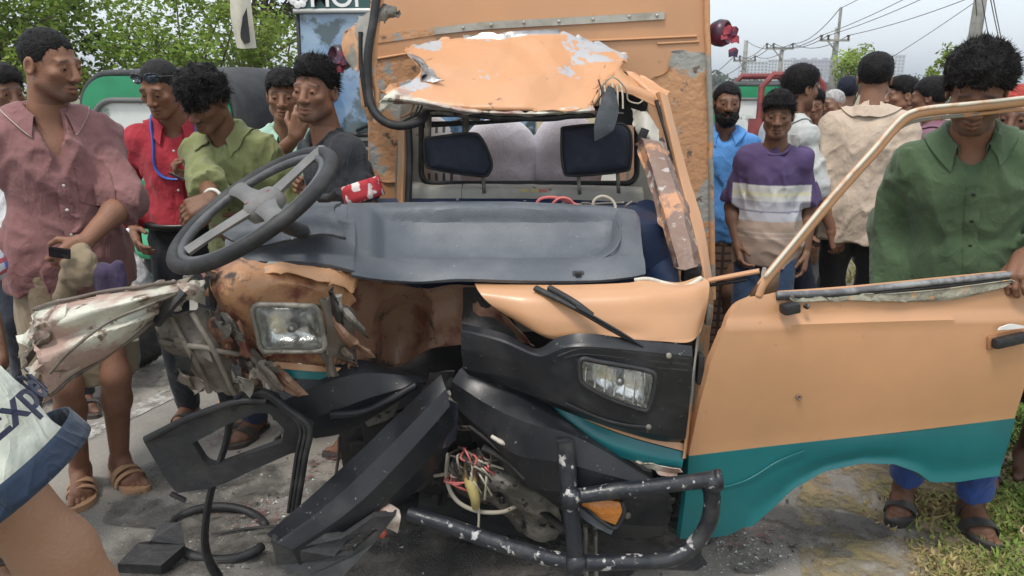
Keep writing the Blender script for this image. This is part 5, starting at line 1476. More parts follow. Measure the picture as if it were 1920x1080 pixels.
# ---- black lamp panel on the right, headlight
def lamp_panel_z(px, py): return 2.03 - .10 * max(0, 1 - abs(px - 1180) / 500) * .4
lp = patch('lamp_panel', [
    [(866, 610, 2.14), (940, 626, 2.08), (1004, 656, 2.03), (1050, 634, 2.01), (1100, 627, 1.995), (1200, 640, 1.985), (1296, 650, 1.995)],
    [(866, 622, 2.10), (940, 640, 2.05), (1010, 668, 2.0), (1060, 652, 1.975), (1110, 650, 1.965), (1200, 658, 1.96), (1297, 668, 1.975)],
    [(866, 652, 2.10), (950, 672, 2.05), (1020, 692, 2.0), (1070, 694, 1.975), (1130, 700, 1.965), (1210, 706, 1.96), (1295, 714, 1.975)],
    [(870, 690, 2.12), (960, 706, 2.06), (1030, 722, 2.0), (1080, 744, 1.975), (1140, 762, 1.965), (1220, 774, 1.96), (1290, 772, 1.975)],
    [(880, 700, 2.14), (970, 726, 2.07), (1040, 752, 2.0), (1100, 776, 1.98), (1160, 796, 1.97), (1230, 812, 1.965), (1284, 820, 1.98)],
    [(890, 708, 2.18), (975, 734, 2.1), (1046, 762, 2.03), (1110, 786, 2.02), (1170, 806, 2.01), (1232, 822, 2.0), (1272, 826, 2.01)]], m_blk, V_, 70, 51, -.006, vlin=True, fine=.0008, sharp=14)
for off in (0, 12, 24):
    tube('panel_groove', [(1046 + off, 668 + off * .2, 1.972), (1100, 652 + off, 1.963), (1200, 662 + off, 1.957), (1290, 672 + off * .9, 1.97)], .0035, m_blk2, lp, seg=6)
tube('panel_groove', [(1060, 756, 1.975), (1130, 786, 1.962), (1200, 800, 1.957), (1274, 796, 1.972)], .004, m_blk2, lp, seg=6)
for x, y in ((1254, 667), (1216, 801)):
    mk('screw', *lathemesh([(.009, 0), (.008, .004), (.003, .005)], 12, frame_to(P(x, y, 1.955), (0, -1, .2))), m_gut, lp)
def headlamp(name, loop, yd, depth, lean, cm=m_glass, rm=m_refl, par=V_, bez=m_blk2):
    L = cr(np.array([P(x, y, yd + lean * (y - loop[0][1])) for x, y in loop]), 48, True)
    c = L.mean(0)
    mb = MB(); rows = [L, c + (L - c) * .9 + np.array((0, depth * .5, 0)), c + (L - c) * .55 + np.array((0, depth * .95, 0)), c + (L - c) * .15 + np.array((0, depth, 0))]
    n = 48; V = np.concatenate(rows + [(c + np.array((0, depth, 0)))[None]]); F = []
    for i in range(3):
        for j in range(n): F.append((i * n + j, i * n + (j + 1) % n, (i + 1) * n + (j + 1) % n, (i + 1) * n + j))
    for j in range(n): F.append((3 * n + j, 3 * n + (j + 1) % n, 4 * n))
    h = mk(name, V, F, rm, par)
    mk('lamp_rim', *tubemesh(L, .008, 8, True), bez, h)
    mk('bulb', *lathemesh([(.004, 0), (.012, .004), (.012, .03), (.005, .036)], 12, frame_to(c + np.array((0, depth * .9, 0)), (0, -1, 0))), m_steel, h)
    rows = [L * 1, c + (L - c) * .8 + np.array((0, -.010, 0)), c + (L - c) * .4 + np.array((0, -.016, 0))]
    V = np.concatenate(rows + [(c + np.array((0, -.017, 0)))[None]]); F = []
    for i in range(2):
        for j in range(n): F.append((i * n + j, (i + 1) * n + j, (i + 1) * n + (j + 1) % n, i * n + (j + 1) % n))
    for j in range(n): F.append((2 * n + j, 3 * n, 2 * n + (j + 1) % n))
    g = mk('lamp_glass', V, F, cm, h)
    return h
HL1 = [(1090, 674), (1120, 678), (1180, 688), (1216, 696), (1228, 706), (1224, 740), (1214, 768), (1196, 766), (1140, 746), (1096, 722), (1088, 706)]
cut_opening(lp, HL1)
hl = headlamp('headlight', HL1, 1.952, .05, 0.)
v = [P(x, y, 1.985) for x, y in ((1090, 680), (1226, 700), (1214, 766), (1092, 716))]
for k in range(7):
    t = k / 6
    tube('lens_flute', [(1100 + 108 * t, 686 + 14 * t, 1.962), (1098 + 106 * t, 716 + 44 * t, 1.962)], .0022, m_refl, hl, seg=5, n=3)
# ---- paint band under the lamp panel
patch('front_band', [[(1046, 756, 2.045), (1110, 782, 2.03), (1180, 806, 2.02), (1284, 832, 2.02)], [(1056, 766, 2.04), (1116, 794, 2.02), (1186, 820, 2.01), (1282, 846, 2.01)]], m_or, V_, 24, 6, .004)
patch('front_band', [[(1020, 742, 2.075), (1060, 764, 2.043), (1118, 796, 2.022), (1186, 822, 2.012), (1282, 848, 2.012)], [(1024, 752, 2.08), (1066, 790, 2.03), (1124, 824, 2.00), (1190, 848, 1.995), (1280, 872, 2.0)], [(1034, 762, 2.1), (1080, 812, 2.04), (1130, 846, 2.01), (1196, 866, 2.0), (1276, 884, 2.005)]], m_teal, V_, 30, 12, .004)
patch('band_scrap', [[(1196, 864, 2.0), (1240, 872, 1.99), (1276, 880, 1.99)], [(1210, 878, 2.01), (1244, 886, 2.0), (1272, 890, 2.0)]], m_white, V_, 14, 6, .003, fine=.006, jag=.01)

# ---- right half of the bumper
patch('bumper', [
    [(872, 680, 2.16), (930, 716, 2.12), (1000, 742, 2.09), (1064, 780, 2.05), (1130, 830, 2.03), (1210, 884, 2.02)],
    [(850, 716, 2.14), (910, 756, 2.06), (980, 790, 2.0), (1060, 812, 1.98), (1130, 846, 1.97), (1222, 900, 1.98)],
    [(842, 752, 2.16), (900, 800, 2.08), (970, 850, 2.0), (1056, 866, 1.96), (1140, 890, 1.94), (1240, 918, 1.97)],
    [(900, 842, 2.16), (950, 880, 2.1), (1000, 910, 2.02), (1064, 920, 1.97), (1150, 930, 1.94), (1262, 936, 1.99)],
    [(960, 886, 2.2), (1000, 912, 2.14), (1040, 940, 2.06), (1080, 960, 2.0), (1170, 980, 1.97), (1250, 985, 2.02)],
    [(1010, 926, 2.24), (1040, 944, 2.18), (1070, 966, 2.1), (1100, 985, 2.04), (1176, 1008, 2.02), (1236, 1004, 2.06)]], m_blk, V_, 60, 51, -.006, amp=.006, freq=4, seed=71, fine=.0012, jag=.008, vlin=True, sharp=14)
tube('bumper_edge_scrape', [(946, 842, 2.07), (1000, 880, 2.03), (1052, 916, 1.99)], .007, m_gut, V_, wob=.008)
tube('bumper_edge_scrape', [(880, 800, 2.1), (930, 840, 2.06), (985, 880, 2.03)], .006, m_dark, V_, wob=.006)
for k in range(3): tube('yellow_label_bar', [(971 + k * 4, 846 + k * 5, 2.0), (978 + k * 4, 852 + k * 5, 1.995)], .003, m_yel, V_, n=3, seg=6)
tube('white_trim_clip', [(921, 818, 2.03), (940, 829, 2.02), (950, 834, 2.02)], [.006, .008, .004], m_white, V_)
il = patch('indicator', [[(1086, 936, 1.925), (1120, 936, 1.915), (1164, 942, 1.915)], [(1092, 948, 1.92), (1120, 956, 1.905), (1166, 960, 1.91)], [(1100, 950, 1.925), (1126, 972, 1.915), (1154, 984, 1.92)]], m_amber, V_, 16, 10, .015)
tube('indicator_rim', [(1084, 934, 1.925), (1100, 952, 1.925), (1126, 976, 1.915), (1154, 990, 1.92), (1170, 962, 1.91), (1166, 940, 1.915)], .006, m_blk2, il)
patch('indicator_step', [[(1084, 950, 1.93), (1120, 974, 1.925), (1152, 990, 1.93)], [(1084, 966, 1.935), (1116, 988, 1.925), (1146, 1003, 1.93)]], m_dash, V_, 12, 6, .006)
mk('bumper_screw', *lathemesh([(.012, 0), (.009, .005), (.004, .007)], 12, frame_to(P(1176, 966, 1.945), (0, -1, .2))), m_gut, V_)
patch('bumper_wedge', [[(1080, 930, 1.97), (1110, 920, 1.965), (1104, 916, 1.965)], [(1078, 900, 1.96), (1096, 910, 1.96), (1112, 922, 1.96)]], m_gut, V_, 6, 6, .01)
# ---- bull bar
bb = tube('bull_bar', [(766, 962, 1.98), (860, 992, 1.95), (960, 1026, 1.92), (1060, 1052, 1.90), (1160, 1054, 1.90), (1256, 1048, 1.92), (1300, 1022, 1.93), (1328, 980, 1.93), (1336, 936, 1.92), (1330, 903, 1.92)], .0245, m_bar, V_, seg=14, n=110, wob=.003)
tube('bull_bar_upright', [(1060, 826, 1.94), (1066, 900, 1.92), (1072, 980, 1.905), (1082, 1058, 1.89)], .025, m_bar, bb, seg=14, n=40, wob=.002)
tube('bull_bar_rail', [(1080, 930, 1.905), (1160, 920, 1.90), (1260, 908, 1.905), (1340, 898, 1.92)], .0225, m_bar, bb, seg=14, n=40, wob=.003)
mk('tube_end', *lathemesh([(.026, -.01), (.03, 0), (.03, .012), (.018, .014), (.016, -.004)], 18, frame_to(P(1344, 899, 1.92), (1, 0, .1))), m_bar, bb)
for c_ in (P(1070, 932, 1.9), P(1080, 1056, 1.885), P(1334, 904, 1.92)):
    mk('weld_bead', *lathemesh([(.004, -.034), (.03, -.02), (.033, 0), (.03, .02), (.004, .034)], 14, frame_to(c_, (0, 0, 1))), m_bar, bb)
for x in (1098, 1116):
    tube('bar_bracket', [(x, 985, 1.99), (x + 2, 1090, 1.96)], .014, m_gut, bb, flat=.5, n=4)
# ---- insides of the crushed nose
patch('radiator_panel', [[(800, 700, 2.42), (900, 720, 2.4), (1040, 780, 2.35)], [(790, 850, 2.42), (900, 860, 2.4), (1050, 900, 2.3)], [(780, 990, 2.46), (900, 1000, 2.42), (1100, 1010, 2.3)]], m_dark, V_, 30, 30, .006, amp=.03, freq=6, seed=81, fine=.006)
patch('torn_bracket', [[(812, 752, 2.12), (836, 748, 2.1), (858, 756, 2.12)], [(806, 790, 2.1), (832, 790, 2.06), (856, 792, 2.1)], [(806, 820, 2.1), (830, 838, 2.06), (852, 824, 2.1)]], mat('bluish_steel', (.09, .10, .13), rough=.3, metal=.6, c2=(.03, .03, .035), sc=9, bump=.3), V_, 14, 14, .008, amp=.01, freq=9, seed=83)
patch('torn_bracket', [[(826, 730, 2.2), (850, 722, 2.18), (876, 735, 2.2)], [(815, 760, 2.18), (842, 756, 2.14), (862, 762, 2.18)]], m_gut, V_, 14, 8, .004, amp=.02, freq=10, seed=84, jag=.02)
patch('gearbox_casting', [[(865, 850, 2.25), (900, 842, 2.2), (950, 870, 2.2), (1000, 905, 2.2)], [(850, 890, 2.2), (900, 890, 2.12), (960, 905, 2.1), (1030, 930, 2.14)], [(868, 930, 2.24), (910, 925, 2.16), (980, 940, 2.1), (1050, 965, 2.14)], [(940, 945, 2.26), (970, 955, 2.2), (1000, 985, 2.14), (1050, 985, 2.18)], [(980, 990, 2.28), (1000, 1002, 2.22), (1020, 1012, 2.2), (1046, 1000, 2.22)]], m_gut, V_, 34, 34, .01, amp=.03, freq=7, seed=85, fine=.008)
tube('taped_hose', [(880, 866, 2.16), (882, 900, 2.1), (890, 932, 2.08), (892, 950, 2.1)], [.02, .022, .016, .013], m_yel, V_, n=20, wob=.004)
tube('grey_cable', [(840, 850, 2.18), (838, 900, 2.12), (856, 938, 2.1), (894, 958, 2.1), (940, 960, 2.12), (970, 948, 2.16)], .007, m_wwht, V_, n=40)
tube('grey_cable', [(896, 930, 2.1), (898, 970, 2.09), (896, 1000, 2.09)], .004, m_wwht, V_)
tube('grey_cable', [(815, 892, 2.2), (850, 888, 2.14), (880, 894, 2.12), (920, 900, 2.12)], .006, m_wwht, V_)
r_ = random.Random(5)
for k in range(34):
    x, y = 850 + r_.random() * 60, 835 + r_.random() * 50
    tube('torn_wire', [(x, y, 2.14), (x + r_.uniform(-20, 25), y + r_.uniform(5, 25), 2.08), (x + r_.uniform(-10, 50), y + r_.uniform(20, 60), 2.1)], .0035, r_.choice((m_wwht, m_gut, m_gut, m_rub, m_rub, m_grime, m_wred, m_wwht)), V_, seg=5, n=10)
for k in range(46):                        # torn brackets, clips and scraps wedged in the nose
    x, y, d = 800 + r_.random() * 230, 735 + r_.random() * 230, 2.1 + r_.random() * .16
    if y > 760 + (x - 800) * .9 + 60 or y < 740 + (x - 850) * .55: d += .1
    w_, h_ = r_.uniform(6, 26), r_.uniform(5, 16)
    patch('metal_scrap', [[(x, y, d), (x + w_ * .5, y + r_.uniform(-6, 6), d - .02), (x + w_, y + r_.uniform(-8, 8), d)], [(x + r_.uniform(-6, 6), y + h_, d + .01), (x + w_ * .5, y + h_ + r_.uniform(-5, 5), d), (x + w_ + r_.uniform(-6, 6), y + h_, d + .02)]], r_.choice((m_gut, m_dark, m_blk2, m_grime, m_dark)), V_, 6, 5, .003, amp=.008, freq=16, seed=k)
for k, (a, b_) in enumerate((((905, 838, 2.08), (985, 895, 2.03)), ((925, 845, 2.1), (1010, 900, 2.02)), ((812, 850, 2.2), (700, 960, 2.08)), ((830, 840, 2.2), (730, 950, 2.08)), ((985, 940, 2.2), (1060, 1000, 2.0)))):
    tube('bent_strut', [a, ((a[0] + b_[0]) / 2 + 6, (a[1] + b_[1]) / 2 - 4, (a[2] + b_[2]) / 2), b_], .016, m_dark, V_, flat=.5, wob=.005)
patch('inner_wing', [[(800, 700, 2.2), (820, 700, 2.16), (850, 700, 2.15)], [(770, 800, 2.3), (800, 810, 2.22), (820, 830, 2.18)], [(740, 930, 2.35), (790, 920, 2.26), (850, 860, 2.2)]], m_dark, V_, 18, 24, .006, amp=.02, freq=8, seed=87, fine=.004)

# ---- broken left half of the bumper
patch('broken_bumper', [
    [(828, 704, 2.12), (740, 788, 2.04), (660, 864, 1.97), (580, 936, 1.9), (502, 1004, 1.85)],
    [(836, 730, 2.08), (770, 800, 1.99), (690, 880, 1.91), (610, 952, 1.85), (520, 1018, 1.8)],
    [(842, 760, 2.06), (786, 824, 1.98), (710, 906, 1.90), (640, 968, 1.84), (548, 1030, 1.79)],
    [(850, 790, 2.08), (800, 860, 2.0), (724, 936, 1.92), (648, 992, 1.86), (560, 1056, 1.80)],
    [(856, 812, 2.14), (812, 880, 2.06), (740, 950, 1.97), (664, 1004, 1.92), (570, 1072, 1.84)]], m_blk, V_, 60, 37, .006, amp=.003, freq=4, seed=91, fine=.0008, vlin=True, sharp=14)
plate('bumper_lower_lip', [[(508, 1012, 1.80), (548, 1030, 1.79), (610, 1000, 1.82), (640, 1010, 1.82), (700, 970, 1.87), (742, 966, 1.9), (700, 1020, 1.86), (640, 1084, 1.80), (560, 1088, 1.78), (520, 1060, 1.79)],
                          [(626, 1044, 1.81), (660, 1040, 1.83), (710, 996, 1.87), (700, 990, 1.87), (650, 1014, 1.84)][::-1]], (.0, .02, .006), m_blk2, V_)
br = patch('lamp_bracket', [[(652, 962, 1.93), (690, 958, 1.93), (724, 944, 1.93), (748, 956, 1.93)], [(654, 976, 1.91), (690, 970, 1.90), (724, 966, 1.90), (750, 976, 1.91)], [(660, 986, 1.93), (694, 980, 1.92), (724, 990, 1.92), (746, 998, 1.93)]], m_white, V_, 20, 14, .008, amp=.008, freq=12, seed=93)
tube('bracket_pin', [(684, 950, 1.92), (686, 985, 1.90), (720, 990, 1.9)], .005, m_steel, br)
mk('bulb', *lathemesh([(.004, 0), (.013, .004), (.016, .016), (.010, .026), (.002, .029)], 14, frame_to(P(716, 990, 1.905), (0, -.7, -.7))), m_redl, br)
patch('upper_bumper_beam', [
    [(520, 728, 2.12), (590, 700, 2.14), (664, 674, 2.18), (740, 690, 2.22)],
    [(530, 752, 2.08), (600, 722, 2.10), (680, 700, 2.14), (790, 704, 2.18)],
    [(560, 792, 2.08), (630, 768, 2.10), (700, 744, 2.12), (800, 716, 2.14)],
    [(590, 822, 2.10), (640, 812, 2.12), (700, 782, 2.14), (770, 740, 2.16)]], m_blk, V_, 44, 25, .006, amp=.006, freq=5, seed=95, fine=.001, vlin=True, sharp=14)
tube('beam_moulding', [(620, 778, 2.09), (680, 772, 2.09), (730, 750, 2.10), (780, 722, 2.12)], .012, m_blk, V_)
patch('beam_inner', [[(636, 812, 2.3), (700, 790, 2.3), (760, 760, 2.3)], [(640, 850, 2.3), (690, 840, 2.3), (740, 810, 2.3)], [(645, 900, 2.3), (690, 880, 2.3), (720, 850, 2.3)]], m_dark, V_, 12, 12, .01, amp=.02, freq=7, seed=96)
patch('beam_inner', [[(676, 780, 2.26), (710, 760, 2.24), (750, 748, 2.24)], [(690, 800, 2.24), (720, 790, 2.22), (735, 780, 2.22)]], m_gut, V_, 12, 8, .006, amp=.02, freq=7, seed=97)
tube('hanging_strip', [(636, 820, 2.22), (634, 860, 2.2), (628, 900, 2.18)], .012, m_grime, V_, flat=.4)
# fog lamp surround, torn off and hanging, with its rubber strips
plate('fog_lamp_surround', [[(268, 828, 1.98), (292, 822, 1.97), (350, 790, 1.97), (440, 758, 1.98), (500, 756, 1.99), (548, 776, 2.0), (586, 802, 2.02), (580, 836, 2.02), (480, 880, 2.0), (420, 908, 1.99), (386, 918, 1.98), (330, 926, 1.97), (304, 890, 1.97)],
                           [(362, 832, 1.975), (420, 800, 1.98), (478, 776, 1.99), (504, 776, 1.99), (532, 806, 2.0), (530, 830, 2.0), (470, 852, 2.0), (404, 876, 1.985), (386, 870, 1.98)][::-1]], (0, .025, .008), m_blk2, V_, bevel=.004)
tube('surround_lip', [(272, 824, 1.965), (350, 786, 1.96), (440, 754, 1.965), (500, 752, 1.975)], .010, m_blk2, V_, wob=.003)
box('surround_tab', tuple(P(334, 932, 1.98)), (.05, .012, .014), m_blk2, V_, rot=Matrix.Rotation(R(30), 3, 'Y'))
for k, (off, r_) in enumerate(((0, .013), (-9, .010), (-17, .008))):
    tube('rubber_strip', [(438 - off * .3, 766 - off * .2, 1.99 + .01 * k), (464, 742 - off * .2, 1.985), (500, 736 - off * .5, 1.98), (540 + off * .4, 766 - off * .2, 1.975), (580 + off, 802, 1.97), (572 + off, 860, 1.975), (556 + off * .9, 960, 2.0)], r_, m_rub, V_, n=60, flat=.7)
tube('rubber_strip', [(432, 776, 2.03), (424, 830, 2.02), (404, 890, 2.01), (390, 950, 2.0), (384, 1010, 2.0), (392, 1052, 2.0), (412, 1086, 2.02)], .021, m_rub, V_, n=50, flat=.45)
# crumpled left nose panel and lamp
npan = patch('crumpled_nose_panel', [
    [(372, 512, 2.02), (440, 500, 2.02), (530, 498, 2.04), (600, 504, 2.08), (664, 514, 2.14)],
    [(384, 540, 1.97), (450, 536, 1.95), (530, 528, 1.98), (600, 540, 2.04), (664, 554, 2.14)],
    [(400, 580, 1.98), (450, 580, 1.96), (530, 560, 2.0), (600, 575, 2.05), (664, 600, 2.14)],
    [(430, 630, 2.0), (470, 640, 1.99), (530, 640, 2.02), (600, 640, 2.06), (664, 650, 2.15)],
    [(470, 676, 2.03), (500, 680, 2.02), (550, 680, 2.04), (610, 684, 2.08), (664, 686, 2.16)]], m_nose, V_, 60, 46, -.004, amp=.03, freq=7, seed=101, fine=.002, jag=.02, sharp=12)
patch('nose_top_edge', [[(400, 498, 2.05), (500, 494, 2.06), (600, 500, 2.09), (668, 510, 2.14)], [(396, 508, 2.0), (500, 502, 2.01), (600, 508, 2.06), (668, 520, 2.13)], [(420, 516, 1.985), (520, 512, 1.99), (610, 530, 2.04), (668, 548, 2.12)]], m_orw, V_, 40, 10, .003, amp=.008, freq=6, seed=102, fine=.003, jag=.01)
HL2 = [(476, 576), (520, 572), (570, 574), (594, 580), (606, 630), (608, 652), (590, 658), (520, 658), (492, 656), (482, 620)]
cut_opening(npan, HL2)
r3 = random.Random(17)
for k in range(40):                        # torn strips of sheet metal round the lamp
    if k < 26: x, y = r3.uniform(385, 470), r3.uniform(505, 690)
    else: x, y = r3.uniform(605, 655), r3.uniform(530, 680)
    x += max(0, (y - 560) * .45) if k < 26 else 0
    d = 1.955 + r3.uniform(-.02, .03) + (.05 if k >= 26 else 0); a = r3.uniform(.6, 1.5); ln, w_ = r3.uniform(20, 70), r3.uniform(6, 20)
    dx, dy = math.cos(a) * ln, math.sin(a) * ln; ox, oy = -math.sin(a) * w_, math.cos(a) * w_
    if 470 < x + dx < 612 and 565 < y + dy < 662: continue
    patch('torn_strip', [[(x, y, d), (x + dx * .5, y + dy * .5, d - .012), (x + dx, y + dy, d + r3.uniform(-.02, .02))], [(x + ox * .5, y + oy * .5, d - .012), (x + dx * .5 + ox * .5, y + dy * .5 + oy * .5, d - .022), (x + dx + ox * .5, y + dy + oy * .5, d)], [(x + ox, y + oy, d + .01), (x + dx * .5 + ox, y + dy * .5 + oy, d), (x + dx + ox, y + dy + oy, d + .01)]],
          r3.choice((m_grime, m_stain, m_dark, m_gut, m_grime, m_stain)), V_, 9, 6, .002, amp=.010, freq=14, seed=k, jag=.012, sharp=12)
headlamp('headlight', HL2, 1.915, .05, 0., bez=m_gut)
patch('lamp_shroud', [[(600, 560, 1.98), (640, 570, 2.02), (664, 585, 2.08)], [(612, 610, 1.97), (645, 620, 2.0), (664, 625, 2.06)], [(612, 665, 1.98), (640, 672, 2.02), (664, 680, 2.08)]], m_grime, V_, 18, 18, .004, amp=.016, freq=8, seed=103)
patch('front_band', [[(490, 676, 2.0), (560, 682, 2.0), (640, 690, 2.06)], [(496, 688, 1.99), (560, 694, 1.99), (630, 700, 2.05)]], m_or, V_, 20, 6, .004, fine=.003)
patch('front_band', [[(498, 688, 1.99), (560, 695, 1.988), (626, 700, 2.04)], [(506, 706, 1.985), (560, 710, 1.985), (600, 712, 2.02)]], m_teal, V_, 20, 6, .004, fine=.003)
patch('inner_wheel_arch', [
    [(286, 600, 1.96), (330, 590, 1.94), (390, 580, 1.97), (430, 600, 2.0)],
    [(300, 640, 1.94), (350, 640, 1.92), (410, 640, 1.96), (450, 660, 2.0)],
    [(340, 690, 1.95), (380, 690, 1.93), (430, 690, 1.97), (480, 700, 2.02)],
    [(370, 730, 1.98), (410, 738, 1.96), (450, 742, 1.99), (500, 730, 2.04)]], m_grime, V_, 36, 30, .004, amp=.026, freq=6, seed=105, fine=.0015, jag=.01, sharp=12)
for q_ in ([(322, 596, 1.925), (350, 650, 1.905), (392, 735, 1.95)], [(360, 588, 1.92), (392, 640, 1.905), (440, 738, 1.96)], [(300, 640, 1.925), (380, 652, 1.905), (448, 664, 1.955)]):
    tube('arch_rib', q_, .008, m_grime, V_, wob=.006, n=16)
for k_ in range(9):
    x, y = r3.uniform(300, 440), r3.uniform(600, 715); x += (y - 600) * .4
    patch('torn_strip', [[(x, y, 1.91), (x + r3.uniform(10, 40), y + r3.uniform(-5, 20), 1.90)], [(x + r3.uniform(-8, 10), y + r3.uniform(10, 35), 1.92), (x + r3.uniform(15, 40), y + r3.uniform(20, 40), 1.91)]], r3.choice((m_grime, m_gut, m_dark)), V_, 6, 6, .002, amp=.012, freq=12, seed=70 + k_, jag=.01, sharp=12)
patch('inner_brace', [[(412, 588, 1.92), (428, 590, 1.92), (440, 600, 1.93)], [(446, 640, 1.94), (462, 646, 1.93), (470, 650, 1.95)], [(486, 712, 1.98), (500, 716, 1.97), (506, 712, 1.99)]], m_gut, V_, 10, 24, .006, amp=.008, freq=9, seed=106)
# white crumpled wing bent out to the left
patch('crumpled_wing', [
    [(62, 580, 1.90), (110, 566, 1.88), (180, 552, 1.88), (260, 538, 1.90), (330, 526, 1.95), (376, 528, 2.0)],
    [(58, 592, 1.82), (120, 580, 1.79), (190, 566, 1.80), (270, 550, 1.84), (330, 538, 1.91), (380, 540, 1.98)],
    [(56, 612, 1.79), (120, 604, 1.76), (190, 584, 1.78), (270, 564, 1.82), (326, 554, 1.89), (372, 550, 1.97)],
    [(60, 646, 1.80), (110, 638, 1.79), (180, 612, 1.80), (250, 590, 1.84), (306, 574, 1.90), (350, 562, 1.97)],
    [(66, 672, 1.76), (110, 660, 1.75), (180, 630, 1.77), (246, 606, 1.81), (296, 588, 1.88), (330, 576, 1.95)],
    [(76, 706, 1.78), (114, 692, 1.77), (180, 656, 1.79), (240, 626, 1.83), (286, 602, 1.89), (300, 590, 1.95)],
    [(92, 742, 1.84), (120, 722, 1.83), (180, 684, 1.85), (240, 642, 1.88), (280, 612, 1.92), (296, 598, 1.96)]], m_white, V_, 80, 60, .003, amp=.021, freq=6, seed=115, fine=.0012, edge=.04, jag=.02, sharp=11)
patch('wing_fold', [[(84, 590, 1.82), (100, 572, 1.80), (124, 568, 1.79)], [(78, 604, 1.78), (96, 598, 1.76), (120, 594, 1.76)], [(80, 616, 1.80), (92, 618, 1.78), (112, 620, 1.78)]], m_white, V_, 12, 10, .004, amp=.01, freq=12, seed=112)
for k_, q_ in enumerate(([(40, 640, 1.84), (58, 612, 1.83), (84, 596, 1.83)], [(34, 668, 1.83), (56, 640, 1.81), (86, 622, 1.80)], [(52, 706, 1.83), (66, 678, 1.81), (90, 660, 1.80)], [(70, 736, 1.85), (86, 706, 1.83), (104, 690, 1.82)])):
    patch('wing_fold', [list(q_), [(a + 10, b_ + 8, c_ - .03) for a, b_, c_ in q_], [(a + 16, b_ + 22, c_ + .01) for a, b_, c_ in q_]], (m_white, m_grime, m_white, m_white)[k_], V_, 12, 9, .002, amp=.012, freq=12, seed=120 + k_, jag=.016, sharp=12)
tube('wing_edge', [(62, 580, 1.89), (110, 566, 1.87), (180, 552, 1.87), (260, 538, 1.89), (330, 526, 1.945)], .005, m_grime, V_, wob=.008, n=40)
tube('wing_edge', [(92, 742, 1.83), (120, 722, 1.82), (180, 684, 1.84), (240, 642, 1.87), (290, 604, 1.91)], .005, m_grime, V_, wob=.008, n=40)
tube('wing_crease_line', [(94, 700, 1.735), (130, 660, 1.732), (200, 606, 1.75), (280, 572, 1.80), (330, 552, 1.87)], .004, m_grime, V_, n=40)
patch('wing_end_flange', [[(286, 600, 1.9), (310, 560, 1.9), (336, 540, 1.92)], [(292, 612, 1.88), (318, 580, 1.87), (346, 548, 1.9)]], m_rub, V_, 14, 8, .012, amp=.004, freq=9)
patch('wing_knuckle', [[(334, 528, 1.96), (356, 520, 1.98), (378, 530, 2.0)], [(340, 546, 1.91), (360, 540, 1.92), (386, 556, 1.98)], [(350, 566, 1.93), (368, 566, 1.94), (384, 572, 1.99)]], m_white, V_, 18, 18, .005, amp=.018, freq=10, seed=114)
for k in range(7):                                         # short chain at the wing's end
    a = P(352 + k * 7, 516 - k * 4.5, 1.95); d = unit(P(400, 486, 1.95) - P(352, 516, 1.95)); e = np.array((0, .35, 1.)) if k % 2 else np.array((0, 1., -.35))
    e = unit(e - d * np.dot(e, d))
    mk('chain_link', *tubemesh([a + d * .0105 * math.cos(t) * 1.3 + e * .0075 * math.sin(t) for t in np.linspace(0, 2 * np.pi, 12, endpoint=False)], .0028, 6, True), m_steel, V_)
patch('torn_column_cover', [[(424, 486, 2.03), (450, 480, 2.02), (480, 488, 2.03)], [(430, 502, 1.98), (456, 498, 1.97), (476, 504, 1.99)]], m_grime, V_, 14, 8, .004, amp=.015, freq=10, seed=115)

# ---- open front door
d0, d1 = P(1290, 760, 2.05), P(1905, 700, 2.24)
dn = unit(np.cross(d1 - d0, (0, 0, 1.))); dn = dn if dn[1] < 0 else -dn
def D(px, py, off=0.): return PL(px, py, d0, dn) + dn * off
top = [(1345, 560), (1400, 552), (1445, 546), (1520, 541), (1600, 535), (1700, 526), (1800, 516), (1870, 509), (1922, 504)]
n_u = 60
tx = lin(np.array(top), n_u)
left = cr(np.array([(1345, 560), (1330, 640), (1314, 700), (1302, 780), (1290, 850)]), 30)
def door_grid(rows):                                       # rows of (px, py, off)
    return np.array([[D(*p) for p in r] for r in rows])
xs = np.linspace(0, 1, n_u)
def top_xy(u):
    i = u * (n_u - 1); a = int(min(i, n_u - 2)); return tx[a] * (1 - (i - a)) + tx[a + 1] * (i - a)
teal_l, teal_r = (1288, 851), (1897, 781)
rows = []
for v in np.linspace(0, 1, 30):
    r = []
    lx_ = np.interp(v, [0, .15, .3, .5, .75, 1], [1418, 1382, 1352, 1322, 1302, 1288]); 
    ly_ = np.interp(v, [0, .15, .3, .5, .75, 1], [548, 566, 602, 672, 760, 851])
    rx_ = np.interp(v, [0, .5, 1], [1930, 1922, 1897]); ry_ = np.interp(v, [0, 1], [503, 781])
    for u in xs:
        px = lx_ + (rx_ - lx_) * u
        # rows run straight between the two edges, following the belt at the top
        py = (ly_ + (ry_ - ly_) * u)
        if v < .12: py = np.interp(px, [p[0] for p in top], [p[1] for p in top]) * (1 - v / .12) + py * (v / .12)
        o = .03 * math.sin(min(1, v * 1.02) * math.pi) * .7
        o += .010 * math.exp(-((v - .30 - .02 * u) / .018) ** 2) * (1 if v < .31 else 1)
        o += .014 / (1 + math.exp(-(v - .31) / .012))
        o += .0025 * math.sin(u * 7 + v * 3)
        r.append((px, py, o))
    rows.append(r)
g = door_grid(rows)
door = mk('door', *sheet(g, -.03 if np.dot(gnormals(g)[5, 5], dn) > 0 else .03), m_or, V_, sharp=50)
bot = np.array([(1288, 851), (1285, 930), (1272, 1008), (1340, 1006), (1366, 1000), (1406, 980), (1440, 950), (1480, 910), (1540, 876), (1610, 862), (1680, 866), (1716, 880), (1740, 898), (1800, 896), (1862, 890), (1876, 850), (1897, 781)])
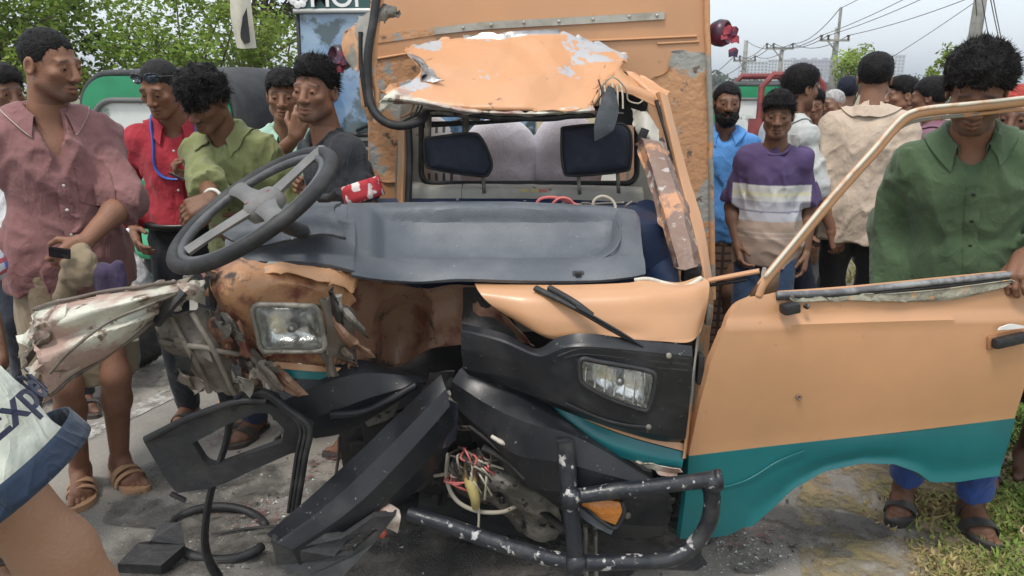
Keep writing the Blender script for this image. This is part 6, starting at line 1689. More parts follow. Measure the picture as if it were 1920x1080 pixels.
# teal lower skin: between the colour line and the arch
lo_px = np.array([(1273, 1008), (1330, 1006), (1364, 1001), (1404, 981), (1440, 950), (1480, 912), (1540, 878), (1610, 863), (1670, 865), (1712, 880), (1738, 899), (1790, 898), (1866, 886)])
rows = []
U = np.linspace(0, 1, 70)
lop = lin(lo_px, 70)
for v in np.linspace(0, 1, 14):
    r = []
    for k, u in enumerate(U):
        bx, by = lop[k]
        tpx = np.interp(bx, [1273, 1866], [1288, 1897]); tpy = 851 + (781 - 851) * (tpx - 1288) / (1897 - 1288)
        px, py = tpx + (bx - tpx) * v, tpy + (by - tpy) * v
        o = .014 + .012 * math.sin(v * math.pi * .5 + .0) * (1 - v) + .012 * max(0, (v - .82) / .18) * (1 if bx > 1400 else 0) - .012 * max(0, v - .5)
        r.append((px, py, o))
    rows.append(r)
g2 = door_grid(rows)
tl = mk('lower_door_skin', *sheet(g2, -.03 if np.dot(gnormals(g2)[5, 5], dn) > 0 else .03), m_teal, door, sharp=60)
mk('sill_crease', *tubemesh(cr(np.array([D(1290, 905, .022), D(1340, 908, .022), D(1395, 892, .024), D(1450, 858, .026), D(1500, 838, .026)]), 30), .002, 6), m_teal, door)
# belt seal, window frame, handle
mk('belt_seal', *tubemesh(cr(np.array([D(1452, 551, .012), D(1560, 546, .012), D(1700, 532, .012), D(1820, 520, .012), D(1930, 508, .012)]), 30), .010, 8), mat('worn_grey_seal', (.12, .12, .13), rough=.5, c2=(.3, .3, .3), sc=20, bump=.3), door)
mk('belt_seal', *tubemesh(cr(np.array([D(1452, 558, .014), D(1560, 553, .014), D(1700, 541, .014), D(1820, 528, .014), D(1930, 514, .014)]), 30), .005, 8), m_rub, door)
peel_rows = [[D(1470, 556, .017), D(1560, 552, .017), D(1660, 545, .017), D(1780, 533, .017), D(1900, 520, .017)], [D(1480, 566, .021), D(1570, 562, .021), D(1660, 564, .021), D(1780, 556, .021), D(1880, 534, .021)]]
patch('worn_belt_edge', peel_rows, mat('flaked_filler', (.34, .32, .25), rough=.8, c2=(.20, .18, .14), sc=14, lo=.45, hi=.6, c3=(.5, .28, .13), sc3=30, lo3=.6, hi3=.64, bump=.8, bsc=60), door, 40, 8, -.003, world=True, fine=.003, jag=.012)
frame_pts = [(1420, 556), (1436, 524), (1500, 446), (1570, 362), (1640, 284), (1672, 246), (1700, 220), (1740, 208), (1820, 200), (1930, 188)]
def fpt(x, y, o): return D(x, y, o)
fr1 = cr(np.array([fpt(x, y, .0) for x, y in frame_pts]), 80)
v, f = tubemesh(fr1, .0155, 10, flat=.75, up=tuple(dn)); wf_ = mk('window_frame', v, f, m_or, door)
fr2 = cr(np.array([fpt(x - 6, y - 6, .012) for x, y in frame_pts[1:]]), 80)
mk('frame_edge', *tubemesh(fr2, .0055, 8), mat('rubbed_white_edge', (.62, .58, .48), rough=.5, c2=(.55, .3, .15), sc=9, lo=.5, hi=.6), wf_)
v, f = tubemesh(cr(np.array([fpt(x + 3, y + 16, -.02) for x, y in frame_pts[1:]]), 80), .006, 6); mk('frame_seal', v, f, m_orw, wf_)
mk('frame_corner', *platemesh([[D(1400, 560, .006), D(1436, 512, .006), D(1462, 500, .006), D(1456, 545, .006)]], tuple(dn * -.012)), mat('scorched_corner', (.16, .09, .05), rough=.55, c2=(.5, .25, .11), sc=14, lo=.5, hi=.6), door)  # dark brown corner plate with orange patches
tube('door_stay', [(1328, 526, 2.3), (1370, 518, 2.28), (1424, 508, 2.25)], .016, m_or, V_, flat=.5, n=14)
tube('door_stay_seal', [(1330, 535, 2.3), (1400, 524, 2.26)], .006, m_rub, V_)
hr = Matrix((Vector(unit(d1 - d0)), Vector(-dn), Vector((0, 0, 1)))).transposed()
hh_ = unit(D(1904, 618) - D(1832, 634))
hx = Vector(hh_); hz = Vector(np.cross(-dn, hh_)); hz = hz if hz.z > 0 else -hz
hrot = Matrix((hx, Vector(np.cross(np.array(hz), np.array(hx))), hz)).transposed()
hd_ = box('door_handle', tuple(D(1867, 627, .058)), (.118, .026, .034), m_blk2, door, rot=hrot, bev=.010)
box('handle_recess', tuple(D(1866, 628, .041)), (.128, .008, .046), mat('worn_handle_cup', (.4, .19, .09), rough=.5), hd_, rot=hrot, bev=.006)  # recess behind the handle in an even, darker orange
patch('paint_chip', [[D(1850, 604, .05), D(1870, 598, .05), D(1892, 601, .05)], [D(1846, 609, .05), D(1870, 607, .05), D(1896, 605, .05)]], mat('white_putty', (.7, .7, .68), rough=.6), door, 12, 5, -.006, world=True, fine=.003)
box('mirror_stub', tuple(D(1466, 570, .045)), (.05, .04, .03), m_rub, door, rot=hrot, bev=.008)
mk('mirror_bolt', *lathemesh([(.008, 0), (.008, .012), (.003, .016)], 10, frame_to(D(1500, 568, .03), dn)), m_gut, door)
mk('lock_hole', *lathemesh([(.0085, -.004), (.0085, .002), (.005, .002), (.004, -.006)], 14, frame_to(D(1487, 737, .034), dn)), m_rust, door)
# ---- cargo box ornaments: padded marker lamps with ribbon
for (cx, cy, sgn) in ((1352, 62, 1), (636, 108, -1)):
    c_ = P(cx, cy, 3.36)
    mk('marker_lamp', *lathemesh([(.03, -.06), (.05, -.03), (.058, .0), (.05, .03), (.042, .034), (.036, .012), (.01, .0)], 20, frame_to(c_, (sgn * .75, -.65, .1))), mat('dark_lamp_shell', (.02, .018, .03), rough=.35, c2=(.14, .02, .05), sc=12), V_)
    r2 = random.Random(cx)
    for k in range(5):
        a = c_ + np.array((sgn * r2.uniform(-.02, .03), -.05, r2.uniform(-.09, .03)))
        patch('red_ribbon', [[a, a + np.array((.02, -.01, .01)), a + np.array((.04, 0, 0))], [a + np.array((.0, -.01, -.03)), a + np.array((.02, -.02, -.025)), a + np.array((.035, -.005, -.03))]], mat('red_cloth', (.30, .03, .05), rough=.7, c2=(.03, .02, .05), sc=18), V_, 6, 6, .002, world=True, amp=.01, freq=20, seed=k)
    tube('lamp_arm', [c_, np.array(((BX1 if sgn > 0 else BX0) - sgn * .01, YB + .06, c_[2] + .01))], .02, m_gut, V_, world=True)
# ================================================================== OTHER VEHICLES
def text_mesh(s, size, ext=.004):
    c = bpy.data.curves.new('lettering', 'FONT'); c.body = s; c.size = size; c.extrude = ext; c.offset = size * .012
    c.align_x = 'LEFT'; c.align_y = 'CENTER'
    o = bpy.data.objects.new('lettering', c); COL.objects.link(o)
    bpy.context.view_layer.update()
    me = bpy.data.meshes.new_from_object(o.evaluated_get(bpy.context.evaluated_depsgraph_get()))
    bpy.data.objects.remove(o); bpy.data.curves.remove(c)
    return me
def lettering(name, s, size, M, m, parent):
    me = text_mesh(s, size); me.transform(M); me.materials.clear(); me.materials.append(m)
    o = bpy.data.objects.new(name, me); COL.objects.link(o); o.parent = parent
    return o
# ---- bus
m_bus = mat('bus_white_paint', (.62, .62, .60), rough=.35, c2=(.5, .5, .48), sc=2, coat=.2)
m_busb = mat('bus_blue_paint', (.06, .15, .30), rough=.3, c2=(.05, .12, .26), sc=2, coat=.3)
m_wind = mat('bus_windscreen', (.10, .20, .36), rough=.06, c2=(.26, .36, .47), sc=1.6, lo=.4, hi=.62, c3=(.05, .08, .09), sc3=2.9, lo3=.54, hi3=.60, spec=.8)  # paler and darker patches put reflections into the glass colour
YS = 7.5
bx0 = P(556, 150, YS)[0]; bw_ = 2.35
BUS = thing('bus', 'blue and white bus parked behind the left side of the wrecked van', 'bus', (bx0 + bw_ / 2, YS, 0))
def bl(x, y, z): return np.array((bx0 + bw_ / 2 + x, YS + y, z))
prof = [(-bw_ / 2, .40), (-bw_ / 2, 1.25), (-bw_ / 2 + .02, 2.3), (-bw_ / 2 + .10, 2.72), (-bw_ / 2 + .3, 2.86), (bw_ / 2 - .3, 2.86), (bw_ / 2 - .10, 2.72), (bw_ / 2 - .02, 2.3), (bw_ / 2, 1.25), (bw_ / 2, .40)]
v, f = platemesh([[bl(x, .06, z) for x, z in prof]], (0, 8.5, 0)); mk('body', v, f, m_bus, BUS, sharp=30)
rows = [[bl(x, -.02 - .05 * (1 - (x / 1.17) ** 2), z) for x in (-1.16, -.6, 0, .6, 1.16)] for z in (1.18, 1.25)] + [[bl(x * .985, .03 - .06 * (1 - (x / 1.17) ** 2), z) for x in (-1.16, -.6, 0, .6, 1.16)] for z in (2.2, 2.3)]
ws = patch('windscreen', rows, m_wind, BUS, 24, 16, .01, world=True)
mk('windscreen_seal', *tubemesh(np.array([bl(-1.14, -.02, 1.16), bl(-1.13, .0, 1.7), bl(-1.125, .02, 2.32)]), .02, 8), m_rub, BUS)
mk('windscreen_seal', *tubemesh(np.array([bl(-1.14, -.03, 1.16), bl(-.5, -.08, 1.16), bl(.5, -.08, 1.16), bl(1.14, -.03, 1.16)]), .025, 8), m_rub, BUS)
m_sign = mat('sign_board_green', (.03, .09, .085), rough=.4)
sg = patch('name_board', [[bl(x, .0 - .06 * (1 - (x / 1.17) ** 2), z) for x in (-1.15, 0, 1.15)] for z in (2.33, 2.62)], m_sign, BUS, 14, 6, .02, world=True)
m_let = mat('white_lettering', (.8, .8, .78), rough=.4)
mx = Matrix.Translation(Vector((-.985, -.06, 2.425))) @ Matrix.Rotation(R(90), 4, 'X')
lettering('name_lettering', 'MONTAGE', .26, mx, m_let, BUS)
mk('board_edge', *tubemesh(np.array([bl(-1.15, -.02, 2.31), bl(-.5, -.07, 2.31), bl(.5, -.07, 2.31), bl(1.15, -.02, 2.31)]), .022, 8), m_bus, BUS)
fl = MB()
for k in range(7):
    a = 2 * math.pi * k / 7
    fl.add(*lathemesh([(.002, -.02), (.036, -.005), (.036, .006), (.002, .015)], 10, frame_to(bl(-1.09 + .055 * math.cos(a), -.04, 2.42 + .055 * math.sin(a)), (0, -1, 0))))
fl.build('flower_emblem', m_let, BUS)
gr = box('grille', tuple(bl(.0, -.03, .82)), (2.0, .06, .56), mat('grille_black', (.02, .02, .022), rough=.4), BUS)
for k in range(5):
    box('grille_slat', tuple(bl(0, -.075, .62 + k * .1)), (1.9, .03, .035), m_steel, gr)
box('front_panel', tuple(bl(0, -.0, 1.13)), (2.3, .1, .06), m_bus, BUS)
box('bumper', tuple(bl(0, -.06, .46)), (2.36, .2, .2), m_busb, BUS, bev=.04)
for q in (-1, 1):
    mk('headlamp', *lathemesh([(.02, 0), (.1, .01), (.11, .03), (.1, .05), (.02, .06)], 18, frame_to(bl(q * .92, -.04, .82), (0, -1, 0))), m_refl, BUS)
for a, b_ in (((-.6, 1.2), (-.05, 1.42)), ((.1, 1.2), (.7, 1.4))):
    mk('wiper', *tubemesh(np.array([bl(a[0], -.1, a[1]), bl(b_[0], -.1, b_[1])]), .014, 6), m_rub, BUS)
for x, y in ((-1.0, 1.6), (1.0, 1.6), (-1.0, 6.4), (1.0, 6.4)): wheel(BUS, tuple(bl(x, y, .42)), .42, .24, (1, 0, 0))
for k in range(5):
    for q in (-1, 1): box('side_window', tuple(bl(q * (bw_ / 2 + .0), 1.3 + k * 1.45, 1.85)), (.03, 1.2, .7), m_wind, BUS, bev=.03)
mr = patch('mirror', [[bl(-1.62, -.36, 2.46), bl(-1.53, -.42, 2.47), bl(-1.44, -.36, 2.46)], [bl(-1.63, -.36, 2.2), bl(-1.53, -.43, 2.2), bl(-1.43, -.36, 2.2)], [bl(-1.60, -.36, 1.96), bl(-1.52, -.42, 1.95), bl(-1.42, -.36, 1.96)]], mat('cream_mirror_shell', (.55, .52, .42), rough=.4, c2=(.45, .42, .33), sc=6), BUS, 12, 14, .09, world=True)
patch('mirror_glass', [[bl(-1.49, -.445, 2.22), bl(-1.455, -.43, 2.30)], [bl(-1.53, -.445, 2.06), bl(-1.45, -.43, 2.04)], [bl(-1.50, -.445, 1.99), bl(-1.46, -.43, 2.0)]], m_rub, mr, 6, 8, .008, world=True)
mk('mirror_arm', *tubemesh(cr(np.array([bl(-1.53, -.36, 2.4), bl(-1.56, -.4, 2.66), bl(-1.4, -.3, 2.9), bl(-1.05, .05, 2.78)]), 16), .024, 8), m_bus, BUS)

# ---- auto-rickshaws
m_grn = mat('rickshaw_green_paint', (.015, .26, .115), rough=.32, c2=(.012, .21, .09), sc=3, coat=.25)
m_hood = mat('black_canvas_hood', (.035, .036, .038), rough=.7, c2=(.06, .06, .062), sc=4, bump=.4, bsc=30)
def rickshaw(label, loc, rz, sc=1.0, group='auto-rickshaws'):
    t = thing('auto_rickshaw', label, 'auto-rickshaw', loc, rz, group)
    t.scale = (sc, sc, sc)
    arch = lambda hw, zb, zt_, r, y, n=10: ([(-hw, y, zb)] + [(-hw + r - r * math.cos(a), y, zt_ - r + r * math.sin(a)) for a in np.linspace(0, math.pi / 2, n)] + [(hw - r + r * math.sin(a), y, zt_ - r + r * math.cos(a)) for a in np.linspace(0, math.pi / 2, n)] + [(hw, y, zb)])
    o_ = arch(.62, .62, 1.66, .26, 0); i_ = arch(.53, .86, 1.48, .18, 0)
    v, f = platemesh([o_, i_[::-1]], (0, .06, 0)); mk('windscreen_frame', v, f, m_grn, t, local=True, sharp=30)
    v, f = platemesh([arch(.555, .84, 1.505, .19, .02)], (0, .015, 0)); mk('windscreen', v, f, mat('rickshaw_windscreen', (.45, .52, .50), rough=.08, c2=(.66, .68, .66), sc=2.2, lo=.4, hi=.6, c3=(.22, .30, .27), sc3=4, lo3=.55, hi3=.62, spec=.7), t, local=True, sharp=30)
    v, f = tubemesh(np.array(i_), .022, 8); mk('windscreen_seal', v, f, mat('seal_grey', (.13, .13, .13), rough=.6), t, local=True)
    v, f = tubemesh(np.array(arch(.635, .9, 1.68, .27, .05)), .03, 8); mk('hood_edge', v, f, m_hood, t, local=True)
    # nose
    g = cr(np.array([[(-.58, .06, .74), (-.3, -.06, .78), (0, -.10, .80), (.3, -.06, .78), (.58, .06, .74)], [(-.52, .02, .55), (-.28, -.14, .56), (0, -.2, .57), (.28, -.14, .56), (.52, .02, .55)], [(-.36, .04, .30), (-.2, -.10, .30), (0, -.15, .30), (.2, -.10, .30), (.36, .04, .30)]]).transpose(1, 0, 2), 18).transpose(1, 0, 2)
    mk('nose', *sheet(cr(g, 14), .01), m_grn, t, local=True)
    mk('headlamp', *lathemesh([(.02, 0), (.085, .01), (.095, .04), (.06, .055), (.02, .06)], 18, frame_to((0, -.19, .66), (0, -1, 0))), m_refl, t, local=True)
    mk('mudguard', *sheet(np.array([[(x, -.08 + .30 * math.cos(a), .24 + .30 * math.sin(a)) for a in np.linspace(.3, 2.9, 12)] for x in (-.09, -.05, .05, .09)]), .008), m_grn, t, local=True)
    # hood: a loft back over the seats
    rows = [np.array(arch(.63, .95, 1.685, .27, .04)), np.array(arch(.67, .95, 1.74, .3, .6)), np.array(arch(.68, .95, 1.74, .34, 1.3)), np.array(arch(.66, .8, 1.68, .34, 2.0)), np.array(arch(.62, .7, 1.50, .34, 2.35))]
    for r_ in rows[1:4]:                     # side openings: the hood only covers the upper part here
        r_[0, 2] = r_[-1, 2] = 1.28
    mk('hood', *sheet(cr(np.array(rows), 22), -.012), m_hood, t, local=True)
    box('rear_body', (0, 1.85, .66), (1.28, 1.1, .62), m_grn, t, bev=.06, local=True)
    box('floor', (0, .9, .36), (1.1, 1.7, .1), m_grn, t, bev=.02, local=True)
    box('seat', (0, 1.6, .98), (1.1, .5, .14), m_hood, t, bev=.04, local=True)
    for q in (-1, 1):
        mk('side_rail', *tubemesh(np.array([(q * .64, .12, .62), (q * .66, .7, .6), (q * .66, 1.35, .62)]), .02, 8), m_grn, t, local=True)
        mk('roof_post', *tubemesh(np.array([(q * .65, .95, .6), (q * .67, .95, 1.35)]), .018, 8), m_grn, t, local=True)
        mk('mirror', *lathemesh([(.02, 0), (.07, .004), (.07, .02), (.02, .024)], 16, frame_to((q * .70, -.02, 1.0), (0, -1, 0))), m_rub, t, local=True)
    for c_, in (((0, -.08, .235),), ((-.55, 1.9, .235),), ((.55, 1.9, .235),)):
        v, f = lathemesh([(.13, -.05), (.22, -.055), (.235, -.03), (.235, .03), (.22, .055), (.13, .05)], 26, frame_to(c_, (1, 0, 0))); w_ = mk('wheel', v, f, m_tyre, t, local=True)
        v, f = lathemesh([(.02, -.03), (.125, -.045), (.13, .045), (.02, .03)], 20, frame_to(c_, (1, 0, 0))); mk('rim', v, f, m_steel, w_, local=True)
    return t
q = P(338, 230, 6.2)
rickshaw('green auto-rickshaw with black hood behind the red and olive shirted men', (q[0] - .10, 6.0, 0), R(-8), 1.02)
q = P(1404, 230, 11.2)
rickshaw('small green auto-rickshaw in the distance beside the bearded man', (q[0], 11.0, 0), R(-14), .98)

# ---- small red pickup with a hoop over its bed
q = P(1486, 150, 10.2)
PK = thing('pickup_truck', 'small white and red pickup with a red hoop frame behind the crowd', 'pickup', (q[0], 10.2, 0), 0)
m_redp = mat('red_frame_paint', (.24, .045, .045), rough=.45, c2=(.16, .03, .03), sc=6)
m_wpk = mat('pickup_white', (.6, .6, .58), rough=.4)
zt_ = P(1486, 140, 10.2)[2]
mk('hoop', *tubemesh(np.array([(-.40, 0, .9), (-.40, 0, zt_ - .16), (-.26, 0, zt_), (.30, 0, zt_), (.42, 0, zt_ - .14), (.42, 0, .9)]), .045, 8), m_redp, PK, local=True, sharp=30)
mk('hoop', *tubemesh(np.array([(-.40, 1.4, .9), (-.40, 1.4, zt_ - .16), (-.26, 1.4, zt_), (.30, 1.4, zt_), (.42, 1.4, zt_ - .14), (.42, 1.4, .9)]), .045, 8), m_redp, PK, local=True, sharp=30)
for k in range(5): box('tailgate_stripe', (-.44 + .22 * k, -.03, .98), (.11 * 2, .03, .46), (m_redp, m_wpk)[k % 2], PK, local=True)
box('bed', (0, .8, .72), (1.2, 1.7, .2), m_wpk, PK, bev=.02, local=True)
box('cab', (0, 2.2, 1.0), (1.25, 1.0, .9), m_wpk, PK, bev=.1, local=True)
for x, y in ((-.55, .3), (.55, .3), (-.55, 2.2), (.55, 2.2)):
    v, f = lathemesh([(.15, -.07), (.28, -.08), (.3, -.04), (.3, .04), (.28, .08), (.15, .07)], 22, frame_to((x, y, .3), (1, 0, 0))); w_ = mk('wheel', v, f, m_tyre, PK, local=True)
    v, f = lathemesh([(.02, -.05), (.15, -.06), (.15, .06), (.02, .05)], 16, frame_to((x, y, .3), (1, 0, 0))); mk('rim', v, f, m_steel, w_, local=True)

# ---- motorcycle half hidden behind the mauve-shirted man and the bent wing
c_ = G(238, 690); mw = np.array((c_[0], c_[1], .29))
MC = thing('motorcycle', 'dark motorcycle parked behind the bent white wing, only its wheel showing', 'motorcycle', (mw[0], mw[1], 0), R(12))
m_mc = mat('motorcycle_black', (.02, .02, .022), rough=.3, coat=.3)
for x in (0, -1.22):
    Mx = frame_to((x, 0, .29), (0, 1, 0))
    v, f = lathemesh([(.21, -.03), (.27, -.045), (.29, -.025), (.29, .025), (.27, .045), (.21, .03)], 40, Mx); w_ = mk('wheel', v, f, m_tyre, MC, local=True)
    tb = MB()
    for k in range(40):
        A = np.array(Mx @ Matrix.Rotation(2 * math.pi * k / 40, 4, 'Z') @ Matrix.Translation((.29, 0, 0))); vv, ff = boxmesh((0, 0, 0), (.014, .026, .07)); tb.add(np.array(vv) @ A[:3, :3].T + A[:3, 3], ff)
    tb.build('tread', m_tyre, w_, local=True)
    v, f = lathemesh([(.205, -.02), (.215, -.028), (.215, .028), (.205, .02), (.19, 0)], 40, Mx); mk('rim', v, f, m_steel, w_, local=True)
    for k in range(6):
        a = 2 * math.pi * k / 6; v, f = tubemesh(np.array([(x + .03 * math.cos(a), 0, .29 + .03 * math.sin(a)), (x + .2 * math.cos(a + .1), 0, .29 + .2 * math.sin(a + .1))]), .012, 6); mk('spoke', v, f, mat('alloy_white', (.5, .5, .5), rough=.35, metal=.6), w_, local=True)
for q in (-1, 1):
    mk('fork', *tubemesh(np.array([(0, q * .07, .29), (-.28, q * .07, .98)]), .02, 8), m_steel, MC, local=True)
mk('handlebar', *tubemesh(cr(np.array([(-.5, -.36, 1.02), (-.34, -.2, 1.06), (-.28, 0, 1.0), (-.34, .2, 1.06), (-.5, .36, 1.02)]), 18), .014, 8), m_mc, MC, local=True)
mk('headlamp', *lathemesh([(.02, -.06), (.07, -.04), (.085, .02), (.06, .04), (.02, .045)], 18, frame_to((-.16, 0, .88), (1, 0, 0))), m_refl, MC, local=True)
mk('fuel_tank', *lathemesh([(.02, -.28), (.10, -.22), (.15, -.05), (.14, .1), (.06, .2), (.01, .22)], 20, frame_to((-.5, 0, .82), (1, 0, .15))), m_mc, MC, local=True)
box('seat', (-.98, 0, .80), (.6, .24, .10), m_rub, MC, bev=.04, local=True)
box('engine', (-.58, 0, .42), (.34, .24, .32), m_gut, MC, bev=.04, local=True)
mk('frame', *tubemesh(cr(np.array([(-.24, 0, .85), (-.4, 0, .4), (-.75, 0, .3), (-1.22, 0, .29), (-1.0, 0, .72)]), 24), .022, 8), m_mc, MC, local=True)
mk('mudguard', *sheet(np.array([[(.0 + .325 * math.cos(a), y_, .29 + .325 * math.sin(a)) for a in np.linspace(.4, 2.6, 14)] for y_ in (-.06, 0, .06)]), .006), m_mc, MC, local=True)
# ================================================================== THE CROWD
def sacklike(name, label, cat, c, r, m, seed, fold=.02, k=None, group=None, res=.012, tie=None, floor=None):
    t = Field(); t.ell(c, r)
    if floor is not None: t.cap(np.array(c), np.array((c[0], c[1], floor + min(r[:2]) * .98)), min(r[:2]) * .96, k=.05)
    t.ell(np.array(c) - np.array((0, 0, r[2] * .45)), np.array(r) * np.array((1.05, 1.05, .55)), k=.05)
    if tie is not None: t.cap(np.array(c) + np.array((0, 0, r[2] * .7)), np.array(c) + np.array(tie), min(r[:2]) * .35, .015, k=.05)
    t.disp = lambda p: folds(seed, fold, 5.)(p) * 1.
    v, f = nets(t, res)
    lo = v[:, 2].min()
    o = mk(name, v, f, m)
    return tag(o, label, cat, group)
SL_B = dict(mat=cloth('brown_rubber_slipper', (.34, .19, .10), bump=.1), name='slipper', straps=[(.045, .066, .046, .075, .035), (.09, .056, .048, .115, .022)], fine=1, sole=.022)
SL_K = dict(mat=cloth('black_leather_sandal', (.025, .023, .022), rough=.5, bump=.1), solemat=cloth('sandal_footbed', (.05, .04, .035)), straps=[(.085, .06, .05, .12, .05), (.0, .088, .038, .012, .03)], fine=1, sole=.024)
SL_P = dict(mat=cloth('plain_dark_sandal', (.04, .03, .027), rough=.6), straps=[(.08, .06, .05, .1, .05)], sole=.02)
BTN_W = mat('pale_button', (.7, .68, .62), rough=.3); BTN_K = mat('black_button', (.015, .015, .015), rough=.3)
H_SHORT = dict(vol=.002, len=.009, stand=.15, n=2600, mess=.25, flow=(0, -.3, -.3))
H_MID = dict(vol=.005, top=.010, len=.011, stand=.12, curl=.006, cs=45, mess=.35, flow=(.5, -.5, -.1), n=3600, w=.0007)
DK, MD, LT_ = (.115, .056, .034), (.17, .085, .052), (.23, .12, .074)

# mauve shirt, far left
ga = G(206, 905)
A = person('man in a faded mauve shirt and rolled khaki lungi standing at the far left', (0, 0), headat=(94, 122, 2.72), face=37, H=1.79, head=(38, 10, -3), twist=2, lean=(.02, .0), stance=.07,
           Lh=('w', 158, 455, 2.52), Lhd=((-.75, .1, -.6), (-.1, .9, -.2)), Lcurl=.75, Lhint=(.9, .25, -.2), Rh=('w', -26, 430, 2.70),
           skin=(.175, .085, .052), hair=dict(H_SHORT, line=.006), beard='stubble', build=1.12,
           shirt=dict(mat=cloth('faded_mauve_cotton', (.205, .095, .092), 1.3), sleeve=.60, cuff=.05, collar=1, spread=1.3, trim=mat('pale_frayed_trim', (.55, .48, .42), rough=.9), buttons=BTN_W, pocket=1, vee=.17, veew=1.2, hem=.83, loose=.026, fold=.015),
           low=dict(mat=cloth('khaki_lungi_cloth', (.23, .18, .115)), kind='lungi', hem=.47, fold=.016, flare=.2), foot=SL_B)
# knotted lungi waist
kf = Field()
for k in range(7):
    a = k * .9; p0 = P(150 + 26 * math.cos(a), 505 + 26 * math.sin(a), 2.48); kf.cap(p0, P(150 + 10 * math.cos(a + 1), 506 + 12 * math.sin(a + 1), 2.46), .024, .02, k=.012)
kf.cap(P(152, 470, 2.5), P(120, 560, 2.5), .03, .035, k=.02)
kf.disp = lambda p: .006 * fbm(p * 30, 2, 4)
v, f = nets(kf, .007); ro = np.array(A['root'].location); ca, sa = math.cos(-R(37)), math.sin(-R(37)); v = v - ro; v = np.stack([v[:, 0] * ca - v[:, 1] * sa, v[:, 0] * sa + v[:, 1] * ca, v[:, 2]], 1)
mk('lungi_knot', v, f, cloth('khaki_lungi_cloth', (.23, .18, .115)), A['root'], local=True)
kf = Field(); kf.cap(P(196, 510, 2.49), P(206, 570, 2.5), .035, .045, k=.02); kf.cap(P(222, 500, 2.5), P(228, 570, 2.5), .02, .03, k=.02); kf.disp = lambda p: .006 * fbm(p * 30, 2, 9)
v, f = nets(kf, .008); v = v - ro; v = np.stack([v[:, 0] * ca - v[:, 1] * sa, v[:, 0] * sa + v[:, 1] * ca, v[:, 2]], 1)
mk('purple_cloth_end', v, f, cloth('purple_cloth', (.05, .035, .075)), A['root'], local=True)
box('phone', tuple(P(112, 474, 2.43)), (.07, .012, .035), mat('phone_black', (.012, .012, .014), rough=.15), rot=Matrix.Rotation(R(8), 3, 'Y'), bev=.004)
tag(bpy.data.objects['phone'], 'black phone held at the waist by the mauve-shirted man', 'phone')

# red shirt with lanyard
pb = P(297, 160, 3.35)
B = person('man in a red shirt with blue lanyard and sunglasses on his head', (0, 0), headat=(302, 166, 3.3), face=14, H=1.715, head=(-22, 22, 0), twist=0, lean=(.03, 0),
           Rh=('w', 252, 432, 3.25), Rcurl=.4, Lh=('w', 372, 336, 3.12), Lhd=((-.6, -.3, .25), (-.2, -.3, .9)), Lcurl=.9, Lhint=(.6, .5, -.6),
           skin=(.165, .08, .047), hair=dict(H_SHORT, col=(.016, .015, .015)), build=1.05,
           shirt=dict(mat=cloth('crimson_shirt_cotton', (.33, .018, .032), 1.2), sleeve=.96, collar=1, spread=.8, buttons=BTN_W, vee=.06, hem=1.0, tucked=1, loose=.018, pocket=1, fold=.012),
           low=dict(mat=cloth('black_trouser_cloth', (.016, .017, .022)), belt=mat('black_belt', (.012, .012, .012), rough=.35), beltz=1.0, beltr=1.15), foot=SL_P)
s_ = B['s']; hd = B['hd']
m_lan = mat('blue_lanyard_ribbon', (.02, .14, .56), rough=.5, c2=(.15, .3, .7), sc=40, lo=.58, hi=.62)
lan = [B['nb'] + (B['lx'] * x + B['ly'] * y + B['up'] * z) * s_ for x, y, z in ((-.085, .02, .045), (-.088, -.055, .02))]
lan += [B['surf'](x, z) - B['ly'] * .008 for x, z in ((-.082, 1.36), (-.085, 1.27), (-.055, 1.225), (0, 1.215), (.05, 1.235), (.085, 1.29), (.09, 1.37))]
lan += [B['nb'] + (B['lx'] * x + B['ly'] * y + B['up'] * z) * s_ for x, y, z in ((.09, -.055, .02), (.085, .02, .045), (0, .075, .055))]
v, f = tubemesh(cr(np.array(lan), 70, True), .0095, 8, True, flat=.35, up=(0, -1, 0)); mk('lanyard', v, f, m_lan, B['root'], local=True)
m_lens = mat('sunglass_lens', (.03, .05, .08), rough=.08, spec=.8)
for q in (-1, 1):
    lo_ = np.array([hd(q * (.036 + .029 * math.cos(t)), -.098 + .02 * abs(math.cos(t)) * (1 if math.cos(t) > 0 else .0), .083 + .021 * math.sin(t)) for t in np.linspace(0, 2 * np.pi, 22, endpoint=False)])
    v, f = platemesh([lo_], tuple(B['HM'] @ np.array((0, -.004, .001)))); ln_ = mk('sunglass_lens', v, f, m_lens, B['root'], local=True)
    v, f = tubemesh(lo_, .004, 6, True); mk('sunglass_rim', v, f, mat('black_frame', (.01, .01, .01), rough=.25), ln_, local=True)
    v, f = tubemesh(np.array([hd(q * .064, -.085, .085), hd(q * .085, -.02, .065), hd(q * .086, .035, .035)]), .004, 6); mk('sunglass_arm', v, f, mat('black_frame', (.01, .01, .01)), ln_, local=True)
# white carrier bag in his hand
bg = sacklike('carrier_bag', 'white plastic bag hanging from the red-shirted man\'s hand', 'bag', P(252, 545, 3.2), (.085, .07, .17), cloth('white_plastic_film', (.66, .67, .70), rough=.4), 44, .012, tie=(0, .02, .27), res=.009)
o = box('phone', tuple(P(352, 340, 3.02)), (.14, .010, .07), mat('phone_black', (.012, .012, .014), rough=.15), rot=Matrix.Rotation(R(24), 3, 'Y') @ Matrix.Rotation(R(70), 3, 'X'), bev=.004)
tag(o, 'black phone in a hand in front of the red shirt', 'phone')

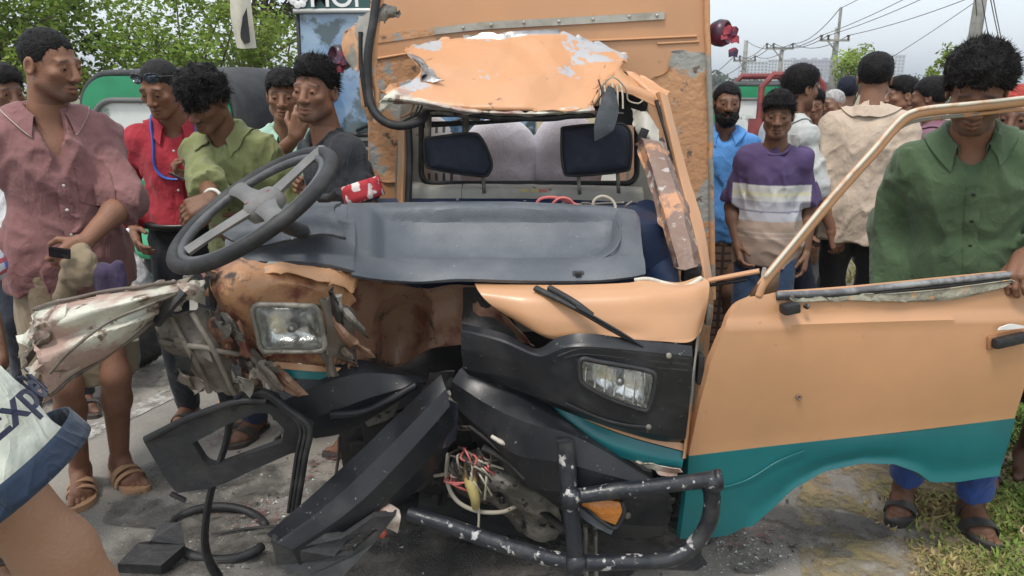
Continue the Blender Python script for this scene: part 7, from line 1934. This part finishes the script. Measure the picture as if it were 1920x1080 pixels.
# olive shirt, curly hair
pc = P(392, 200, 3.05)
C = person('young man with curly hair in an olive green shirt looking down', (0, 0), headat=(386, 188, 3.02), face=-6, H=1.70, head=(-14, 30, 6), lean=(.10, -.04), twist=0,
           Rh=('w', 405, 392, 2.62), Rhd=((-.75, -.45, -.35), (-.3, .6, -.7)), Rcurl=.5, Rhint=(-.4, .3, -.8), Lh=('w', 470, 420, 3.0),
           skin=(.12, .058, .034), hair=dict(vol=.014, top=.024, curl=.024, cs=34, fringe=.055, len=.018, stand=.2, mess=.8, n=5500, droop=1., flow=(.2, -.7, -.4)), build=.92,
           shirt=dict(mat=cloth('olive_green_cotton', (.175, .19, .075), 1.2), sleeve=.78, cuff=.04, collar=1, spread=.9, buttons=BTN_K, vee=.07, hem=.84, loose=.026, pocket=1, fold=.016),
           low=dict(mat=cloth('dark_blue_jeans', (.016, .024, .055))), foot=SL_P, beard='moustache')
v, f = tubemesh([C['wr']['R'] + (np.array((math.cos(t), 0, math.sin(t)))) * .033 for t in np.linspace(0, 6.28, 18, endpoint=False)], .007, 8, True)
mk('wristwatch', v, f, mat('pale_watch_strap', (.6, .58, .52), rough=.4), C['root'], local=True)

# mint shirt
pd = P(535, 185, 3.5)
Dm = person('man in a pale mint shirt raising a hand to his face', (0, 0), headat=(532, 182, 3.5), face=10, H=1.70, head=(0, 4, 0), lean=(.02, 0),
            Rh=('w', 556, 255, 3.22), Rhd=((.3, -.1, .9), (0, .8, .2)), Rcurl=.8, Rhint=(-.5, -.4, -1), Lh=('w', 585, 352, 3.15), Lhd=((-.2, -.8, .1), (-.6, 0, .4)), Lcurl=1.,
            skin=MD, hair=dict(H_MID, fringe=.02, line=.004), build=.95,
            shirt=dict(mat=cloth('pale_mint_cotton', (.36, .56, .45), 1.12), sleeve=.42, collar=1, spread=.7, buttons=BTN_W, vee=.08, hem=.84, loose=.028, fold=.015), low=dict(mat=cloth('grey_trousers', (.06, .06, .065))), foot=SL_P)
o = box('phone', tuple(P(590, 345, 3.05)), (.07, .012, .10), mat('phone_black', (.012, .012, .014), rough=.15), bev=.004, rot=Matrix.Rotation(R(-30), 3, 'Y'))
tag(o, 'black device held low by the mint-shirted man behind the steering wheel', 'phone')

# black t-shirt
pe = P(592, 170, 2.95)
E = person('man in a black t-shirt with a red printed sleeve, squinting, beside the van', (0, 0), headat=(592, 172, 2.9), face=-50, H=1.735, head=(36, 2, 4), twist=0, lean=(.10, -.02),
           skin=(.17, .082, .05), hair=dict(H_MID, vol=.006, top=.014, len=.02, flow=(.5, -.2, .1), w=.0007), beard='stubble',
           shirt=dict(mat=cloth('black_jersey', (.014, .016, .021)), sleeve=.36, vee=0, rib=cloth('black_rib', (.012, .013, .017)), hem=.84, loose=.02, fold=.011),
           low=dict(mat=cloth('dark_jeans_e', (.02, .025, .045))), foot=SL_P)
# printed band on his sleeve and chest letters
el_, sh_ = E['el']['L'], E['sh']['L']; ax_ = unit(el_ - sh_)
rings = []
for t in (.40, .48, .58, .67):
    c0_ = sh_ + (el_ - sh_) * t; u_ = unit(np.cross(ax_, (0, 1, 0))); w_ = np.cross(ax_, u_)
    rings.append([c0_ + (u_ * math.cos(a) + w_ * math.sin(a)) * .078 for a in np.linspace(0, 2 * np.pi, 28)])
pb_ = mk('printed_sleeve_band', *sheet(np.array(rings), .001), mat('red_white_print', (.42, .03, .04), rough=.8, c2=(.7, .62, .58), sc=26, lo=.54, hi=.58, det=1), E['root'], local=True)
me = text_mesh('LT', .05); 
mm = frame_to(E['surf'](-.07, 1.22) - E['ly'] * .006, -E['ly'], E['lx']); me.transform(mm); me.materials.clear(); me.materials.append(m_let)
o = bpy.data.objects.new('shirt_lettering', me); COL.objects.link(o); o.parent = E['root']

# man at the far left behind, in white
pt = P(8, 170, 3.6)
person('dark-haired man in a white shirt mostly hidden at the left edge', (0, 0), headat=(6, 172, 3.6), face=30, H=1.70, head=(30, 10, 0), skin=DK, hair=dict(H_MID), fine=False,
       shirt=dict(mat=cloth('white_striped_cotton', (.6, .6, .6)), sleeve=.5, collar=1, vee=.07, hem=.86, loose=.02), low=dict(mat=cloth('black_blue_trousers', (.014, .016, .026))), foot=SL_P, feet={'L': ('w', 158, 752, 3.55), 'R': ('w', 60, 752, 3.6)})
# plaid shirt at the edge
pu = G(-62, 930)
person('man in a red and blue check shirt cut by the left edge', (P(-190, 560, 2.15)[0], 2.15), face=30, H=1.62, skin=DK, hair=H_MID, fine=False, head=(20, 10, 0), Lh=('w', -5, 640, 2.05),
       shirt=dict(mat=plaid('red_blue_check', (.62, .62, .66), (.12, .2, .55), (.5, .1, .12), 9, 9, .35), sleeve=.62, collar=1, vee=.05, hem=.8, loose=.035), low=dict(mat=cloth('dark_lungi', (.03, .03, .035)), kind='lungi', hem=.2), foot=SL_P)

# person in the foreground, cream sleeve with navy border
Wp = person('person in a cream t-shirt with navy sleeve border and lettering, close at lower left', (-.84, .70), face=180, H=1.715, skin=(.21, .115, .072), hair=H_MID, head=(0, 10, 0), twist=0, lean=(0, 0),
            Rh=(-.36, -.105, .905), Rhint=(-1, .6, .2), Lh=None,
            shirt=dict(mat=cloth('cream_jersey', (.60, .62, .53), 1.05), sleeve=.47, slflare=.024, vee=0, rib=cloth('navy_rib', (.012, .025, .055)), hem=.80, loose=.034, fold=.007), low=dict(mat=cloth('dark_shorts', (.02, .022, .03))), foot=SL_P)
S0, S1 = Wp['sh']['R'], Wp['el']['R']; ax_ = unit(S1 - S0); l1_ = np.linalg.norm(S1 - S0); tot_ = .47 * .52 * Wp['s']
vw_ = np.array((-.55, .75, .4)); u_ = unit(vw_ - ax_ * np.dot(vw_, ax_)); w_ = np.cross(ax_, u_)
rad_ = lambda d: (.0766 + .024 * np.clip(d / tot_, 0, 1)) * Wp['s'] + .0045
def on_sleeve(d, a, h=0.): return S0 + ax_ * d + (u_ * math.cos(a) + w_ * math.sin(a)) * (rad_(d) + h)
g = np.array([[on_sleeve(d, a, .004) for a in np.linspace(0, 2 * np.pi, 40)] for d in np.linspace(tot_ - .026, tot_ + .004, 5)])
mk('sleeve_border', *sheet(g, .002), cloth('navy_border', (.008, .02, .045)), Wp['root'], local=True)
for txt, size, d0_, a0_ in (('Experience', .05, tot_ - .075, -.28),):
    me = text_mesh(txt, size, .0008); bm = bmesh.new(); bm.from_mesh(me)
    bmesh.ops.subdivide_edges(bm, edges=[e for e in bm.edges if e.calc_length() > .012], cuts=2)
    for v_ in bm.verts:
        d_ = d0_ - v_.co.y; v_.co = Vector(on_sleeve(d_, a0_ - v_.co.x / rad_(d_), .0055 + v_.co.z))
    bm.to_mesh(me); bm.free(); me.materials.clear(); me.materials.append(cloth('navy_print', (.012, .016, .04)))
    o = bpy.data.objects.new('sleeve_lettering', me); COL.objects.link(o); o.parent = Wp['root']
em = []
for t in np.linspace(0, 2 * np.pi, 30, endpoint=False): em.append((.036 * math.cos(t), .036 * math.sin(t)))
V9 = [on_sleeve(tot_ - .165, -.25, .006)] + [on_sleeve(tot_ - .165 + y, -.25 + x / rad_(tot_ - .16), .005) for x, y in em]
mk('sleeve_emblem', V9, [(0, i + 1, (i + 1) % 30 + 1) for i in range(30)], cloth('navy_print', (.012, .016, .04)), Wp['root'], local=True)
g = np.array([[on_sleeve(tot_ - .165 + y, -.25 + (.012 * math.sin(y * 60) + x) / rad_(tot_ - .16), .008) for x in (-.004, .004)] for y in np.linspace(-.04, .04, 12)])
mk('sleeve_emblem_stroke', *sheet(g, .001), cloth('cream_jersey', (.60, .62, .53)), Wp['root'], local=True)
# ---- right-hand crowd
pf = P(1366, 190, 4.25)
F_ = person('bearded man in a bright blue shirt beside the right edge of the van', (0, 0), headat=(1363, 194, 4.2), face=-10, H=1.665, head=(2, 2, 0), skin=(.14, .072, .046), hair=dict(H_SHORT, vol=.006), beard=dict(size=1.05), fine=False,
            shirt=dict(mat=cloth('bright_blue_cotton', (.085, .27, .62), 1.15), sleeve=.9, collar=1, spread=.8, vee=.08, hem=.80, loose=.03, fold=.014),
            low=dict(mat=plaid('brown_check_lungi', (.20, .125, .09), (.08, .045, .035), (.07, .04, .035), 5, 7, .25), kind='lungi', hem=.06), foot=SL_P)
pg = P(1462, 215, 3.65)
PU, WH, GY, BE = (.085, .055, .14), (.62, .62, .60), (.42, .42, .46), (.40, .30, .24)
def tee(q):
    c = np.tile(np.array(BE), (len(q), 1)); z = q[:, 2]
    c[z > 1.055] = GY; c[(z > 1.10) & (z < 1.112)] = (.18, .18, .24); c[z > 1.16] = WH; c[(z > 1.19) & (z < 1.21)] = (.66, .63, .45); c[z > 1.245] = PU
    c[(z > .965) & (z < .975)] = (.5, .42, .36); c[(z > .99) & (z < .997)] = (.5, .42, .36)
    c[np.abs(q[:, 0]) > .20] = PU
    return c
Gp = person('young man in a purple, white and beige striped t-shirt and blue tracksuit bottoms', (0, 0), headat=(1459, 217, 3.65), face=-18, H=1.60, head=(-2, 6, 0), skin=(.14, .072, .045), hair=dict(H_MID, vol=.008, top=.012, len=.02, mess=.5, fringe=.016), build=.82, stance=.1,
            Rh=('w', 1384, 462, 3.66), 
            shirt=dict(mat=mat('striped_jersey', PU, rough=.9, vcol='tone', bump=.2, bsc=300), paint=tee, sleeve=.47, vee=0, rib=cloth('purple_rib', PU), hem=.80, loose=.024, fold=.012, res=.006),
            low=dict(mat=cloth('tracksuit_blue', (.018, .04, .085)), ankle=.07), foot=SL_P)
ph = P(1494, 165, 4.15)
person('man in a pale grey shirt seen from behind, facing right', (0, 0), headat=(1500, 168, 4.1), face=104, H=1.735, head=(8, 4, 0), skin=MD, hair=dict(vol=.010, top=.01, len=.018, stand=.35), beard='stubble', fine=True, Rh=(-.30, -.14, .83),
       shirt=dict(mat=cloth('pale_grey_cotton', (.45, .47, .46), 1.1), sleeve=.66, collar=1, vee=.05, hem=.82, loose=.024, fold=.014), low=dict(mat=cloth('navy_trousers', (.012, .018, .04))), foot=SL_P)
pi_ = P(1524, 195, 5.6)
person('youth in a pink shirt between the grey-shirted man and the grey-haired man', (0, 0), headat=(1526, 197, 5.6), face=-20, H=1.60, head=(-6, 6, 0), skin=MD, hair=H_MID, fine=False, shirt=dict(mat=cloth('pink_cotton', (.48, .27, .27)), sleeve=.5, collar=1, vee=.06, hem=.8, loose=.02), low=dict(mat=cloth('grey_lungi', (.1, .1, .11)), kind='lungi', hem=.1), foot=SL_P)
pj = P(1560, 190, 5.7)
person('grey-haired older man in a pale pink shirt behind the beige-shirted man', (0, 0), headat=(1561, 196, 5.7), face=-60, H=1.60, head=(-10, 6, 0), skin=(.2, .11, .075), hair=dict(H_SHORT, col=(.32, .31, .30)), fine=False, shirt=dict(mat=cloth('faded_pink_cotton', (.45, .33, .32)), sleeve=.5, collar=1, vee=.06, hem=.8, loose=.02), low=dict(mat=cloth('pale_lungi', (.35, .33, .3)), kind='lungi', hem=.1), foot=SL_P)
pk = P(1590, 165, 6.8)
person('man in a dark navy cap far back behind the grey-haired man', (0, 0), headat=(1588, 172, 6.8), face=165, H=1.70, skin=DK, hair=dict(vol=.014, top=.012, col=(.008, .009, .02), n=0), fine=False, shirt=dict(mat=cloth('dark_shirt_k', (.03, .03, .04)), sleeve=.5, collar=1, vee=.05, loose=.02), low=dict(mat=cloth('dark_trousers_k', (.03, .03, .035))), foot=SL_P)
pl_ = P(1632, 150, 3.95)
Lm = person('broad man in a beige shirt seen from behind in the middle of the crowd', (0, 0), headat=(1640, 148, 3.95), face=154, H=1.765, head=(0, 4, 0), skin=(.16, .08, .05), hair=dict(vol=.009, top=.004, len=.010, stand=.4, side=.022), build=1.12,
            Rh=None, shirt=dict(mat=cloth('beige_cotton', (.50, .40, .31), 1.1), sleeve=.94, collar=1, vee=0, hem=.80, loose=.03, fold=.013), low=dict(mat=cloth('charcoal_trousers', (.022, .022, .026))), foot=SL_P)
pm = P(1694, 180, 4.9)
person('young man in profile facing left, right of the beige-shirted man', (0, 0), headat=(1692, 180, 4.9), face=-96, H=1.665, head=(-4, 4, 0), skin=MD, hair=H_MID, fine=False, shirt=dict(mat=cloth('dark_plum_shirt', (.06, .035, .05)), sleeve=.5, collar=1, vee=.07, loose=.02), low=dict(mat=cloth('dark_trousers_m', (.03, .03, .035))), foot=SL_P)
pn_ = P(1748, 180, 4.3)
person('man with short black hair in a dull mauve shirt facing left behind the door frame', (0, 0), headat=(1742, 184, 4.3), face=-124, H=1.69, head=(-6, 4, 0), skin=DK, hair=dict(H_SHORT, vol=.01), fine=False, shirt=dict(mat=cloth('dull_mauve_shirt', (.17, .075, .11)), sleeve=.5, collar=1, vee=.06, loose=.024), low=dict(mat=cloth('dark_trousers_n', (.025, .025, .03))), foot=SL_P)
po = P(1704, 250, 5.2)
person('child in a bright red top between the beige-shirted man and the door frame', (0, 0), headat=(1705, 250, 5.2), face=-20, H=1.36, head=(-10, 8, 0), skin=DK, hair=H_SHORT, fine=False, shirt=dict(mat=cloth('bright_red_jersey', (.45, .05, .03)), sleeve=.4, vee=0, loose=.016), low=dict(mat=cloth('child_shorts', (.05, .05, .07))), foot=SL_P)
pg_ = G(1742, 985)
Pm = person('young man with bushy hair in a dark green shirt looking down behind the open door', (0, 0), headat=(1832, 170, 2.3), face=-22, H=1.70, head=(-8, 28, 0), lean=(.12, -.06), twist=0, stance=.12,
            Rh=('w', 1672, 560, 2.5), Rhint=(-.25, .8, -.5), Lh=('w', 1925, 478, 2.25), Lhd=((-.2, -.6, -.5), (0, -.3, -.9)), Lcurl=.7, Lhint=(1., .2, -.6),
            feet={'R': ('w', 1690, 945, 2.62), 'L': ('w', 1815, 985, 2.50)},
            skin=(.14, .068, .042), hair=dict(vol=.018, top=.026, curl=.016, cs=32, len=.014, stand=.2, mess=.5, n=8000, droop=.5, w=.0007, flow=(.3, -.2, .3), side=.02), beard='stubble', build=1.1,
            shirt=dict(mat=cloth('dark_green_cotton', (.052, .088, .04), 1.25), sleeve=.97, collar=1, spread=1.1, buttons=BTN_K, vee=.09, hem=.80, loose=.026, fold=.014),
            low=dict(mat=cloth('bright_blue_jeans', (.02, .06, .24), 1.4, sc=10), hem=.14, cuff=1), foot=SL_K)
pq = P(1912, 210, 2.85)
person('man with a red patterned cap at the right edge behind the door frame', (0, 0), headat=(1910, 222, 2.85), face=-40, H=1.66, head=(-8, 4, 0), skin=(.11, .054, .035), hair=dict(vol=.010, top=.006, n=0, col=(.30, .045, .035), line=-.008), beard='stubble', fine=True,
       shirt=dict(mat=cloth('violet_shirt', (.13, .10, .28)), sleeve=.5, collar=1, vee=.06, loose=.02), low=dict(mat=cloth('dark_trousers_q', (.025, .025, .03))), foot=SL_P)
gr_ = G(1915, 905)
person('barefoot man in a dark striped lungi just outside the right edge', (gr_[0] + .16, gr_[1] + .06), face=-20, H=1.68, skin=(.10, .05, .032), hair=H_SHORT, fine=False, shirt=dict(mat=cloth('grey_shirt_r', (.2, .2, .2)), sleeve=.5, vee=.06, loose=.02), low=dict(mat=plaid('dark_striped_lungi', (.012, .014, .025), (.012, .014, .025), (.12, .13, .18), 6, 7, .06), kind='lungi', hem=.34))
gs = G(1915, 1010)
person('person in black trousers and flat slippers at the lower right corner', (gs[0] + .22, gs[1] + .02), face=-38, H=1.66, skin=MD, hair=H_SHORT, fine=False, shirt=dict(mat=cloth('grey_shirt_s', (.15, .16, .18)), sleeve=.5, vee=.06, loose=.02), low=dict(mat=cloth('black_trousers_s', (.012, .012, .014)), hem=.05), foot=dict(SL_P, mat=cloth('cream_slipper_sole', (.5, .42, .25)), strapmat=cloth('dark_slipper_strap', (.02, .02, .025)), name='slipper'))

# ---- loads and loose things
m_sack = cloth('white_woven_sack', (.60, .60, .67), 1.1, bump=.4, bsc=140)
sacklike('sack', 'large bulging white sack behind the van window, left of the navy gap', 'sack', P(936, 296, 3.72), (.20, .17, .20), m_sack, 61, .012, floor=.655, group='sacks in the cargo box')
sacklike('sack', 'upright white sack behind the right headrest in the van window', 'sack', P(1062, 292, 3.70), (.165, .16, .22), m_sack, 62, .012, floor=.655, group='sacks in the cargo box')
sacklike('sack', 'grey and white striped sack behind the left headrest', 'sack', P(820, 310, 3.75), (.10, .14, .24), plaid('striped_sack_cloth', (.5, .5, .5), (.08, .08, .09), (.5, .5, .5), 9, 4, .35), 63, .012, floor=.655, group='sacks in the cargo box')
sacklike('cloth_bundle', 'bundle of blue and yellow patterned cloth on the verge behind the striped t-shirt', 'bundle', G(1545, 640) * np.array((1, 1, 0)) + np.array((.2, 1.1, .42)), (.16, .14, .42), mat('patterned_cloth', (.60, .55, .42), rough=.9, c2=(.07, .2, .5), sc=9, lo=.5, hi=.53, c3=(.55, .27, .12), sc3=13, lo3=.56, hi3=.59, det=1), 64, .02)
# rubber ring and plastic housing lying on the road
ring = [G(410 + 92 * math.cos(t), 1000 + 50 * math.sin(t), .02 + .015 * math.sin(3 * t)) for t in np.linspace(.5, 6.0, 44)]
o = mk('rubber_hose', *tubemesh(np.array(ring), .017, 8), m_rub); tag(o, 'black rubber strip curled into a ring on the road', 'hose')
hs_ = Field(); c0_ = G(296, 1062)
hs_.cap(c0_ + np.array((-.06, 0, .03)), c0_ + np.array((.06, .05, .04)), .035, .04, k=.01); hs_.cap(c0_ + np.array((.04, .02, .05)), c0_ + np.array((.045, .06, .12)), .02, .012, k=.01)
V8, F8 = platemesh([[c0_ + np.array(p) for p in ((-.11, -.05, .005), (.04, -.06, .005), (.09, .02, .03), (.07, .05, .10), (.0, .06, .09), (-.03, .02, .045), (-.08, .03, .03))]], (.01, -.012, .05))
o = mk('plastic_housing', V8, F8, m_blk2, smooth=False); tag(o, 'broken black plastic housing lying on the road at the bottom left', 'debris')
o = tube('rubber_offcut', [G(455, 878, .012), G(480, 866, .02), G(505, 848, .012), G(520, 822, .012)], .011, m_rub, None, world=True); tag(o, 'short curved offcut of black rubber on the road behind the fog lamp surround', 'debris')
o = tube('cable_offcut', [G(396, 1003, .01), G(440, 995, .012), G(480, 990, .01), G(560, 985, .012)], .006, m_rub, None, world=True); tag(o, 'thin black cable lying across the road inside the rubber ring', 'cable')
o = patch('sole_scrap', [[G(408, 752, .01), G(425, 745, .03), G(445, 748, .02)], [G(408, 762, .01), G(425, 762, .02), G(446, 758, .01)]], mat('cream_scrap', (.55, .42, .25), rough=.7, c2=(.4, .1, .05), sc=30), None, 8, 6, .01, world=True); tag(o, 'small cream and orange scrap on the road below the bent wing', 'debris')
o = patch('dark_scrap', [[G(338, 722, .01), G(355, 712, .05), G(380, 720, .02)], [G(335, 732, .01), G(355, 734, .02), G(382, 730, .01)]], m_rub, None, 8, 6, .01, world=True); tag(o, 'dark rubber scrap on the white road line', 'debris')
# ================================================================== AIR
hz = bpy.data.materials.new('haze_air'); hz.use_nodes = True
hz.node_tree.nodes.remove(hz.node_tree.nodes['Principled BSDF'])
pv_ = hz.node_tree.nodes.new('ShaderNodeVolumePrincipled'); pv_.inputs['Color'].default_value = (.82, .87, .92, 1); pv_.inputs['Density'].default_value = .0011; pv_.inputs['Anisotropy'].default_value = .2
hz.node_tree.links.new(pv_.outputs[0], [n for n in hz.node_tree.nodes if n.type == 'OUTPUT_MATERIAL'][0].inputs['Volume'])
V, F = boxmesh((0, 1000, 23.4), (3240, 2440, 49))
tag(mk('haze', V, F, hz, smooth=False), kind='stuff')
